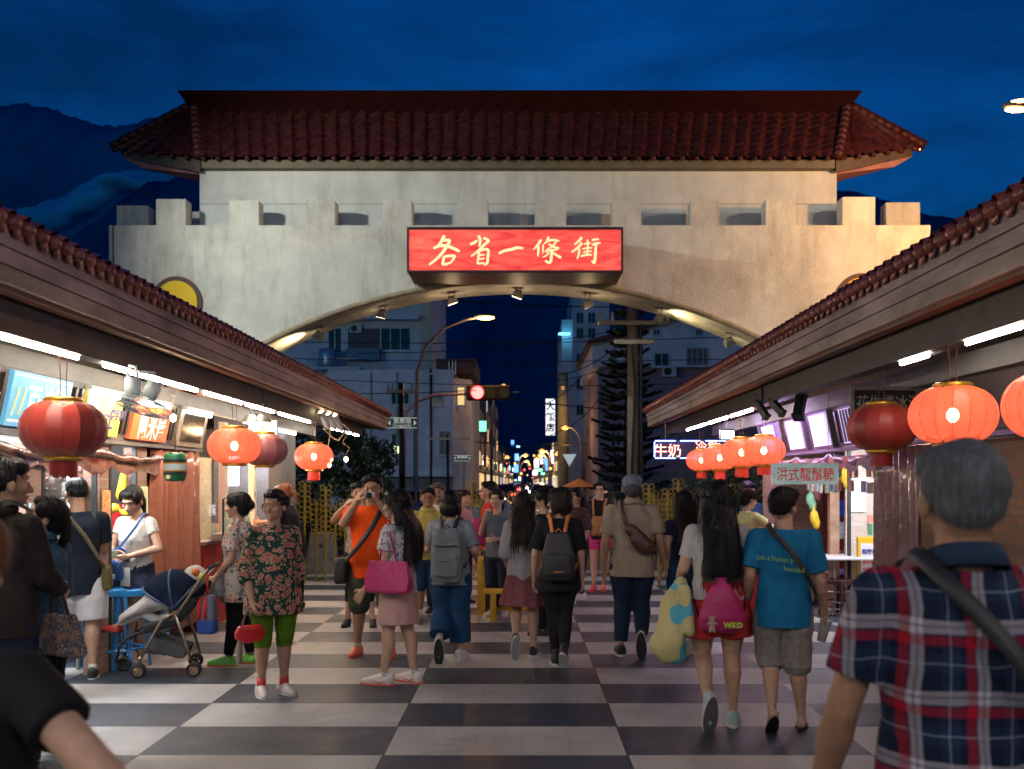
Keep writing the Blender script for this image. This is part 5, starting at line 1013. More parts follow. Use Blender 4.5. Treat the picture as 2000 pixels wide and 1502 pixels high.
# white vertical sign and lit round pole on the right side
D = 88; c = W(1075, 815, D); t = thing('blade_sign', 'tall white vertical sign with dark characters on the right side of the street', 'sign', (c.x, D, Z_(852, D)))
MB().b2((X_(1066, D), D, Z_(850, D)), (X_(1084, D), D+.3, Z_(779, D))).build('face', mat('sign_white_lit', (.9, .92, 1), .4, emit=1.3), t)
for i, ch in enumerate('大飯店'): text('lettering', ch, .75, mat('sign_dark_letter', (.03, .03, .05), .5), W(1075, 793+i*21, D-.02), (1, 0, 0), (0, 0, 1), t, .01, bold=.02)
D = 80; t = thing('round_column', 'round concrete pole lit yellow at the right side of the street', 'pole', (X_(1099, D), D, 0)); MB().tube([(X_(1100, D), D, 0), (X_(1099, D), D, Z_(728, D))], .42, 14).build('shaft', mat('pole_cream', (.45, .38, .25), .8, nz=(2, .3)), t, True); MB().tube([(X_(1096, D), D, Z_(755, D)), (X_(1102, D), D, Z_(755, D))], .5, 10).build('band', cast, t)
lamp('street_glow', 'POINT', W(1090, 800, 77), 160, (1, .62, .22), .3)
# bright clusters down the street
glow_pts = [(1006, 905, 120, 4, .8), (1018, 925, 130, 4, .9), (1033, 905, 150, 4, .7), (1075, 915, 100, 4, .8), (1082, 930, 90, 4, .6), (978, 918, 110, 4, .7), (1043, 890, 170, 4, 1), (1001, 865, 160, 0, .9), (1012, 872, 150, 5, 1), (1009, 893, 150, 0, 1.1), (1008, 915, 140, 0, 1.2), (1000, 926, 160, 4, .7), (1048, 905, 150, 2, 1.3), (1055, 918, 130, 3, 1.1), (1060, 925, 120, 3, .9), (1046, 922, 140, 2, .9), (1035, 915, 170, 1, .8), (1024, 918, 190, 1, .8), (986, 930, 120, 4, .6), (1015, 935, 120, 2, .5), (1040, 933, 110, 1, .4), (1007, 938, 100, 5, .5), (1068, 935, 95, 4, .5), (990, 905, 150, 1, .5), (1030, 928, 140, 4, .6)]
for i, (x, y, D, ci, s_) in enumerate(glow_pts):
    c = W(x, y, D); o = MB().box(c, (s_*(.5 if ci != 4 else .3), .3, s_*(.9 if ci in (0, 2) else .3))).build('lit_shop_sign', nsg[ci], None, bevel=.05); tag(o, 'small glowing shop sign far down the street', 'sign', 'small glowing shop sign far down the street')
# street lamps
lampm = mat('sodium_lamp', (1, .6, .2), .4, emit=14, ecol=(1, .44, .12)); farlamp = mat('sodium_lamp_far', (1, .5, .1), .4, emit=2.2, ecol=(1, .40, .09)); redm = mat('signal_red', (1, .1, .08), .4, emit=20, ecol=(1, .035, .03))
def street_lamp(px_, py_, D, base_px, label, e=500, s_=1, col=(1, .50, .18)):
    c = W(px_, py_, D); bx = X_(base_px, D); t = thing('street_lamp', label, 'street lamp', (bx, D, 0)); dx = c.x-bx; h = c.z
    MB().tube([(bx, D, 0), (bx, D, h*.45), (bx+dx*.02, D, h*.74), (bx+dx*.15, D, h*.86), (bx+dx*.45, D, h*.95), (bx+dx*.8, D, h*.992), (c.x, D, h+.02)], [.1*s_, .09*s_, .075*s_, .06*s_, .05*s_, .045*s_, .04*s_], 10).build('post', mat('pole_dark', (.10, .10, .105), .5, metal=.3), t, True)
    m = MB(); m.ell((c.x+(.25 if dx > 0 else -.25)*s_, D, h+.06), (.42*s_, .17*s_, .10*s_)); m.build('lamp_head', cast, t, True); m = MB(); m.ell((c.x+(.28 if dx > 0 else -.28)*s_, D-.04, h-.0), (.34*s_, .16*s_, .08*s_) if D < 60 else (.24*s_, .18*s_, .15*s_)); m.build('lens', lampm if D < 60 else farlamp, t, True)
    if e: lamp('lamp_light', 'POINT', (c.x+(.25 if dx > 0 else -.25), D-.2, h-.3), e, col, .2)
    return t
street_lamp(934, 621, 40, 812, 'tall curved street lamp glowing orange under the arch', 300)
street_lamp(974, 755, 62, 960, 'street lamp glowing orange just right of the red signal', 90)
street_lamp(1112, 835, 66, 1137, 'orange street lamp left of the two beside the concrete pole', 120, .9); street_lamp(1157, 835, 68, 1142, 'orange street lamp right of the two beside the concrete pole', 120, .9)
for i, (x, y, D) in enumerate(((1066, 881, 115), (1062, 889, 130), (1054, 896, 160), (1021, 889, 150), (1025, 901, 190), (1030, 908, 240), (984, 893, 140), (1099, 886, 100))): q = street_lamp(x, y, D, x+(10 if x > 1030 else -9), 'distant orange street lamp down the street', 600 if i < 5 else 0, 1.5); q['group'] = 'distant orange street lamp down the street'
# big lamp at the right edge, near the hall roof
D = 14.5; c = W(1985, 214, D); t = thing('street_lamp', 'large orange lamp cut off by the right edge above the hall roof', 'street lamp', (7.6, D, 0))
MB().tube([(7.6, D, 0), (7.6, D, 5.6), (7.4, D, 6.6), (7.0, D, 6.88)], [.1, .08, .06, .05], 10).build('post', pole_m, t, True)
MB().ell((c.x+.10, D, c.z+.06), (.30, .13, .06)).build('lamp_head', cast, t, True)
MB().ell((c.x+.0, D, c.z), (.16, .08, .035)).build('lens', lampm, t, True); MB().ell((c.x+.08, D-.06, c.z+.075), (.2, .08, .045)).build('upper_lens', lampm, t, True)
lamp('lamp_light', 'POINT', (8.9, 19.9, 7.6), 950, (1, .46, .13), .12)
# traffic signal
D = 41; t = thing('traffic_signal', 'red traffic signal on a curved arm over the crossing', 'traffic signal', (X_(780, D), D, 0)); c = W(933, 768, D)
MB().tube([(X_(787, D), D, 0), (X_(787, D), D, Z_(840, D)), (X_(792, D), D, Z_(805, D)), (X_(815, D), D, Z_(783, D)), (X_(850, D), D, Z_(771, D)), (c.x+1.6, D, Z_(767, D))], [.11, .1, .08, .07, .06, .05], 10).build('post', pole_m, t, True)
MB().box((c.x+.42, D-.1, c.z), (1.7, .25, .58)).build('housing', blk, t, bevel=.05); m = MB(); m.tube([(c.x, D-.24, c.z), (c.x, D-.30, c.z)], .23, 18); m.ell((c.x, D-.30, c.z), (.23, .06, .23)); m.build('red_lens', redm, t, True)
for k in (1, 2): MB().tube([(c.x+.54*k-.05, D-.23, c.z), (c.x+.54*k-.05, D-.25, c.z)], .2, 16).build('dark_lens', mat('dark_lens', (.03, .05, .03), .2), t)
MB().lathe([(.24, 0), (.26, -.3)], (0, 0, 0), 16).xf(Matrix.Translation((c.x, D-.25, c.z)) @ Matrix.Rotation(R(-90), 4, 'X')).build('visor', blk, t)
lamp('signal_light', 'POINT', (c.x-.3, D-2.5, c.z-.8), 30, (1, .05, .06), .12)
# road name signs
def road_sign(x0, x1, y0, y1, D, l1, l2, label, base):
    t, a, b = cam_sign(x0, x1, y0, y1, D, label, mat('sign_green', (.01, .16, .10), .5, emit=.06), [(l1, (x0+x1)/2, y0+(y1-y0)*.32, (y1-y0)*.42, white_t, (x1-x0)*.6)]+([(l2, (x0+x1)/2, y0+(y1-y0)*.76, (y1-y0)*.32, white_t, (x1-x0)*.62)] if l2 else []), 'road_sign')
    for s_ in (-1, 1):
        cx_ = (a.x+b.x)/2+s_*(b.x-a.x)*.43; zz = (a.z+b.z)/2; w = (b.x-a.x)*.045; MB().quad([(cx_+s_*w, D-.006, zz), (cx_-s_*w, D-.006, zz+w*2), (cx_-s_*w, D-.006, zz-w*2)]).build('arrow', white_t, t)
    f = MB(); w = .02
    for p, q in (((a.x+.01, D-.005, a.z+.01), (b.x-.01, D-.001, a.z+.03)), ((a.x+.01, D-.005, b.z-.03), (b.x-.01, D-.001, b.z-.01))): f.b2(p, q)
    f.build('border', white_t, t); MB().tube([(X_(base, D), D+.1, 0), (X_(base, D), D+.1, b.z+.2)], .05, 8).build('post', pole_m, t)
road_sign(756, 815, 815, 837, 32, '重慶路', 'Chongqing Rd.', 'green road name sign with white writing right beside the left eave end', 812)
road_sign(886, 920, 889, 901, 50, '重慶路', None, 'small green road name sign at the corner house', 905)
# yield sign
D = 45; t = thing('triangle_sign', 'pale inverted triangle road sign below the arch', 'road sign', (X_(1113, D), D, 0)); a, b, c = W(1099, 887, D), W(1126, 887, D), W(1112, 911, D)
MB().prism([(a.x, a.z), (b.x, b.z), (c.x, c.z)], D, D+.03, 'y').build('plate', mat('sign_pale', (.55, .72, .75), .5, emit=.45), t); MB().tube([(c.x, D+.05, 0), (c.x, D+.05, a.z)], .04, 8).build('post', pole_m, t)
# utility poles, wires
def upole(px_, D, ytop, label, r0=.19, r1=.14, arms=((.62, 1.4),), m_=None):
    x = X_(px_, D); h = Z_(ytop, D); t = thing('utility_pole', label, 'utility pole', (x, D, 0)); MB().tube([(x, D, 0), (x-.02, D, h)], [r0, r1], 14).build('shaft', m_ or mat('pole_concrete', (.26, .20, .17), .8, nz=(3, .3), bump=(20, .01)), t, True)
    for z, w in arms: MB().box((x, D-.15, h-z), (w*2, .1, .1)).build('cross_arm', cast, t); 
    for z, w in arms[:1]:
        for sx in (-.9, -.6, .7, .95): MB().tube([(x+sx*w, D-.15, h-z+.05), (x+sx*w, D-.15, h-z+.28)], [.05, .03], 8).build('insulator', mat('porcelain', (.45, .45, .42), .3), t)
    return x, h
x, h = upole(1237, 27, 600, 'thick concrete utility pole in front of the pine', .17, .13, ((.42, .9), (.9, .5)))
m = MB(); m.tube([(x+.2, 26.8, 0), (x+.16, 26.85, h-.3)], .045, 6).tube([(x+.02, 26.8, 0), (x-.06, 26.8, 2), (x+.03, 26.8, 4), (x-.05, 26.8, h-1)], .03, 6); tag(m.build('cable_riser', blk), 'black cables strapped up the thick utility pole', 'cable')
upole(1147, 75, 700, 'slim utility pole beside the two orange lamps', .2, .15, ((.5, 1.2),)); upole(785, 36, 748, 'dark utility pole left of the traffic signal', .10, .09, ((.3, .5),), blk); upole(875, 57, 850, 'dark pole with crossbar in front of the corner house', .09, .08, ((.2, 1.2),), blk)
upole(842, 58, 720, 'thin pole against the white corner house', .07, .06, ((.3, .4),), blk)
for i, (p, q, D, sg_) in enumerate((((560, 668), (1500, 655), 45, 8), ((560, 700), (1500, 700), 50, 6), ((640, 742), (1480, 745), 50, 10), ((640, 768), (930, 762), 40, 3), ((930, 770), (1480, 812), 60, 10), ((700, 690), (1240, 640), 48, 14), ((860, 586), (1260, 600), 34, 4), ((1060, 735), (1245, 640), 40, 25), ((1075, 850), (1240, 660), 45, 40), ((960, 748), (1240, 700), 50, 18), ((1030, 800), (1150, 720), 70, 16), ((900, 860), (1150, 868), 66, 6))):
    m = MB(); m.tube([W(p[0]+(q[0]-p[0])*k/10, p[1]+(q[1]-p[1])*k/10+sg_*math.sin(math.pi*k/10), D) for k in range(11)], .018 if D < 60 else .03, 4)
    tag(m.build('overhead_wire', blk), 'overhead wire crossing the view below the arch', 'wire', 'overhead wire crossing the view below the arch')
flood_pole(-24, 34, 9, (-9, 66, 6), 7000, (.75, .88, 1), 'added unseen cool white lamp on a tall post far left of the crossing', spot=150)  # added lamp out of view that brightens the facades across the road
# trees
leaf = mat('leaf_dark', (.018, .045, .02), .6, nz=(3, .5)); leaf2 = mat('leaf_mid', (.04, .075, .025), .6, nz=(3, .5)); bark = mat('bark', (.06, .045, .035), .9, nz=(5, .4))
def crown(name, blobs, n, par, m_, sz=.09, seed=1):
    r = random.Random(seed); vs = []; fs = []
    for i in range(n):
        c, rad = r.choice(blobs); v = Vector((r.gauss(0, 1), r.gauss(0, 1), r.gauss(0, 1))).normalized()*rad*r.uniform(.55, 1.08); p = Vector(c)+Vector((v.x, v.y, v.z*.8))
        a = Vector((r.uniform(-1, 1), r.uniform(-1, 1), r.uniform(-1, 1))).normalized(); b = a.cross(Vector((r.uniform(-1, 1), r.uniform(-1, 1), r.uniform(-1, 1)))).normalized(); s_ = sz*r.uniform(.6, 1.4); k = len(vs)
        vs += [p-a*s_, p+b*s_*.45, p+a*s_, p-b*s_*.45]; fs.append((k, k+1, k+2, k+3))
    MB().add(vs, fs).build(name, m_, par)
D = 29; x = X_(705, D); t = thing('broadleaf_tree', 'dark leafy tree past the end of the left hall', 'tree', (x, D, 0)); MB().tube([(x, D, 0), (x+.1, D, 1.2), (x-.05, D, 2.4)], [.12, .09, .05], 8).build('trunk', bark, t)
crown('crown', [((x-.6, D, 2.2), .9), ((x+.3, D, 2.3), .7), ((x-1.2, D, 1.7), .8), ((x+.2, D, 1.4), .7), ((x-.5, D+.3, 3.0), .6), ((x-1.6, D, 2.6), .8)], 5200, t, leaf2, .08, 3)
for px_, D, zc_, r_, lb, sd in ((1450, 22.5, 1.5, .9, 'dark shrub behind the cooking stall', 5), (640, 25, 1.0, .9, 'dark bush behind the concrete block on the left', 8), (1300, 30, .9, .8, 'low bush behind the ringed rods on the right', 12)):
    x = X_(px_, D); t = thing('garden_shrub', lb, 'shrub', (x, D, 0)); MB().tube([(x, D, 0), (x, D, zc_)], [.06, .03], 6).build('stem', bark, t); crown('foliage', [((x, D, zc_), r_), ((x+.5, D, zc_-.4), r_*.8), ((x-.6, D, zc_-.3), r_*.8)], 2600, t, leaf, .07, sd)
D = 44; x = X_(1226, D); t = thing('norfolk_pine', 'tall dark tiered pine behind the utility pole', 'tree', (x, D, 0)); h = 10.2; MB().tube([(x, D, 0), (x, D, h)], [.22, .04], 10).build('trunk', bark, t)
r = random.Random(4); vs = []; fs = []; bm_ = MB()
for k in range(22):
    z = .9+k*.43; L_ = 1.9*(1-z/11.5)*(.75+.35*r.random())+.25
    for j in range(9):
        a = 2*math.pi*j/9+k*.37+r.uniform(-.15, .15); d = Vector((math.cos(a), math.sin(a), r.uniform(-.12, .16))); L2 = L_; L_ = L2*r.uniform(.6, 1.12); tip = Vector((x, D, z))+d*L_+Vector((0, 0, .10*L_)); b0 = Vector((x, D, z)); mid = b0+d*L_*.55-Vector((0, 0, .05)); bm_.tube([b0, mid, tip], [.03, .02, .01], 4); L0 = L_
        for i in range(46):
            u = .18+.82*i/45; p = (b0.lerp(mid, u/.55) if u < .55 else mid.lerp(tip, (u-.55)/.45)); s_ = Vector((-d.y, d.x, 0)); w = .20*(1.15-u*.55)
            for sg_ in (-1, 1):
                e = p+s_*sg_*w*r.uniform(.7, 1.15)+d*w*.5+Vector((0, 0, r.uniform(-.06, .1))); n_ = len(vs); q = Vector((r.uniform(-.02, .02), r.uniform(-.02, .02), .04)); vs += [p-q, p+q, e+q*.6, e-q*.6]; fs.append((n_, n_+1, n_+2, n_+3))
        L_ = L2
bm_.build('branches', bark, t); MB().add(vs, fs).build('crown', mat('needles', (.012, .030, .018), .7, nz=(4, .4)), t)
# orange parasol and cars
D = 30; c = W(1131, 948, D); t = thing('street_parasol', 'orange parasol behind the crowd in the middle', 'parasol', (c.x, D, 0)); m = MB(); n = 10
m.add([(c.x, D, c.z+.2)]+[(c.x+.5*math.cos(2*math.pi*i/n), D+.5*math.sin(2*math.pi*i/n), c.z-.04-(.0 if i % 2 else .0)) for i in range(n)], [(0, i+1, (i+1) % n+1) for i in range(n)]); q = m.build('canopy', mat('parasol_orange', (.8, .22, .04), .6, emit=.06), t); q.modifiers.new('s', 'SOLIDIFY').thickness = .01
MB().tube([(c.x, D, 0), (c.x, D, c.z+.2)], .02, 8).build('pole', cast, t)
def make_car(label, m_, loc, rz, lights=False, group=None):
    t = thing('parked_car' if not lights else 'moving_car', label, 'car', loc, rz, group); b = MB(); P = [(-2.1, .3), (2.1, .3), (2.15, .62), (2.0, .82), (1.15, .92), (.55, 1.38), (-1.1, 1.43), (-1.75, 1.02), (-2.1, .92), (-2.18, .6)]
    def sect(w, k): return [Vector((w, y, z)) for y, z in P]
    rings = []
    for w, k in ((-.84, .0), (-.80, 1), (.80, 1), (.84, 0)):
        pass
    for y, zb_, zt_, wt in ((-2.12, .38, .70, .72), (-2.05, .28, .92, .78), (-1.75, .24, 1.0, .80), (-1.55, .24, 1.12, .74), (-1.05, .22, 1.42, .60), (-.3, .22, 1.46, .60), (.4, .22, 1.42, .60), (1.0, .22, 1.02, .72), (1.1, .24, .97, .78), (1.9, .26, .86, .76), (2.08, .34, .70, .70)): bw = .86 if abs(y) < 1.9 else .80; bz = min(.92, zt_-.04); rings.append([Vector(v) for v in ((-bw*.94, y, zb_), (-bw, y, .5), (-bw*.97, y, bz), (-wt, y, zt_), (wt, y, zt_), (bw*.97, y, bz), (bw, y, .5), (bw*.94, y, zb_))])
    b.loft(rings); b.build('body', m_, t, local=True, bevel=.05)
    g = MB(); 
    for s_ in (-1, 1): g.add([(s_*.81, .92, .95), (s_*.65, .42, 1.34), (s_*.65, -1.0, 1.36), (s_*.81, -1.5, .97)], [(0, 1, 2, 3)])
    g.add([(-.66, 1.04, 1.0), (.66, 1.04, 1.0), (.56, .46, 1.39), (-.56, .46, 1.39)], [(0, 1, 2, 3)]).add([(-.55, -1.12, 1.39), (.55, -1.12, 1.39), (.66, -1.55, 1.13), (-.66, -1.55, 1.13)], [(0, 1, 2, 3)])
    g.xf(Matrix.Translation((0, 0, .012))); o = g.build('windows', dk_glass, t, local=True); o.modifiers.new('s', 'SOLIDIFY').thickness = .02
    for x in (-.78, .78):
        for y in (-1.3, 1.35): w = MB().tube([(x-.1, y, .31), (x+.1, y, .31)], .31, 18).build('wheel', blk, t, local=True); MB().tube([(x-.11, y, .31), (x+.11, y, .31)], .18, 12).build('hub', cast, w, local=True)
    for x in (-.62, .62):
        MB().ell((x, 2.08, .68), (.16, .08, .09)).build('headlight', mat('head_on', (1, 1, .9), .3, emit=90, ecol=(1, .9, .7)) if lights else alu, t, True, local=True); MB().box((x, -2.14, .78), (.3, .06, .12)).build('tail_light', mat('tail_on', (1, .05, .03), .4, emit=14) if lights else mat('tail_off', (.3, .01, .01), .3), t, local=True)
    return t
carp = [mat('car_blue', (.03, .08, .25), .25, coat=1), mat('car_dark', (.03, .03, .035), .25, coat=1), mat('car_silver', (.4, .41, .42), .3, metal=.5, coat=1), mat('car_red', (.3, .02, .02), .3, coat=1)]
make_car('dark blue car parked beyond the barrier behind the woman with the grey backpack', carp[0], (X_(885, 30), 30, 0), R(90)); make_car('dark car beyond the barrier behind the man in the cap', carp[1], (X_(1215, 29), 29, 0), R(90)); make_car('silver car parked behind the man in orange', carp[2], (X_(760, 33), 33, 0), R(90)); make_car('dark red car beyond the barrier on the right', carp[3], (X_(1340, 31), 31, 0), R(90))
for i, (x, y, d) in enumerate(((1.3, 66, 180), (1.5, 84, 180), (1.4, 104, 180), (1.6, 130, 180), (1.4, 160, 180), (-1.2, 74, 0), (-1.3, 96, 0), (-1.0, 120, 0), (-1.3, 150, 0), (1.5, 200, 180), (-1.2, 210, 0))):
    make_car('%s in the %s lane of the far street' % (['nearest oncoming car with headlights', 'second oncoming car with headlights', 'third oncoming car with headlights', 'fourth oncoming car with headlights', 'fifth oncoming car with headlights', 'nearest car showing tail lights', 'second car showing tail lights', 'third car showing tail lights', 'fourth car showing tail lights', 'last oncoming car with headlights', 'last car showing tail lights'][i], 'right' if x > 0 else 'left'), carp[i % 4], (x, y, 0), R(d), True)
# ---------------- people ----------------
def skin_mat(name, c):
    m = mat(name, c, .58, spec=.35, nz=(35, .18), bump=(120, .0012)); b = m.node_tree.nodes['Principled BSDF']; b.inputs['Subsurface Weight'].default_value = .0; return m
SK = {'a': skin_mat('skin_light', (.52, .31, .215)), 'b': skin_mat('skin_tan', (.42, .235, .15)), 'c': skin_mat('skin_brown', (.32, .165, .10))}
def hair_mat(name, c, r=.42):
    m = mat(name, c, r, spec=.25, nz=(90, .6), bump=(140, .003), stretch=(1, 1, .12)); return m
HM = {'black': hair_mat('hair_black', (.006, .005, .005), .5), 'brown': hair_mat('hair_brown', (.020, .011, .007), .5), 'auburn': hair_mat('hair_auburn', (.17, .06, .025)), 'grey': hair_mat('hair_grey', (.13, .135, .15), .6), 'salt': hair_mat('hair_salt', (.09, .09, .095))}
def cloth(name, c, nz=(9, .22), rough=.85, **k): return mat('cloth_'+name, c, rough, nz=nz, bump=(24, .010), spec=.15, **k)
eye_w = mat('eye_white', (.34, .30, .27), .4); eye_d = mat('eye_dark', (.012, .008, .006), .2); lip = mat('lip', (.36, .12, .10), .45)
def V(*a): return Vector(a)
def folds(me, amp, seed, H=1.0, zdir=1):
    n = len(me.vertices)
    if n == 0: return
    co = np.empty(n*3); me.vertices.foreach_get('co', co); co = co.reshape(-1, 3); no = np.empty(n*3); me.vertices.foreach_get('normal', no); no = no.reshape(-1, 3)
    r = np.random.RandomState(seed); d = np.zeros(n); w = co+.03*np.sin(co[:, [1, 2, 0]]*14+r.rand(3)*6)
    for i in range(9):
        k = r.randn(3)*np.array([1, 1, .55]); k = k/np.linalg.norm(k)*r.uniform(16, 58); a = 1/(np.linalg.norm(k)/22); d += a*(1-2*np.abs(np.sin(w@k*.5+r.rand()*6)))*.55
    d /= 3.0; co += no*(d*amp)[:, None]; me.vertices.foreach_set('co', co.ravel()); me.update()
def warp_hair(me, amp, seed, fr=90):
    n = len(me.vertices); co = np.empty(n*3); me.vertices.foreach_get('co', co); co = co.reshape(-1, 3); no = np.empty(n*3); me.vertices.foreach_get('normal', no); no = no.reshape(-1, 3)
    r = np.random.RandomState(seed); a = np.arctan2(co[:, 1]-co[:, 1].mean(), co[:, 0]-co[:, 0].mean()); d = np.sin(a*17+co[:, 2]*8+r.rand()*6)+.7*np.sin(a*31+2*np.sin(co[:, 2]*15))+.5*np.sin(a*53+co[:, 2]*11)
    co += no*(d*amp)[:, None]; me.vertices.foreach_set('co', co.ravel()); me.update()
def strands(me, n, L, w, seed, down=1.0, out=.25, width=.0025):
    """thin hair ribbons rooted on the hair surface and running down it"""
    r = np.random.RandomState(seed); nv = len(me.vertices); mb = MB()
    for i in r.choice(nv, min(n, nv), replace=False):
        v = me.vertices[int(i)]; p = v.co.copy(); nn = v.normal.copy(); g = Vector((r.randn()*.15, r.randn()*.15, -down)); t = g-nn*g.dot(nn)
        if t.length < .05: t = Vector((r.randn(), r.randn(), -.2)); t = t-nn*t.dot(nn)
        t.normalize(); s = t.cross(nn).normalized(); l = L*r.uniform(.4, 1.2); q = width*r.uniform(.6, 1.4); vs = []
        for k in range(4):
            u = k/3; c = p+t*l*u+nn*(.002+out*l*u*u*r.uniform(.1, 1))-Vector((0, 0, .35*l*u*u)); ww = q*(1-u*.85); vs += [c-s*ww, c+s*ww]
        mb.add(vs, [(0, 1, 3, 2), (2, 3, 5, 4), (4, 5, 7, 6)])
    return mb
def person(label, px_, D, H, face, hair, top, bottom, shoes, pose=None, skin='a', w=1.0, belly=0, yaw=0, pitch=0, vox=None, show_face=True, male=False, loc=None, group=None, glasses=False, head_tilt=0, grip=0.35, noleg=False):
    """face: direction the body looks, degrees clockwise from straight away from the camera seen from above"""
    P = dict(LS=V(-.108, 0, .805), RS=V(.108, 0, .805), LE=V(-.135, -.015, .63), RE=V(.135, -.015, .63), LW=V(-.145, .03, .49), RW=V(.145, .03, .49),
             LK=V(-.055, .012, .285), RK=V(.055, .012, .285), LA=V(-.058, -.012, .05), RA=V(.058, -.012, .05), lf=0, rf=0, ly=8, ry=-8, lean=0)
    sw = (.108 if male else .094)*(.6+.4*w); P['LS'] = V(-sw, 0, .802); P['RS'] = V(sw, 0, .802)
    for k, v in (pose or {}).items(): P[k] = Vector(v) if isinstance(v, (tuple, list)) else v
    for k in P:
        if isinstance(P[k], Vector):
            if k[1] in 'EW' and abs(P[k].x) > .11: P[k] = V(P[k].x*.91, P[k].y, P[k].z)
            P[k] = P[k]*H
    s = H; fine = D < 11
    vox = vox or (.0065 if D < 9.4 else .0075 if D < 11 else .010)
    loc = loc or (X_(px_, D), D, 0)
    t = thing('person', label, 'person', loc, R(-face), group); sk = SK[skin]
    hipw = (.052 if male else .056)*s*w; thick = .5+.5*w
    # ---- body: one continuous surface ----
    b = MB(); top_c = V(0, 0, .82)*s; ln = P['lean']*s
    def tor(z, rx, ry, y=0): return ring((0, (y+ln*(max(0, z-.5)/.35)/s)*s, z*s), rx*s*w, ry*s*w*(1+belly*.0), 20)
    rs = [tor(.455, .085, .060), tor(.50, .098, .072), tor(.56, .092, .070+belly*.02, belly*.015), tor(.62, .079, .060+belly*.035, belly*.03), tor(.70, .090, .064+belly*.015, belly*.01), tor(.76, .096, .066), tor(.785, .080, .050), tor(.812, .046, .038)]
    b.loft(rs); neck0 = V(0, ln-.002*s, .815*s); neck1 = V(0, ln+.010*s, .885*s); nr = (.036 if male else .030)*s
    b.cap(neck0, neck1, nr*1.15, nr, 14)
    for sd, Sx in (('L', P['LS']), ('R', P['RS'])):
        Sx = Sx+V(0, ln, 0); b.cap(V(Sx.x*.35, ln, .792*s), Sx-V(0, 0, .006*s), .029*s, .028*s*thick); E_, W_ = P[sd+'E'], P[sd+'W']
        b.cap(Sx-V(0, 0, .004*s), E_, .0265*s*thick*(1.05 if male else .95), .0225*s*thick); mid = E_.lerp(W_, .3); b.cap(E_, mid, .0225*s*thick, .0235*s*thick*(1.05 if male else .92)); b.cap(mid, W_, .0225*s*thick*(1.05 if male else .9), .0145*s*thick)
        hand(b, E_, W_, s, sd, grip if not isinstance(grip, dict) else grip.get(sd, .35), P.get(sd.lower()+'dir'))
    if not noleg:
        for sd, sg in (('L', -1), ('R', 1)):
            Hp = V(sg*hipw, 0, .49*s); K_, A_ = P[sd+'K'], P[sd+'A']; b.cap(Hp, Hp.lerp(K_, .5), .050*s*w, .045*s*w); b.cap(Hp.lerp(K_, .5), K_, .047*s*w, .034*s*thick)
            d = (A_-K_); back = V(0, -1, 0)-d.normalized()*V(0, -1, 0).dot(d.normalized()); back.normalize(); c1 = K_.lerp(A_, .3)+back*.012*s
            b.cap(K_, c1, .033*s*thick, .035*s*thick); b.cap(c1, K_.lerp(A_, .72)+back*.002*s, .035*s*thick, .022*s*thick); b.cap(K_.lerp(A_, .7), A_, .022*s*thick, .018*s)
            fm = footm(A_, P[sd.lower()+'f'], P[sd.lower()+'y']); q = MB(); q.cap(V(0, -.025*s, -.022*s), V(0, .03*s, -.022*s), .022*s, .020*s); q.cap(V(0, .02*s, -.024*s), V(0, .085*s, -.033*s), .022*s, .013*s); q.xf(fm); b.add(q.v, q.f)
    # head
    hp = MB(); hc = V(0, 0, .0); e = lambda c, r, rot=None: hp.ell(V(*c)*s, V(*r)*s, rot)
    jw = 1.03 if male else 1.0
    e((0, -.006, .072), (.0435*jw, .058, .052)); e((0, .012, .045), (.040*jw, .044, .045)); e((0, .022, .018), (.028*jw, .030, .022)); e((0, -.012, .03), (.034, .035, .035))
    hp.cap(V(0, .052, .058)*s, V(0, .066, .036)*s, .006*s, .0095*s, 8); e((-.009, .056, .033), (.006, .007, .005)); e((.009, .056, .033), (.006, .007, .005))
    e((0, .048, .073), (.032, .012, .008)); e((-.024, .038, .042), (.014, .014, .014)); e((.024, .038, .042), (.014, .014, .014)); e((0, .050, .017), (.013, .008, .0065)); e((0, .044, .003), (.013, .012, .010))
    for sg in (-1, 1): e((sg*.047*jw, -.006, .048), (.006, .013, .019), Matrix.Rotation(-.25*sg, 3, 'Z'))
    hM = Matrix.Translation(V(0, ln+.012*s, .866*s)) @ Matrix.Scale(1.09, 4) @ Matrix.Rotation(R(-yaw), 4, 'Z') @ Matrix.Rotation(R(pitch), 4, 'X') @ Matrix.Rotation(R(head_tilt), 4, 'Y')
    hp.xf(hM); b.add(hp.v, hp.f)
    me = b.remesh(vox, 3, .5); body = link('body', me, t, sk, True)
    if show_face:
        for sg in (-1, 1):
            q = MB(); q.ell(V(sg*.0195, .0480, .0565)*s, V(.0082, .0048, .0025)*s, n=10); q.xf(hM); ey = q.build('eye', eye_w, t, True, local=True)
            q = MB(); q.ell(V(sg*.0195, .0525, .0565)*s, V(.0040, .0026, .0030)*s, n=8); q.xf(hM); q.build('pupil', eye_d, ey, True, local=True)
            q = MB(); q.tube([V(sg*.010, .0560, .0725)*s, V(sg*.02, .0550, .0750)*s, V(sg*.030, .047, .0718)*s], [.0014*s, .0019*s, .0008*s], 5); q.xf(hM); q.build('eyebrow', HM['black'], t, local=True)
        q = MB(); q.ell(V(0, .0545, .0195)*s, V(.0125, .0050, .0026)*s, n=10).ell(V(0, .0540, .0145)*s, V(.0110, .0052, .0030)*s, n=10); q.xf(hM); q.build('mouth', lip, t, True, local=True)
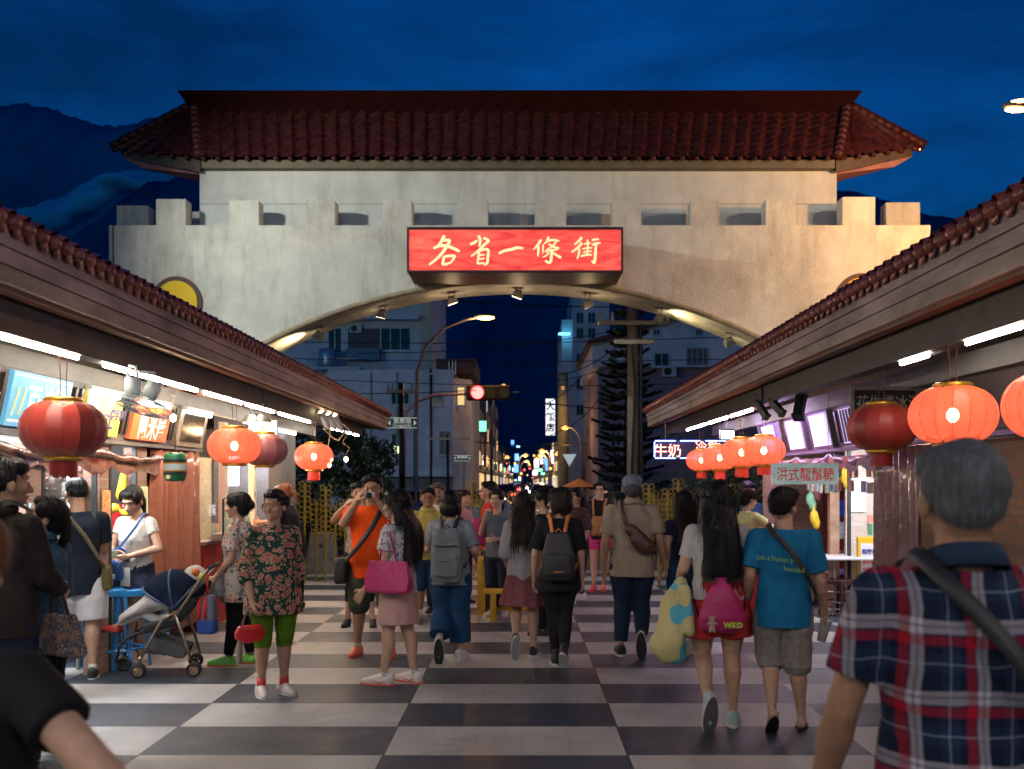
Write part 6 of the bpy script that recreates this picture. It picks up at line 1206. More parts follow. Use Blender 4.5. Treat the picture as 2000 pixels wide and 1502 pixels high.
    if glasses:
        q = MB()
        for sg in (-1, 1): q.tube([V(sg*.021+.0135*math.cos(a*math.pi/6), .063-.003*abs(math.cos(a*math.pi/6)), .0565+.010*math.sin(a*math.pi/6))*s for a in range(13)], .0012*s, 4).tube([V(sg*.035, .060, .058)*s, V(sg*.049, .0, .056)*s], .0011*s, 4)
        q.tube([V(-.008, .064, .058)*s, V(.008, .064, .058)*s], .001*s, 4); q.xf(hM); q.build('glasses', blk, t, local=True)
    # ---- hair ----
    hs, hcol = hair[0], hair[1]; hm = HM[hcol]; h = MB(); E = lambda c, r: h.ell(V(*c)*s, V(*r)*s)
    if hs == 'none': pass
    elif hs == 'cap':      # flat cap
        E((0, -.028, .055), (.047, .042, .045))
    else:
        k = 1.0 if hs in ('short', 'crop') else 1.05
        E((0, -.017, .080), (.0478*k*jw, .0585*k, .0535*k)); E((0, -.032, .056 if k == 1 else .050), (.043*k*jw, .035*k, .036 if k == 1 else .046)); E((0, .022, .108), (.038, .034, .022))
        if hs == 'short': E((-.030, .018, .100), (.022, .032, .022)); E((.030, .018, .100), (.022, .032, .022)); E((.044, -.014, .074), (.009, .024, .022)); E((-.044, -.014, .074), (.009, .024, .022))
        if hs == 'curly':
            for i in range(26):
                a = i*2.4; z = .055+.065*((i*.37) % 1); rr_ = .050*math.sqrt(max(.15, 1-((z-.06)/.07)**2)); E((rr_*math.cos(a), -.018+rr_*1.1*math.sin(a)*.8-.0, z), (.018, .018, .016)) if math.sin(a)*.9 < .35 or z > .095 else None
        if hs in ('bob', 'long', 'pony', 'bun', 'longtop'):
            E((.040, .005, .085), (.018, .038, .034)); E((-.040, .005, .085), (.018, .038, .034))
        if hs == 'bob':
            E((0, -.030, .035), (.057, .046, .048)); E((.044, -.004, .040), (.016, .028, .046)); E((-.044, -.004, .040), (.016, .028, .046)); E((0, .036, .095), (.036, .018, .016))
        if hs == 'long':
            L_ = hair[2] if len(hair) > 2 else .25
            for a_, x_, w_ in ((0, 0, .056), (0, .03, .036), (0, -.03, .036)):
                prev = V(x_, -.035, .06); pts = []
                rs_ = []
                for i in range(9):
                    u = i/8; z = .075-L_*u; y = -.030-.062*min(1, max(0, (.045-z)/.085))**1.2-.003*math.sin(u*9+x_*60); x = x_*(1+.5*u)+.006*math.sin(u*7+x_*90)
                    rs_.append(ring(V(x, y, z)*s, w_*s*(1-.22*u*u*(1+.5*(x_ != 0))), (.034-.012*u)*s, 14))
                h.loft(rs_)
            for sg in (-1, 1): h.cap(V(sg*.042, -.012, .08)*s, V(sg*.050, -.040, -.02)*s, .016*s, .014*s); 
        if hs == 'pony':
            E((0, -.064, .075), (.014, .012, .014)); h.cap(V(0, -.07, .07)*s, V(.0, -.088, .02)*s, .017*s, .018*s); h.cap(V(0, -.088, .02)*s, V(0, -.078, -.055)*s, .018*s, .007*s)
        if hs == 'bun': E((0, -.072, .065), (.026, .023, .026))
    if h.v:
        hv = vox*.9; hmE = h.xf(hM); me = hmE.remesh(hv, 2, .5); warp_hair(me, (.0008 if D < 4 else .0014)*s/1.65, int(px_*7) % 99); ho = link('hair', me, t, hm, True)
        n_ = {'short': 900, 'curly': 1100, 'crop': 700}.get(hs, 1500) if D < 12 else 400
        Lh = {'short': .030, 'curly': .022, 'crop': .016, 'long': .12}.get(hs, .035)
        strands(me, n_ if D > 4 else 7000, Lh if D > 4 or hs != 'short' else .02, 0, int(px_) % 77, out={'short': .45, 'curly': .8, 'crop': .5}.get(hs, .05) if D > 4 else .3, width=.0020 if D > 4 else .0009).build('loose_strands', hm, ho, local=True)
    if hs == 'cap':
        q = MB(); q.ell(V(0, -.004, .088)*s, V(.055, .066, .040)*s); q.ell(V(0, .052, .080)*s, V(.040, .030, .010)*s); q.ell(V(0, -.02, .068)*s, V(.053, .050, .028)*s); q.xf(hM); me = q.remesh(vox, 3); folds(me, .004, 4); link('flat_cap', me, t, cloth('cap_grey', (.20, .21, .24), nz=(60, .4)), True)
    # ---- top ----
    kind, tm = top['k'], top['m']; hem = top.get('hem', .47); ez_ = top.get('ease', .012)/1.65*s/s; q = MB()
    def tr(z, rx, ry, y=0, ex=0): return ring((0, y*s+ln*max(0, (z-.5)/.35), z*s), (rx*w+ez_+ex)*s, (ry*w+ez_+ex*.8)*s, 26)
    fl = top.get('flare', 0); zs = [(.50, .099, .074, 0), (.56, .094, .072+belly*.02, belly*.015), (.62, .084, .062+belly*.036, belly*.03), (.70, .093, .066+belly*.016, belly*.012), (.755, .097, .068, 0), (.785, .092, .058, 0), (.808, .072, .047, 0), (.826, .048, .040, 0), (.836, .038, .036, 0)]
    if not male and kind != 'vest': zs[3] = (.70, .092, .074, .008); 
    base = [zz for zz in zs if zz[0] > hem+.02]; neckz = top.get('neck', .84)
    base = [zz for zz in base if zz[0] <= neckz+.001]
    f0 = min(zs, key=lambda a: abs(a[0]-max(hem, .5))); first = (hem, f0[1]+.003, f0[2]+.003, f0[3])
    rings_ = [tr(*first, ex=fl)]+[tr(*zz, ex=fl*max(0, (.66-zz[0])/.2) if zz[0] < .66 else 0) for zz in base]
    q.loft(rings_)
    sl = top.get('sleeve', .62); loose = top.get('loose', .010)
    for sd in 'LR':
        Sx = P[sd+'S']+V(0, ln, 0); E_, W_ = P[sd+'E'], P[sd+'W']; r0 = .0345*s*thick+ez_*s*.35; 
        if sl <= 0: continue
        q.cap(V(Sx.x*.40, ln, .800*s), Sx+V(0, 0, -.004*s), .032*s+ez_*s*.3, r0)
        e1 = Sx.lerp(E_, min(1, sl)); r1 = (.025*thick+loose*.72)*s+ez_*.2*s
        q.tube([Sx, Sx.lerp(e1, .5), e1], [r0, (r0+r1)/2, r1], 16)
        if sl > 1:
            e2 = E_.lerp(W_, min(1, sl-1)); q.ell(E_, (r1, r1, r1)); q.tube([E_, E_.lerp(e2, .5), e2], [r1, r1*.97, (.019*thick+loose*.8)*s], 16)
            if top.get('puff'): q.ell(E_.lerp(e2, .6), (r1*1.15, r1*1.15, r1*1.4))
    me = q.remesh(vox*1.15, 2, .5); folds(me, top.get('fold', .006), int(px_) % 89); ob = link({'tee': 't_shirt', 'blouse': 'blouse', 'shirt': 'shirt', 'hoodie': 'jacket', 'vest': 'top'}.get(kind, kind), me, t, tm, True)
    if kind == 'shirt':      # folded collar
        c_ = MB()
        for k in range(2):
            c_.loft([[Vector((math.cos(a)*r_*s, ln+(math.sin(a)*r_*.95-.004)*s, (z-.010*math.sin(a))*s)) for a in [2*math.pi*i/24 for i in range(24)]] for r_, z in (((.047, .828), (.043, .862)) if k == 0 else ((.049, .860), (.060, .832)))], cap=False)
        co_ = c_.build('collar', tm if not top.get('cm') else top['cm'], ob, True, local=True); sm = co_.modifiers.new('s', 'SOLIDIFY'); sm.thickness = .004
    if kind == 'hoodie':
        c_ = MB(); c_.ell(V(0, -.045, .845)*s, V(.062, .032, .034)*s); c_.ell(V(.04, -.02, .845)*s, V(.025, .04, .022)*s); c_.ell(V(-.04, -.02, .845)*s, V(.025, .04, .022)*s); me = c_.remesh(vox*1.2, 3); folds(me, .006, 9); link('hood', me, ob, tm, True)
    if top.get('print'): top['print'](t, ob, s, ln)
    # ---- bottom ----
    bk, bm_, bl_ = bottom['k'], bottom['m'], bottom.get('len', .30)
    if not noleg:
        q = MB(); ease = bottom.get('ease', .010)/1.65
        q.loft([ring((0, 0, z*s), (rx*w+.006)*s, (ry*w+.006)*s, 24) for z, rx, ry in ((.45, .093, .070), (.50, .100, .075), (.55, .094, .072), (bottom.get('waist', .59), .084, .066))])
        if bk == 'skirt':
            fl = bottom.get('flare', .03); me = None; rs_ = []; n_ = 48; pl = bottom.get('pleat', .004)
            for i in range(8):
                u = i/7; z = .50+(bl_-.50)*u; rs_.append([Vector(((.107*w+fl*u)*s*math.cos(a)*(1+pl*12*u*math.sin(11*a)), (.082*w+fl*u*.9)*s*math.sin(a)*(1+pl*12*u*math.sin(11*a)), z*s)) for a in [2*math.pi*j/n_ for j in range(n_)]])
            q.loft(rs_)
        else:
            for sd, sg in (('L', -1), ('R', 1)):
                Hp = V(sg*hipw, 0, .49*s); K_, A_ = P[sd+'K'], P[sd+'A']; wd_ = bottom.get('wide', 0)
                kz = (Hp-K_).length; tot = kz+(K_-A_).length; f = (.49-bl_)/(.49-.05)*tot; q.cap(Hp+V(0, 0, .0), Hp.lerp(K_, .35), .061*s*w, (.056*w+ease)*s)
                if f <= kz: en = Hp.lerp(K_, f/kz); q.tube([Hp, Hp.lerp(en, .5), en], [(.062*w)*s, (.055*w+ease+wd_*.4)*s, (.062*w-.022*w*f/kz+ease+wd_)*s], 20)
                else:
                    en = K_.lerp(A_, min(1, (f-kz)/(tot-kz))); kr = (.0405*thick+ease+wd_*.6)*s; cr_ = (bottom.get('cuff', .026)*thick+ease+wd_)*s; q.tube([Hp, Hp.lerp(K_, .5)], [.061*s*w, (.049*w+ease)*s], 20); q.cap(Hp.lerp(K_, .45), K_, (.050*w+ease)*s, kr); q.ell(K_, (kr, kr, kr)); q.tube([K_, K_.lerp(en, .35)+V(0, -.007*s, 0), en], [kr, max(kr*.98, cr_), cr_], 18)
        me = q.remesh(vox*1.15, 2, .5); folds(me, bottom.get('fold', .005), int(px_*3) % 83); link({'skirt': 'skirt', 'shorts': 'shorts', 'pants': 'trousers'}[bk], me, t, bm_, True)
        # ---- shoes ----
        for sd in 'LR':
            A_ = P[sd+'A']; fm = footm(A_, P[sd.lower()+'f'], P[sd.lower()+'y']); sc = s*shoes.get('size', 1.0)
            if shoes['k'] == 'flip':
                q = MB(); q.prism([(.026*math.cos(a)*(1+.15*math.sin(a))*sc, (.030+.082*math.sin(a))*sc) for a in [2*math.pi*i/20 for i in range(20)]], -.052*s, -.044*s, 'z'); q.xf(fm); q.build('sandal', shoes['m'], t, local=True)
                q = MB(); q.tube([V(-.022, .0, -.043)*s, V(-.012, .035, -.026)*s, V(0, .062, -.030)*s, V(.014, .03, -.024)*s, V(.022, .0, -.043)*s], .004*s, 5); q.xf(fm); q.build('strap', shoes['m'], t, local=True)
                continue
            q = MB(); q.cap(V(0, -.026, -.014)*sc, V(0, -.020, -.032)*sc, .0225*sc, .025*sc); q.cap(V(0, -.018, -.030)*sc, V(0, .060, -.033)*sc, .0255*sc, .024*sc); q.cap(V(0, .055, -.034)*sc, V(.002, .094, -.037)*sc, .025*sc, .017*sc); q.cap(V(0, .005, -.016)*sc, V(0, .045, -.024)*sc, .023*sc, .020*sc)
            if shoes.get('high'): q.cap(V(0, -.008, .02)*sc, V(0, -.010, -.02)*sc, .026*sc, .026*sc)
            q.xf(fm); me = q.remesh(vox*.8, 2); so = link('shoe', me, t, shoes['m'], True)
            q = MB(); out_ = [(.0285*math.cos(a)*(1+.12*math.sin(a))*sc, (.029+.084*math.sin(a))*sc) for a in [2*math.pi*i/24 for i in range(24)]]; q.prism(out_, -.061*s, -.046*s, 'z'); q.xf(fm); q.build('sole', shoes['sm'], so, local=True)
            if shoes.get('tm'): q = MB(); q.prism([(a*.9, b_*.98+.001) for a, b_ in out_], -.0635*s, -.0612*s, 'z'); q.xf(fm); q.build('tread', shoes['tm'], so, local=True)
            if shoes.get('swoosh'):
                for sg in (-1, 1): q = MB(); q.tube([V(sg*.0265, -.02, -.022)*sc, V(sg*.0275, .01, -.036)*sc, V(sg*.0265, .05, -.022)*sc], [.001*sc, .0055*sc, .001*sc], 5, flat=.4); q.xf(fm); q.build('side_stripe', shoes['swoosh'], so, local=True)
            if shoes.get('sock'):
                q = MB(); q.tube([A_+(P[sd+'K']-A_).normalized()*(.055 if shoes.get('hs') is None else shoes['hs'])*s, A_-V(0, 0, .012*s)], [.0215*s*thick, .022*s], 14); q.build('sock', shoes['sock'], t, True, local=True)
    return t, P, hM, s
def footm(A, pitch, yaw): return Matrix.Translation(A) @ Matrix.Rotation(R(yaw), 4, 'Z') @ Matrix.Rotation(R(pitch), 4, 'X')
def hand(b, E_, W_, s, sd, curl, hd=None):
    d = (W_-E_).normalized() if hd is None else Vector(hd).normalized(); inward = V(1 if sd == 'L' else -1, 0, 0); inward = inward-d*inward.dot(d)
    if inward.length < .2: inward = V(0, 1, 0)-d*V(0, 1, 0).dot(d)
    inward.normalize(); fwd = d.cross(inward) if sd == 'R' else inward.cross(d)
    fwd.normalize()
    if fwd.y < 0 and abs(fwd.y) > .3: fwd = -fwd
    q = MB(); c = W_+d*.026*s
    for k in (-1, -.33, .33, 1): b.cap(W_+d*.004*s+fwd*k*.006*s, W_+d*.052*s+fwd*k*.017*s, .0110*s, .0085*s, 8)
    for k, L_ in ((1.05, .040), (.36, .046), (-.34, .043), (-1.0, .034)):
        p0 = W_+d*.052*s+fwd*k*.0175*s; a = curl; p = p0; dd = d
        for i, f in enumerate((.46, .32, .26)):
            ang = a*(1.0+.35*i); dd = (dd*math.cos(ang)+inward*math.sin(ang)).normalized(); n = p+dd*L_*f*s*1.1; b.cap(p, n, (.0066-.0008*i)*s, (.0060-.0009*i)*s, 7); p = n
    t0 = W_+d*.014*s+fwd*.015*s; t1 = t0+(d*.55+fwd*.75+inward*.25).normalized()*.028*s; t2 = t1+(d*.85+fwd*.3+inward*.35).normalized()*.024*s; b.cap(t0, t1, .0085*s, .0072*s, 8); b.cap(t1, t2, .0070*s, .0056*s, 8)
def local(t, P): return Matrix.Translation(t.location) @ Matrix.Rotation(t.rotation_euler.z, 4, 'Z') @ Vector(P)
# ---------------- patterned cloth ----------------
def nodemat(name, rough=.85):
    m = bpy.data.materials.new(name); m.use_nodes = True; n = m.node_tree; b = n.nodes['Principled BSDF']; b.inputs['Roughness'].default_value = rough; b.inputs['Specular IOR Level'].default_value = .15
    t = n.nodes.new('ShaderNodeTexCoord')
    z = n.nodes.new('ShaderNodeTexNoise'); z.inputs['Scale'].default_value = 24; z.inputs['Detail'].default_value = 5; u = n.nodes.new('ShaderNodeBump'); u.inputs['Distance'].default_value = .010; n.links.new(t.outputs['Object'], z.inputs['Vector']); n.links.new(z.outputs[0], u.inputs['Height']); n.links.new(u.outputs[0], b.inputs['Normal'])
    def ma(op, a, c=None, d=None):
        q = n.nodes.new('ShaderNodeMath'); q.operation = op
        for i, v in enumerate((a, c, d)):
            if v is None: continue
            if isinstance(v, (int, float)): q.inputs[i].default_value = v
            else: n.links.new(v, q.inputs[i])
        return q.outputs[0]
    def mix(f, a, c):
        q = n.nodes.new('ShaderNodeMix'); q.data_type = 'RGBA'
        for i, v in ((0, f), (6, a), (7, c)):
            if isinstance(v, (int, float)): q.inputs[i].default_value = v
            elif isinstance(v, tuple): q.inputs[i].default_value = v+(1,)
            else: n.links.new(v, q.inputs[i])
        return q.outputs[2]
    return m, n, b, t, ma, mix
def plaid():
    m, n, b, t, ma, mix = nodemat('cloth_plaid'); w = n.nodes.new('ShaderNodeTexNoise'); w.inputs['Scale'].default_value = 5; n.links.new(t.outputs['Object'], w.inputs['Vector'])
    s = n.nodes.new('ShaderNodeSeparateXYZ'); n.links.new(t.outputs['Object'], s.inputs[0]); wob = ma('MULTIPLY', ma('SUBTRACT', w.outputs[0], .5), .035)
    def bands(c, per, off, lst):
        f = ma('FRACT', ma('ADD', ma('DIVIDE', ma('ADD', c, wob), per), off)); out_ = []
        for a0, a1 in lst: out_.append(ma('MULTIPLY', ma('GREATER_THAN', f, a0), ma('LESS_THAN', f, a1)))
        return out_
    vx = bands(s.outputs[0], .138, .30, [(.0, .15), (.17, .36), (.25, .28), (.74, .76), (.62, .90)]); hz = bands(s.outputs[2], .165, .12, [(.0, .14), (.17, .36), (.26, .29), (.72, .74), (.60, .88)])
    c = mix(ma('MULTIPLY', ma('ADD', vx[4], hz[4]), .35), (.006, .010, .028), (.018, .034, .08)); c = mix(ma('MULTIPLY', ma('ADD', vx[1], hz[1]), .48), c, (.40, .36, .40)); c = mix(ma('MULTIPLY', ma('ADD', vx[0], hz[0]), .5), c, (.30, .008, .02)); c = mix(ma('MULTIPLY', ma('ADD', vx[3], hz[3]), .35), c, (.4, .45, .5)); c = mix(ma('MULTIPLY', ma('ADD', vx[2], hz[2]), .6), c, (.02, .025, .05))
    n.links.new(c, b.inputs['Base Color']); return m
def vor_mat(name, scale, stops, warp=.06, rnd_=1.0):
    m, n, b, t, ma, mix = nodemat(name); z = n.nodes.new('ShaderNodeTexNoise'); z.inputs['Scale'].default_value = 14; n.links.new(t.outputs['Object'], z.inputs['Vector'])
    a = n.nodes.new('ShaderNodeVectorMath'); a.operation = 'MULTIPLY_ADD'; a.inputs[1].default_value = (warp,)*3; n.links.new(z.outputs['Color'], a.inputs[0]); n.links.new(t.outputs['Object'], a.inputs[2])
    v = n.nodes.new('ShaderNodeTexVoronoi'); v.inputs['Scale'].default_value = scale; v.inputs['Randomness'].default_value = rnd_; n.links.new(a.outputs[0], v.inputs['Vector'])
    r = n.nodes.new('ShaderNodeValToRGB'); cr_ = r.color_ramp; cr_.interpolation = 'CONSTANT' if name != 'cloth_floral' else 'LINEAR'
    while len(cr_.elements) < len(stops): cr_.elements.new(.5)
    for e_, (p, c) in zip(cr_.elements, stops): e_.position = p; e_.color = c+(1,)
    n.links.new(v.outputs['Distance'], r.inputs[0]); c = r.outputs[0]
    if name == 'cloth_rings':
        sp = n.nodes.new('ShaderNodeSeparateXYZ'); n.links.new(v.outputs['Color'], sp.inputs[0]); c = mix(ma('MULTIPLY', ma('GREATER_THAN', sp.outputs[0], .45), ma('GREATER_THAN', .20, ma('ABSOLUTE', ma('SUBTRACT', v.outputs['Distance'], .30)))), c, (.55, .14, .05)); c = mix(ma('GREATER_THAN', v.outputs['Distance'], .40), c, (.50, .46, .42)); c = mix(ma('LESS_THAN', v.outputs['Distance'], .2), c, (.55, .50, .46))
    if name == 'cloth_floral':
        v2 = n.nodes.new('ShaderNodeTexVoronoi'); v2.inputs['Scale'].default_value = 46; n.links.new(a.outputs[0], v2.inputs['Vector']); c2 = n.nodes.new('ShaderNodeTexNoise'); c2.inputs['Scale'].default_value = 11; n.links.new(t.outputs['Object'], c2.inputs['Vector'])
        c = mix(ma('MULTIPLY', ma('LESS_THAN', v2.outputs['Distance'], .42), ma('GREATER_THAN', c2.outputs[0], .46)), c, (.45, .26, .18))
    n.links.new(c, b.inputs['Base Color']); return m
m_plaid = plaid()
m_floral = vor_mat('cloth_floral', 17, [(0, (.48, .09, .08)), (.28, (.36, .09, .08)), (.38, (.50, .26, .18)), (.48, (.025, .065, .045)), (.62, (.015, .045, .035))], .07)
m_rings = vor_mat('cloth_rings', 24, [(0, (.55, .50, .46)), (.22, (.02, .02, .03)), (.40, (.5, .46, .42))], .03, .55)
m_greyfl = vor_mat('cloth_greyfloral', 30, [(0, (.05, .05, .07)), (.25, (.30, .29, .32)), (.5, (.50, .48, .50))], .1)
m_checkb = vor_mat('cloth_smallcheck', 60, [(0, (.05, .05, .06)), (.3, (.5, .48, .45)), (.6, (.05, .05, .05))], .0, 0)
bk = cloth('black', (.014, .014, .017)); navy = cloth('navy', (.016, .022, .045)); jean = cloth('jean', (.018, .045, .10), nz=(40, .4)); white = cloth('white', (.50, .47, .44), nz=(7, .15)); khaki = cloth('khaki', (.26, .23, .20), nz=(30, .25)); olive = cloth('olive', (.075, .08, .05), nz=(6, .3))
SH = dict(black=mat('shoe_black', (.02, .02, .022), .6), white=mat('shoe_white', (.6, .56, .52), .5), grey=mat('shoe_grey', (.22, .23, .23), .6), cream=mat('shoe_cream', (.50, .42, .36), .5), green=mat('shoe_green', (.25, .70, .12), .5), orange=mat('shoe_orange', (.75, .13, .04), .5), red=mat('shoe_red', (.6, .04, .04), .5), aqua=mat('shoe_aqua', (.35, .5, .45), .6), rubber=mat('rubber_grey', (.12, .12, .115), .8, bump=(60, .01)), wsole=mat('sole_white', (.6, .58, .55), .5), dsole=mat('sole_dark', (.03, .03, .03), .7), pink=mat('shoe_pink', (.75, .10, .12), .5), osole=mat('sole_coral', (.65, .12, .07), .6))
def shoe(u, so='wsole', **k): return dict(k='shoe', m=SH[u], sm=SH[so], **k)
WL = dict(LK=(-.050, .035, .292), LA=(-.046, -.125, .125), lf=-68, RK=(.052, .030, .288), RA=(.056, .020, .058))
WR = dict(RK=(.050, .035, .292), RA=(.046, -.125, .125), rf=-68, LK=(-.052, .030, .288), LA=(-.056, .020, .058))
def W2(base, **k): d = dict(base); d.update(k); return d
CR = {}
def add(key, *a, **k): CR[key] = person(*a, **k)
add('plaid', 'grey haired man in plaid shirt seen from behind at the right front', 1884, 2.6, 1.765, 4, ('short', 'grey'), dict(k='shirt', m=m_plaid, sleeve=.72, loose=.016, hem=.45, ease=.024, fold=.010, cm=cloth('collar_navy', (.02, .035, .07))), dict(k='shorts', m=navy, len=.28), shoe('black'), dict(LE=(-.178, .02, .63), LW=(-.195, .10, .485), RE=(.165, -.02, .63)), skin='c', w=1.13, male=True, vox=.0065, show_face=False)
add('front', 'woman in black t-shirt, hand on hip, at the lower left corner', -112, 2.1, 1.62, 8, ('bun', 'auburn'), dict(k='tee', m=bk, sleeve=.50, loose=.016, ease=.016), dict(k='pants', m=bk, len=.05), shoe('black'), dict(RE=(.272, -.06, .700), RW=(.135, .03, .615)), skin='a', w=1.12, vox=.0065, show_face=False)
add('hoodie', 'man in dark brown hooded jacket at the left edge', 8, 6.0, 1.80, 25, ('short', 'black'), dict(k='hoodie', m=cloth('hoodie', (.028, .022, .021), nz=(10, .35)), sleeve=1.9, loose=.018, ease=.022, hem=.45, fold=.011), dict(k='pants', m=navy, len=.05), shoe('black'), dict(LE=(-.15, 0, .63), RE=(.125, .05, .64), RW=(.06, .16, .58)), male=True, skin='b', w=1.05, yaw=20)
add('denim', 'woman in loose blue denim shirt looking up at the man in the brown jacket', 80, 6.5, 1.575, -62, ('pony', 'black'), dict(k='shirt', m=cloth('denim', (.045, .10, .15), nz=(20, .4)), sleeve=1.85, loose=.022, ease=.022, hem=.42, fold=.012), dict(k='pants', m=bk, len=.05, ease=.008), shoe('black'), dict(LE=(-.15, .04, .62), LW=(-.13, .17, .62), RE=(.14, .03, .64), RW=(.10, .15, .62)), pitch=20, yaw=-52, w=1.05, glasses=True)
add('navytee', 'man in dark navy t-shirt and white shorts with olive sling bag', 152, 9.15, 1.70, -22, ('crop', 'black'), dict(k='tee', m=cloth('navytee', (.009, .013, .022)), sleeve=.75, loose=.022, ease=.016, hem=.42, fold=.009), dict(k='shorts', m=cloth('white_short', (.55, .52, .52), nz=(6, .15)), len=.29, ease=.028, wide=.012), shoe('black', sock=white, hs=.02), dict(LE=(-.15, .07, .66), LW=(-.12, .19, .64), RE=(.135, .05, .64), RW=(.11, .18, .62), LA=(-.085, .02, .05), RA=(.07, -.06, .05), LK=(-.07, .03, .285), RK=(.07, -.01, .285)), male=True, skin='b', w=1.12, pitch=-22, yaw=-18)
def print_white(t, ob, s, ln):
    q = MB(); r = random.Random(3)
    return
add('whitetee', 'woman in white printed t-shirt and dark skirt searching her blue shoulder bag', 266, 9.9, 1.625, 200, ('pony', 'black'), dict(k='tee', m=vor_mat('cloth_printtee', 9, [(0, (.55, .30, .27)), (.14, (.30, .31, .36)), (.26, (.52, .50, .47)), (.6, (.54, .52, .49))], .25), sleeve=.45, loose=.010, ease=.006, hem=.475, neck=.815, fold=.006), dict(k='skirt', m=navy, len=.395, flare=.035, pleat=.006), shoe('white'), dict(LE=(-.175, .00, .655), LW=(-.035, .105, .612), RE=(.170, .02, .645), RW=(.055, .115, .600)), pitch=-24, yaw=-8, skin='a', w=1.1)
add('rings', 'woman with hair bun and white blouse printed with orange and black rings', 468, 9.75, 1.565, -82, ('bun', 'black'), dict(k='blouse', m=m_rings, sleeve=.75, loose=.018, ease=.020, hem=.375, flare=.012, fold=.008), dict(k='pants', m=bk, len=.06, ease=.004), shoe('green', 'osole', size=1.1), dict(LE=(-.13, .00, .63), LW=(-.12, .10, .52), RE=(.13, .0, .63), LA=(-.05, .05, .055), RA=(.055, -.05, .055)), w=1.08)
add('floral', 'woman in dark floral tunic and green capri trousers looking towards the camera', 534, 8.4, 1.60, 148, ('curly', 'black'), dict(k='blouse', m=m_floral, sleeve=1.25, loose=.020, ease=.012, hem=.40, flare=.026, fold=.012, puff=1), dict(k='pants', m=cloth('green', (.085, .16, .010), nz=(7, .25)), len=.235, ease=.004, cuff=.034), shoe('cream', 'wsole', sock=SH['red'], hs=.035, size=1.12), dict(RE=(.15, -.01, .62), RW=(.140, .07, .47), LE=(-.14, -.03, .62), LW=(-.13, -.02, .48)), yaw=42, skin='b', w=1.14, grip=.9, belly=.5)
add('worker', 'brown haired stall worker in dark top and blue apron bending by the grey pier', 577, 14.0, 1.64, -78, ('pony', 'auburn'), dict(k='tee', m=bk, sleeve=.8), dict(k='pants', m=bk, len=.05), shoe('black'), dict(lean=.07, LE=(-.15, .10, .70), LW=(-.12, .25, .70), RE=(.14, .1, .70), RW=(.1, .24, .68)), pitch=-20)
add('behind', 'person in small black and white check shirt standing behind the man in orange', 703, 12.35, 1.66, 178, ('short', 'black'), dict(k='shirt', m=m_checkb, sleeve=.7), dict(k='pants', m=bk, len=.17), shoe('black', 'dsole'), dict(LE=(-.15, .08, .70), LW=(-.05, .14, .84), RE=(.20, .02, .74), RW=(.09, .11, .84), LA=(-.09, 0, .05), RA=(.09, .0, .05)), male=True)
add('orange', 'man in bright orange t-shirt and olive shorts photographing with a silver camera', 728, 10.3, 1.735, 180, ('short', 'black'), dict(k='tee', m=cloth('orange', (.80, .085, .008), nz=(7, .2)), sleeve=.72, loose=.022, ease=.022, hem=.435, fold=.010), dict(k='shorts', m=olive, len=.24, ease=.022, wide=.006), shoe('orange', 'osole', sock=white, hs=.02, size=1.1), dict(RE=(.165, .085, .735), RW=(.060, .150, .868), LE=(-.160, .09, .735), LW=(-.045, .150, .858), RA=(.085, .0, .05), LA=(-.105, .02, .05), RK=(.075, .01, .285), LK=(-.085, .015, .285)), male=True, skin='b', w=1.22, belly=.7, glasses=True, grip=.9)
add('tote', 'long haired girl in grey flowered blouse and pink skirt carrying a magenta tote', 778, 8.85, 1.60, -68, ('long', 'black', .28), dict(k='blouse', m=m_greyfl, sleeve=.62, loose=.032, ease=.022, hem=.475, fold=.012), dict(k='skirt', m=cloth('pinkskirt', (.52, .30, .27), nz=(6, .15)), len=.315, flare=.022, pleat=.002), shoe('white', 'osole', swoosh=SH['red'], sock=white, hs=.01, size=1.15), dict(LE=(-.13, .02, .63), LW=(-.13, .135, .49), LA=(-.06, .05, .055), RA=(.06, -.06, .055), LK=(-.055, .03, .285), RK=(.055, -.02, .285)), w=1.05)
def sole(x): return dict(tm=SH['rubber'])
add('greypack', 'bob haired woman in grey t-shirt and wide blue trousers walking away', 880, 10.0, 1.58, 6, ('bob', 'black'), dict(k='tee', m=cloth('ashgrey', (.25, .27, .29)), sleeve=.85, loose=.022, ease=.016, hem=.45, fold=.008), dict(k='pants', m=cloth('bluepants', (.015, .055, .13), nz=(9, .35)), len=.10, ease=.018, cuff=.034, wide=.018, fold=.012), shoe('white', 'wsole', tm=SH['dsole'], size=1.1), W2(WL, LE=(-.150, -.01, .66), LW=(-.135, .13, .62), RE=(.160, -.02, .655), RW=(.150, .11, .60)), w=1.12)
add('yellowman', 'man with glasses in yellow polo shirt and dark shorts walking towards the camera', 836, 12.6, 1.60, 176, ('short', 'black'), dict(k='shirt', m=cloth('yellow', (.42, .34, .09), nz=(8, .2)), sleeve=.78, loose=.018, ease=.014), dict(k='shorts', m=jean, len=.27, ease=.02), shoe('grey', 'wsole', sock=white), dict(RE=(.14, .03, .64), RW=(.12, .15, .60), LE=(-.14, .03, .64), LA=(-.06, .07, .055)), male=True, skin='c', glasses=True)
add('whiteman', 'older man in white shirt standing behind the man in yellow', 856, 13.6, 1.65, 186, ('short', 'salt'), dict(k='tee', m=white, sleeve=.7), dict(k='pants', m=navy, len=.05), shoe('black'), {}, male=True, skin='c')
add('pinkshirt', 'person in pale pink shirt half hidden behind the bob haired woman', 903, 14.6, 1.55, 120, ('short', 'brown'), dict(k='tee', m=cloth('palepink', (.45, .25, .25)), sleeve=.7), dict(k='pants', m=navy, len=.05), shoe('black'), {}, skin='a')
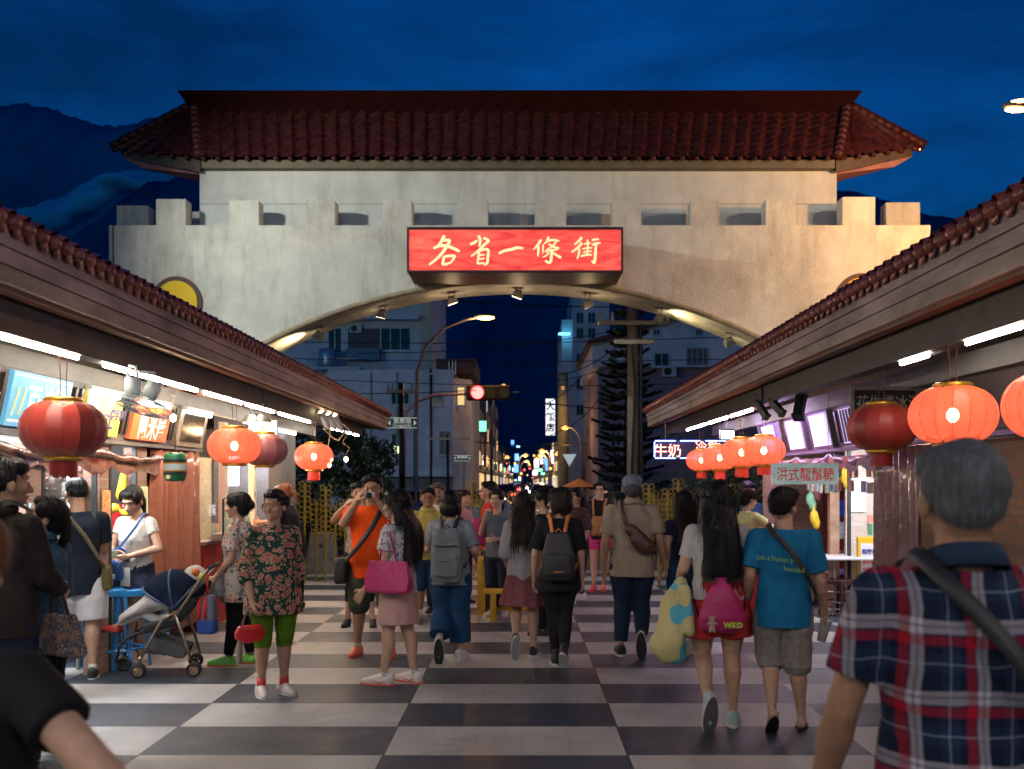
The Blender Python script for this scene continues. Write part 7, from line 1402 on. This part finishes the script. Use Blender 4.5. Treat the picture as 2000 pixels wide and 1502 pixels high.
add('redman', 'man with glasses in red shirt, in left profile behind the woman eating', 957, 14.2, 1.67, -100, ('short', 'black'), dict(k='tee', m=cloth('redshirt', (.50, .03, .02)), sleeve=.7), dict(k='pants', m=navy, len=.05), shoe('black'), {}, male=True, skin='b', glasses=True)
add('eating', 'woman in slate blue top with a hand at her mouth', 972, 13.2, 1.57, 205, ('pony', 'black'), dict(k='tee', m=cloth('slate', (.10, .12, .15)), sleeve=.4, neck=.82), dict(k='pants', m=navy, len=.06), shoe('white'), dict(RE=(.135, .05, .66), RW=(.055, .11, .80), LE=(-.14, .03, .63), LW=(-.06, .14, .62)), grip=.8)
add('pinkskirt', 'girl with long brown hair and dusty pink skirt walking away', 1024, 10.2, 1.57, 4, ('long', 'brown', .235), dict(k='tee', m=cloth('palegrey', (.44, .40, .40)), sleeve=1.05, loose=.022, ease=.018, hem=.46, fold=.010), dict(k='skirt', m=cloth('dustypink', (.30, .10, .11), nz=(60, .5)), len=.315, flare=.050, pleat=.006), shoe('black', 'wsole', tm=SH['grey']), W2(WL, LE=(-.130, -.02, .63), LW=(-.120, .06, .55), RE=(.13, -.01, .63), RW=(.12, .12, .60)))
add('black', 'girl in all black with bobbed hair, head turned to the left', 1092, 9.75, 1.61, 4, ('bob', 'brown'), dict(k='tee', m=bk, sleeve=.85, loose=.032, ease=.022, hem=.42, fold=.010), dict(k='pants', m=bk, len=.06, ease=.004), shoe('black', 'wsole', high=1), W2(WR, RK=(.035, .045, .30), RA=(.032, -.10, .10), rf=-40, LK=(-.030, .03, .288), LA=(-.02, .0, .058), LE=(-.150, -.02, .63), LW=(-.160, .02, .49)), yaw=-58)
add('behindblack', 'woman in dark top in left profile, half hidden behind the girl in black', 1064, 11.6, 1.59, -60, ('pony', 'black'), dict(k='tee', m=cloth('darkbrown', (.03, .025, .025)), sleeve=.8), dict(k='pants', m=bk, len=.05), shoe('black'), dict(LE=(-.13, .04, .66), LW=(-.06, .13, .70)), yaw=-15)
add('brown', 'woman in loose dark brown top behind the girl in black', 1128, 14.8, 1.58, -128, ('long', 'black', .12), dict(k='tee', m=cloth('umber', (.055, .03, .035)), sleeve=.95, loose=.03, ease=.026, hem=.42), dict(k='pants', m=bk, len=.05), shoe('white'), dict(LE=(-.15, .0, .63), LW=(-.13, .05, .50), LA=(-.06, .12, .06), RA=(.06, -.10, .07)), skin='b')
add('pinkshorts', 'girl with glasses in black top and bright pink shorts with tan bag straps', 1172, 16.4, 1.665, 192, ('pony', 'black'), dict(k='tee', m=bk, sleeve=.5), dict(k='shorts', m=cloth('hotpink', (.70, .05, .22)), len=.385, ease=.012), shoe('pink', 'osole'), dict(LA=(-.03, .0, .055), RA=(.05, .05, .055)), glasses=True, w=.94)
add('capman', 'man in grey flat cap and beige shirt walking away with a brown sling bag', 1235, 10.3, 1.745, 3, ('cap', 'salt'), dict(k='shirt', m=cloth('beige', (.36, .28, .20), nz=(12, .18)), sleeve=.80, loose=.024, ease=.022, hem=.435, fold=.010), dict(k='pants', m=cloth('darkjean', (.014, .028, .055), nz=(40, .4)), len=.07, ease=.012, cuff=.028, fold=.009), shoe('black', 'wsole', tm=SH['dsole'], size=1.08), W2(WR, LE=(-.165, -.02, .63), LW=(-.175, .04, .49), RE=(.165, -.02, .64), RW=(.200, .03, .50), LA=(-.065, -.02, .058)), male=True, skin='b', w=1.12, show_face=False)
add('navygirl', 'woman in navy top with very long straight brown hair', 1337, 10.45, 1.575, -14, ('long', 'brown', .24), dict(k='tee', m=navy, sleeve=.45, ease=.008), dict(k='shorts', m=jean, len=.36), shoe('aqua', 'wsole'), W2(WL, LE=(-.140, -.02, .64), LW=(-.165, .02, .50)))
add('redshorts', 'long haired girl in white t-shirt and coral red shorts', 1402, 7.35, 1.66, 2, ('long', 'black', .30), dict(k='tee', m=white, sleeve=.70, loose=.012, ease=.008, hem=.525, fold=.007), dict(k='shorts', m=cloth('coral', (.62, .045, .045), nz=(6, .2)), len=.375, ease=.022, wide=.022, fold=.009, waist=.60), shoe('aqua', 'wsole', tm=SH['rubber'], size=1.12), W2(WL, LK=(-.060, .035, .292), LA=(-.060, -.130, .125), RK=(.060, .02, .288), RA=(.062, -.01, .058), LE=(-.155, .01, .65), LW=(-.160, .12, .60), RE=(.165, -.03, .65), RW=(.195, .10, .64)), w=1.16)
add('blueboy', 'boy in bright blue t-shirt and khaki shorts holding a white paper cup', 1530, 7.2, 1.63, 10, ('short', 'black'), dict(k='tee', m=cloth('brightblue', (.012, .16, .33), nz=(8, .2)), sleeve=.80, loose=.026, ease=.020, hem=.43, fold=.010), dict(k='shorts', m=khaki, len=.245, ease=.020, wide=.014, fold=.010), dict(k='flip', m=mat('flipflop', (.02, .018, .018), .6)), dict(LK=(-.052, .03, .29), LA=(-.050, -.07, .085), lf=-42, RK=(.055, .01, .287), RA=(.075, .03, .05), LE=(-.150, -.02, .64), LW=(-.155, .08, .53), RE=(.165, -.01, .62), RW=(.190, .08, .475)), male=True, skin='a', w=1.08, yaw=28)
add('server', 'woman in pale yellow green t-shirt reaching over the cooking stall', 1458, 12.95, 1.575, 62, ('pony', 'black'), dict(k='tee', m=cloth('lime', (.50, .52, .22), nz=(8, .15)), sleeve=.7, loose=.018), dict(k='pants', m=navy, len=.05), shoe('white'), dict(RE=(.14, .12, .72), RW=(.10, .29, .70), LE=(-.13, .06, .66), LW=(-.10, .2, .66)), pitch=-10)
add('cook', 'man in dark blue behind the woman in the pale yellow shirt', 1459, 14.3, 1.67, 160, ('short', 'black'), dict(k='tee', m=cloth('vendorblue', (.02, .05, .12)), sleeve=.7), dict(k='pants', m=bk, len=.05), shoe('black'), {}, male=True, skin='b', pitch=-15)
# ---------------- what the people carry ----------------
def carry(key, name, label, cat):
    t = CR[key][0]; o = thing(name, label, cat, tuple(t.location), t.rotation_euler.z); return o, CR[key][3]
def soft(mb, vox, amp, seed, name, m, par, it=4):
    me = mb.remesh(vox, it, .6); folds(me, amp, seed); return link(name, me, par, m, True)
def ribbon(pts, w, name, m, par, s, flat=.22):
    q = MB(); pts = [Vector(p)*s for p in pts]; f = []
    for i in range(len(pts)-1):
        p0, p1, p2, p3 = pts[max(0, i-1)], pts[i], pts[i+1], pts[min(len(pts)-1, i+2)]
        for k in range(5):
            u = k/5; f.append(.5*((2*p1)+(-p0+p2)*u+(2*p0-5*p1+4*p2-p3)*u*u+(-p0+3*p1-3*p2+p3)*u**3))
    f.append(pts[-1]); rs = []
    for i, p in enumerate(f):       # the flat side faces outwards from the body axis
        d = (f[min(len(f)-1, i+1)]-f[max(0, i-1)]).normalized(); nn = Vector((p.x, p.y, 0))
        if p.z > .80*s: nn += Vector((0, 0, .08*s))
        if nn.length < 1e-4: nn = Vector((0, -1, 0))
        nn = (nn-d*nn.dot(d)).normalized(); sd = d.cross(nn); rs.append([p+sd*(w/2*a)+nn*(.0025*b_) for a, b_ in ((-1, -1), (1, -1), (1, 1), (-1, 1))])
    q.loft(rs); return q.build(name, m, par, True, local=True)
def rbox(c, d, mb=None, top=1.0):
    q = mb or MB(); c = Vector(c); pr = [(-.5, .85), (-.42, 1.0), (0, 1.03), (.35, .96*top), (.5, .78*top)]
    q.loft([[Vector((c.x+math.copysign(abs(math.cos(a))**.5, math.cos(a))*d[0]/2*k, c.y+math.copysign(abs(math.sin(a))**.5, math.sin(a))*d[1]/2*k, c.z+z*d[2])) for a in [2*math.pi*i/24 for i in range(24)]] for z, k in pr]); return q
lea_b = mat('leather_brown', (.075, .03, .02), .45, nz=(12, .4), bump=(60, .004)); nyl = mat('nylon_black', (.016, .016, .019), .55, nz=(20, .3)); mag = mat('bag_magenta', (.42, .012, .12), .5, nz=(12, .25)); oran = mat('trim_orange', (.75, .22, .05), .5)
o, s = carry('plaid', 'shoulder_strap', 'wide black bag strap with grey buckle across the plaid shirt', 'strap')
ribbon([(-.10, .10, .68), (-.085, .07, .80), (-.070, .01, .852), (-.05, -.06, .825), (.01, -.110, .75), (.075, -.115, .66), (.13, -.105, .56), (.16, -.06, .47)], .042, 'strap', nyl, o, s); MB().box((V(.118, -.122, .605)*s), (.075, .012, .045), ry=R(52)).build('buckle', mat('buckle_grey', (.35, .35, .36), .3, metal=.7), o, local=True, bevel=.004)
o, s = carry('hoodie', 'sling_strap', 'dark grey sling strap across the back of the brown jacket', 'strap'); ribbon([(.06, .05, .84), (.05, -.03, .868), (.0, -.105, .80), (-.07, -.115, .70), (-.12, -.09, .60)], .05, 'strap', cloth('strap_grey', (.05, .055, .05)), o, s)
o, s = carry('denim', 'tote_bag', 'soft grey and copper printed tote hanging from the elbow of the woman in denim', 'bag')
q = MB(); q.loft([[Vector((x*s, y*s, z*s)) for x, y in ((-.145-w_, -.10*k), (-.145+w_, -.10*k), (-.145+w_, .10*k), (-.145-w_, .10*k))] for z, w_, k in ((.28, .022, 1.15), (.30, .030, 1.18), (.36, .022, 1.0), (.44, .008, .82))]); o.location.x += .36; o.location.y -= .10; o.location.z += .22; soft(q, .011, .007, 5, 'bag_body', vor_mat('bag_print', 16, [(0, (.35, .36, .38)), (.2, (.10, .10, .12)), (.5, (.30, .17, .13)), (.8, (.06, .06, .07))], .2), o)
for y in (-.05, .05): q = MB(); q.tube([V(-.15, y, .435)*s, V(-.150, y*.5+.02, .53)*s, V(-.150, .045, .645)*s], .008, 6); q.build('handle', nyl, o, True, local=True)
o, s = carry('navytee', 'sling_bag', 'small olive sling bag on the hip of the man in navy', 'bag'); rbox(V(.135, -.01, .50)*s, (.09, .18, .22), q := MB()); soft(q, .010, .004, 2, 'bag_body', cloth('olive_bag', (.10, .075, .03)), o); ribbon([(-.05, .06, .83), (-.065, 0, .86), (-.05, -.06, .82), (.03, -.105, .72), (.10, -.09, .60), (.135, -.04, .54)], .035, 'strap', cloth('olive_strap', (.085, .07, .045)), o, s)
blu = mat('bag_blue', (.015, .07, .24), .38, nz=(14, .3), bump=(40, .003))
o, s = carry('whitetee', 'shoulder_bag', 'royal blue fold over shoulder bag held open at the waist', 'bag')
rbox(V(.055, .150, .535)*s, (.30, .10, .19), q := MB()); soft(q, .009, .006, 8, 'bag_body', blu, o); q = MB(); q.prism([(.04*s+.115*math.cos(a)*1.05, .59*s+.115*max(-.1, math.sin(a))) for a in [2*math.pi*i/28 for i in range(28)]], .095*s, .105*s, 'y'); fl_ = q.build('flap', blu, o, local=True, bevel=.004)
ribbon([(-.06, -.03, .845), (-.075, .03, .845), (-.06, .085, .77), (.02, .12, .66), (.09, .135, .60)], .022, 'strap', blu, o, s)
for dx in (-.03, .06, .13): MB().ell(V(dx, .186, .56)*s, (.008, .004, .008), n=8).build('rivet', alu, o, True, local=True)
MB().box(V(-.045, .145, .50)*s, (.10, .006, .17), rz=.1).build('tag_card', mat('tag_white', (.5, .5, .48), .5), o, local=True)
o, s = carry('rings', 'crossbody_bag', 'soft light grey crossbody bag of the woman in the ring print blouse', 'bag'); q = MB(); q.loft([ring(V(-.09, .06+y, z)*s, a*s, b_*s, 14) for z, y, a, b_ in ((.40, .02, .02, .05), (.42, .02, .03, .075), (.47, .015, .028, .06), (.53, -.005, .012, .025))]); soft(q, .010, .006, 6, 'bag_body', cloth('bag_grey', (.26, .26, .28)), o); ribbon([(-.09, .055, .52), (-.105, .04, .65), (-.095, .01, .78), (-.06, -.02, .85)], .04, 'strap', cloth('bag_grey', 0), o, s)
o, s = carry('floral', 'handbag', 'small glossy red handbag hanging from the hand of the woman in floral', 'bag')
q = MB(); q.loft([[Vector(((.15+a*w_)*s, (.095+b_*.020)*s, (z+.012*a*a)*s)) for a, b_ in ((-1, -1), (-.3, -1.3), (.3, -1.3), (1, -1), (1.1, 0), (1, 1), (.3, 1.3), (-.3, 1.3), (-1, 1), (-1.1, 0))] for z, w_ in ((.275, .050), (.285, .066), (.315, .070), (.345, .055), (.352, .045))]); soft(q, .0075, .005, 4, 'bag_body', mat('bag_red', (.55, .012, .015), .28, nz=(16, .3), coat=.5), o, 3)
for a in (-.045, .045): q = MB(); q.tube([V(.15+a, .095, .35)*s, V(.148+a*.7, .09, .39)*s, V(.145, .088, .445)*s], .0045, 6); q.build('handle', lea_b, o, True, local=True)
o = thing('umbrella_folded', 'folded grey umbrella in a sleeve hanging by the red handbag', 'umbrella', tuple(CR['floral'][0].location), CR['floral'][0].rotation_euler.z); q = MB(); q.cap(V(.185, .07, .33)*s, V(.19, .06, .19)*s, .020, .024, 10); q.build('sleeve', cloth('umb_grey', (.25, .20, .17)), o, True, local=True); MB().tube([V(.185, .07, .33)*s, V(.155, .08, .45)*s], .006, 6).build('loop', cloth('umb_grey', 0), o, local=True)
o, s = carry('orange', 'messenger_bag', 'black messenger bag with strap across the orange t-shirt', 'bag'); rbox(V(.165, .03, .475)*s, (.13, .26, .25), q := MB()); soft(q, .011, .006, 3, 'bag_body', nyl, o); ribbon([(-.05, -.06, .83), (-.062, 0, .862), (-.058, .07, .82), (-.02, .125, .73), (.055, .150, .62), (.125, .11, .54), (.155, .06, .50)], .048, 'strap', nyl, o, s)
o, s = carry('orange', 'compact_camera', 'silver compact camera held up to the face', 'camera'); MB().box(V(0.0, .168, .892)*s, (.112, .035, .066)).build('body', mat('camera_silver', (.55, .56, .58), .3, metal=.5), o, local=True, bevel=.006); MB().tube([V(-.006, .178, .892)*s, V(-.006, .200, .892)*s], [.029, .027], 18).build('lens', blk, o, True, local=True); MB().tube([V(-.006, .2005, .892)*s, V(-.006, .2012, .892)*s], .017, 14).build('front_glass', dk_glass, o, local=True)
o, s = carry('tote', 'tote_bag', 'large magenta tote bag on the shoulder of the long haired girl', 'bag'); q = MB(); q.loft([[Vector(((-.165+a*.022*k2)*s, (-.035+b_*k)*s, z*s)) for a, b_ in ((-1, -1), (-1, 1), (1, 1), (1, -1))] for z, k, k2 in ((.487, .085, 1.6), (.50, .125, 1.8), (.56, .130, 1.3), (.65, .105, .5))]); soft(q, .010, .008, 7, 'bag_body', mag, o)
for a in (-.05, .05): q = MB(); q.tube([V(-.16, -.03+a, .645)*s, V(-.140, -.01+a*.5, .75)*s, V(-.10, 0, .848)*s, V(-.06, -.005, .80)*s], .008, 6); q.build('handle', mag, o, True, local=True)
q = MB(); rbox(V(-.165, -.035, .50)*s, (.10, .39, .05), q); soft(q, .01, .003, 1, 'base_panel', mat('bag_base', (.40, .06, .06), .5, nz=(9, .3)), o)
def backpack(key, label, m, z0, z1, w, d, strapm, trim=None, pocket=True, name='backpack', y0=-.085, front=True, top=1.0):
    o, s = carry(key, name, label, 'backpack'); rbox((0, y0*s-d/2, (z0+z1)/2*s), (w, d, (z1-z0)*s), q := MB(), top); soft(q, .0095, .006, 11, 'pack_body', m, o)
    if pocket: rbox((0, y0*s-d-.002, (z0+(z1-z0)*.33)*s), (w*.82, .05, (z1-z0)*s*.45), q := MB()); soft(q, .009, .004, 12, 'pocket', m, o)
    for sg in (-1, 1): ribbon([(sg*.035, y0-.01, z1-.01), (sg*.050, -.05, .832), (sg*.064, .0, .853), (sg*.066, .065, .80), (sg*.075, .095, .70), (sg*.105, .03, .60), (sg*.095, y0-.01, .56)], .036, 'strap', strapm, o, s)
    q = MB(); q.tube([V(-.02, y0-.02, z1-.005)*s, V(0, y0-.02, z1+.02)*s, V(.02, y0-.02, z1-.005)*s], .006, 6); q.build('grab_loop', strapm, o, local=True)
    if trim: 
        for z in trim[1]: q = MB(); q.tube([V(-w/2/s*.78, y0-d/s-.036/s*.3, z)*s, V(0, y0-d/s-.050/s*.6, z-.002)*s, V(w/2/s*.78, y0-d/s-.036/s*.3, z)*s], .005, 6); q.build('zip', trim[0], o, local=True)
    return o, s
backpack('greypack', 'slate grey backpack with black zips on the bob haired woman', mat('pack_grey', (.16, .18, .19), .6, nz=(16, .3), bump=(90, .002)), .475, .79, .29, .14, nyl, (nyl, (.69, .60)))
o, s = backpack('black', 'black drawstring style backpack with orange piping on the girl in black', nyl, .49, .76, .30, .13, oran, (oran, (.545,)), top=.8)
o, s = carry('capman', 'sling_bag', 'brown leather sling bag diagonal across the beige shirt', 'bag'); q = MB(); q.cap((-.015*s, -.125*s, .70*s), (.085*s, -.120*s, .605*s), .060, .068, 14); q.cap((.03*s, -.13*s, .645*s), (.06*s, -.13*s, .615*s), .085, .085, 14); q.xf(Matrix.Translation((0, -.05*s, 0)) @ Matrix.Diagonal((1, .58, 1, 1))); soft(q, .009, .005, 3, 'bag_body', lea_b, o); ribbon([(-.06, .08, .80), (-.072, .02, .855), (-.065, -.055, .828), (-.035, -.105, .73), (.05, -.125, .64), (.125, -.06, .565), (.13, .02, .55)], .045, 'strap', lea_b, o, s)
o, s = carry('redshorts', 'drawstring_bag', 'magenta drawstring bag with small plush charm on the girl in red shorts', 'bag'); q = MB(); q.loft([ring(V(.0+x, -.125, z)*s, a*s, b_*s, 18) for z, x, a, b_ in ((.400, .0, .055, .022), (.415, .0, .092, .040), (.46, .0, .100, .048), (.53, -.002, .078, .044), (.585, -.004, .045, .030), (.61, -.004, .018, .016), (.625, -.004, .028, .02))]); soft(q, .0085, .008, 13, 'bag_body', mag, o)
for sg in (-1, 1): q = MB(); q.tube([V(-.004+sg*.004, -.135, .605)*s, V(sg*.035, -.115, .72)*s, V(sg*.055, -.06, .828)*s, V(sg*.062, .0, .848)*s, V(sg*.09, .07, .75)*s, V(sg*.115, .0, .60)*s, V(sg*.085, -.115, .42)*s], .006, 6); q.build('cord', bk, o, True, local=True)
text('lettering', 'WKO', .05, mat('letter_lime', (.5, .6, .05), .5), local(CR['redshorts'][0], V(.035*s, -.180*s, .438*s)), (1, .03, 0), (0, .0, 1), o, .002, bold=.003)
o = thing('plush_charm', 'tiny beige plush bear charm hanging from the magenta drawstring bag', 'plush toy', tuple(CR['redshorts'][0].location), 0); c = V(-.058*s, -.190*s, .445*s); q = MB(); q.ell(c+V(0, 0, .03), (.020, .018, .019)); q.ell(c, (.018, .016, .026))
for sg in (-1, 1): q.ell(c+V(sg*.015, 0, .046), (.008, .007, .008)); q.cap(c+V(sg*.012, 0, .008), c+V(sg*.034, -.004, -.004), .008, .007); q.cap(c+V(sg*.008, 0, -.018), c+V(sg*.014, -.006, -.052), .010, .009)
link('body', q.remesh(.005, 2), o, cloth('plush', (.40, .27, .20)), True)
o = thing('rolled_towel_bag', 'long pale yellow and sky blue cloth bag hugged under the left arm', 'bag', tuple(CR['redshorts'][0].location), 0); q = MB(); q.cap(V(-.150, .02, .585)*s, V(-.185, .0, .50)*s, .055, .085); q.cap(V(-.185, 0, .50)*s, V(-.200, -.02, .34)*s, .095, .115); q.ell(V(-.21, -.02, .32)*s, (.15, .09, .10), Matrix.Rotation(R(30), 3, 'Y')); q.cap(V(-.15, -.06, .57)*s, V(-.13, -.08, .40)*s, .05, .045)
def duo(name, c1, c2, sc, th):
    m, n, b, t_, ma, mix = nodemat(name); z = n.nodes.new('ShaderNodeTexNoise'); z.inputs['Scale'].default_value = sc; z.inputs['Detail'].default_value = 0; n.links.new(t_.outputs['Object'], z.inputs['Vector']); n.links.new(mix(ma('GREATER_THAN', z.outputs[0], th), c1, c2), b.inputs['Base Color']); return m
soft(q, .011, .012, 21, 'bag_body', duo('bag_yellowblue', (.55, .47, .22), (.10, .38, .48), 7, .60), o)
# cup
t0, P_, hM_, s = CR['blueboy']; o = thing('paper_cup', 'white paper cup in the right hand of the boy in blue', 'cup', tuple(t0.location), t0.rotation_euler.z); c = P_['RW']+V(-.0, .028, -.075)*s; q = MB(); q.lathe([(.002, -.075), (.029, -.075), (.040, .070), (.043, .072), (.043, .077), (.002, .078)], (0, 0, 0), 22); q.xf(Matrix.Translation(c) @ Matrix.Rotation(R(14), 4, 'Y')); q.build('cup_body', mat('cup_white', (.62, .58, .52), .5), o, True, local=True)
o, s = carry('blueboy', 'sling_strap', 'narrow black strap across the back of the blue t-shirt', 'strap'); ribbon([(-.055, .06, .81), (-.062, .0, .855), (-.05, -.06, .825), (.02, -.105, .75), (.085, -.100, .65), (.13, -.03, .56), (.12, .06, .52)], .036, 'strap', nyl, o, s)
# green script on the blue t-shirt
t0 = CR['blueboy'][0]; a = R(10)
for s_, dx, z, w_ in (('just a human p', -.04, .715, .24), ('beautiful', .035, .675, .13)): text('lettering', s_, .05, mat('print_lime', (.25, .45, .06), .6), local(t0, V(dx*1.63, -.094*1.63-.028, z*1.63)), (math.cos(a), -math.sin(a), -.1), (0, 0, 1), t0, .001, fit=w_)
# tan straps on the far girl, pink pack on the woman eating, red parts
o, s = carry('pinkshorts', 'tan_backpack', 'tan rucksack worn on the chest of the girl in pink shorts', 'backpack'); rbox(V(0, .13, .60)*s, (.22, .10, .30), q := MB()); soft(q, .012, .006, 5, 'pack_body', mat('leather_tan', (.32, .13, .035), .5, nz=(9, .3)), o)
for sg in (-1, 1): ribbon([(sg*.045, .10, .69), (sg*.055, .075, .80), (sg*.06, .0, .852)], .04, 'strap', mat('leather_tan', 0), o, s)
c = W(940, 1038, 13.4); o = thing('school_bag', 'magenta school bag held beside the woman eating', 'bag', (c.x, 13.4, c.z-.2)); rbox((c.x, 13.4, c.z), (.26, .14, .34), q := MB()); q.xf(Matrix.Translation((-c.x, -13.4, -(c.z-.2)))); me = q.remesh(.013, 3); link('bag_body', me, o, mag, True)
# ---------------- pushchair with child ----------------
px_, D = 305, 9.35; t = thing('pushchair', 'dark blue hooded pushchair with twin wheels facing left', 'pushchair', (X_(px_, D), D, 0), R(8)); rz_c = R(8)
fr_m = mat('stroller_frame', (.33, .26, .20), .3, metal=.7); fab = mat('stroller_navy', (.008, .013, .030), .95, spec=.1, nz=(14, .35)); fabk = mat('stroller_black', (.018, .018, .022), .7, nz=(14, .3)); tan = mat('wheel_hub_gold', (.45, .30, .16), .35, metal=.5)
for y in (-.24, .24):
    q = MB(); q.tube([(-.08, y, .16), (.02, y, .36), (.10, y, .50), (.22, y, .56)], .013, 8); q.tube([(-.10, y, .14), (-.08, y, .18)], .02, 8); q.build('front_leg', fr_m, t, True, local=True)
    q = MB(); q.tube([(.34, y, .12), (.28, y, .33), (.20, y, .54)], .013, 8); q.build('rear_leg', fr_m, t, True, local=True)
    q = MB(); q.tube([(.18, y, .48), (.30, y, .66), (.43, y, .86), (.48, y*.98, .92)], .013, 8); q.build('push_bar', fr_m, t, True, local=True)
    q = MB(); q.tube([(-.30, y*.7, .13), (-.27, y*.75, .26), (-.20, y*.8, .34), (-.05, y*.9, .40)], .012, 8); q.build('front_strut', fabk, t, True, local=True)
q = MB(); q.tube([(.48, -.235, .92), (.50, -.2, .94), (.50, .2, .94), (.48, .235, .92)], .018, 8); q.build('handle', fabk, t, True, local=True)
def wheel(x, y, r=.062, hub=tan):
    for dy in (-.028, .028):
        q = MB(); 
        for i in range(1): q.tube([(x+r*.82*math.cos(a*math.pi/10), y+dy, r+r*.82*math.sin(a*math.pi/10)) for a in range(21)], r*.20, 8, cap=False)
        w_ = q.build('wheel', nyl, t, True, local=True); q = MB(); q.tube([(x, y+dy-.012, r), (x, y+dy+.012, r)], r*.22, 10)
        for k in range(5): a = k*1.2566+.3; q.tube([(x, y+dy, r), (x+r*.72*math.cos(a), y+dy, r+r*.72*math.sin(a))], .007, 5)
        q.tube([(x+r*.66*math.cos(a*math.pi/10), y+dy, r+r*.66*math.sin(a*math.pi/10)) for a in range(21)], .005, 5, cap=False); q.build('hub', hub, w_, local=True)
wheel(-.10, -.24); wheel(-.30, .16, hub=fabk); wheel(.36, -.24); wheel(.30, .24, hub=fabk)
q = MB(); q.loft([[V(x, y, z) for x, z in ((-.10, .36), (.20, .42), (.40, .66), (.34, .70), (.14, .50), (-.10, .44))] for y in (-.2, .2)]); soft(q, .012, .005, 3, 'seat', fabk, t)
q = MB(); q.loft([[V(x, y, z) for x, z in ((-.08, .22), (.26, .14), (.30, .24), (.0, .34))] for y in (-.18, .18)]); soft(q, .012, .01, 4, 'basket', mat('mesh_grey', (.10, .10, .10), .8, alpha=.8), t)
q = MB(); n = 14; rr_ = []; c0 = V(.18, 0, .56)     # hood: arched ribs swept from upright to front
for k in range(7):
    a = R(150-k*17); d = V(math.cos(a), 0, math.sin(a)); rr_.append([c0+V(0, -.235*math.cos(b_), 0)+d*.33*max(.0, math.sin(b_))**.45+V(0, 0, .02) for b_ in [math.pi*i/n for i in range(n+1)]])
q.add([v for r_ in rr_ for v in r_], [(k*(n+1)+i, k*(n+1)+i+1, (k+1)*(n+1)+i+1, (k+1)*(n+1)+i) for k in range(6) for i in range(n)]); hd_ = q.build('hood', fab, t, True, local=True); hd_.modifiers.new('s', 'SOLIDIFY').thickness = .01
for k in (0, 3, 6): q = MB(); q.tube([p+V(0, 0, .003) for p in rr_[k]], .009, 6); q.build('hood_rib', mat('piping_blue', (.06, .10, .18), .5), hd_, True, local=True)
q = MB(); q.loft([[V(x, y, z) for x, z in ((.20, .56), (.43, .80), (.45, .76), (.24, .50))] for y in (-.2, .2)]); soft(q, .012, .006, 6, 'back_panel', fab, t)
# child under a pale blanket
ct = person('small child lying in the pushchair under a pale blanket with red shoes', px_, D, .92, -90, ('short', 'black'), dict(k='tee', m=white, sleeve=1.6), dict(k='pants', m=white, len=.10), shoe('red', 'dsole', size=1.1), dict(LK=(-.06, .22, .60), RK=(.06, .22, .60), lean=-.15, LA=(-.06, .49, .47), RA=(.06, .49, .47), lf=10, rf=10, LE=(-.13, .04, .66), LW=(-.06, .14, .62), RE=(.13, .04, .66), RW=(.06, .14, .60)), loc=(X_(px_, D)+.10, D, -.02), vox=.008)
o = thing('blanket', 'crumpled white muslin blanket over the legs of the child', 'blanket', (X_(px_, D), D, .4), rz_c); q = MB(); ln_ = [(-.31, .46, .05, .05), (-.26, .50, .08, .06), (-.18, .55, .11, .075), (-.06, .62, .13, .09), (.06, .64, .15, .10), (.14, .60, .15, .08)]
q.loft([[V(x, .0+rx*1.3*math.cos(a), z-.4+rz*math.sin(a)) for a in [2*math.pi*i/18 for i in range(18)]] for x, z, rx, rz in ln_]); soft(q, .010, .016, 31, 'cloth', cloth('muslin', (.58, .52, .50), nz=(12, .15)), o, 3)
# child rucksack on the handle
o = thing('toy_backpack', 'small red grey and blue rucksack hanging from the pushchair handle', 'backpack', (X_(408, D), D-.05, .5)); p0 = Vector(o.location); rbox((0, 0, .07), (.16, .13, .24), q := MB()); soft(q, .009, .003, 3, 'upper_part', mat('sack_grey', (.14, .16, .22), .6, nz=(9, .2)), o); rbox((0, 0, -.08), (.17, .14, .14), q := MB()); soft(q, .009, .003, 4, 'lower_part', mat('sack_blue', (.02, .06, .30), .5), o)
for x in (-.05, .0): MB().tube([(x, -.062, -.02), (x-.0, -.070, .08), (x, -.050, .18)], .017, 8).build('red_band', mat('sack_red', (.7, .03, .03), .5), o, True, local=True)
MB().tube([(0, 0, .18), (.0, 0, .25), (.0, .02, .37)], .01, 6).build('loop', mat('sack_red', 0), o, local=True)
o = thing('nursing_bag', 'pale bundle with a small orange and yellow toy on the pushchair handle', 'bag', (X_(382, D), D, .84)); q = MB(); q.ell((0, 0, 0), (.11, .09, .11)).ell((.05, 0, -.06), (.06, .06, .06)); soft(q, .012, .01, 7, 'bundle', cloth('bundle', (.55, .48, .45)), o); MB().ell((.02, -.07, .05), (.035, .035, .035)).build('orange_ball', mat('toy_orange', (.8, .2, .05), .4), o, True, local=True); MB().ell((.07, -.06, -.0), (.03, .03, .04)).build('yellow_knob', mat('toy_yellow', (.75, .6, .05), .4), o, True, local=True)
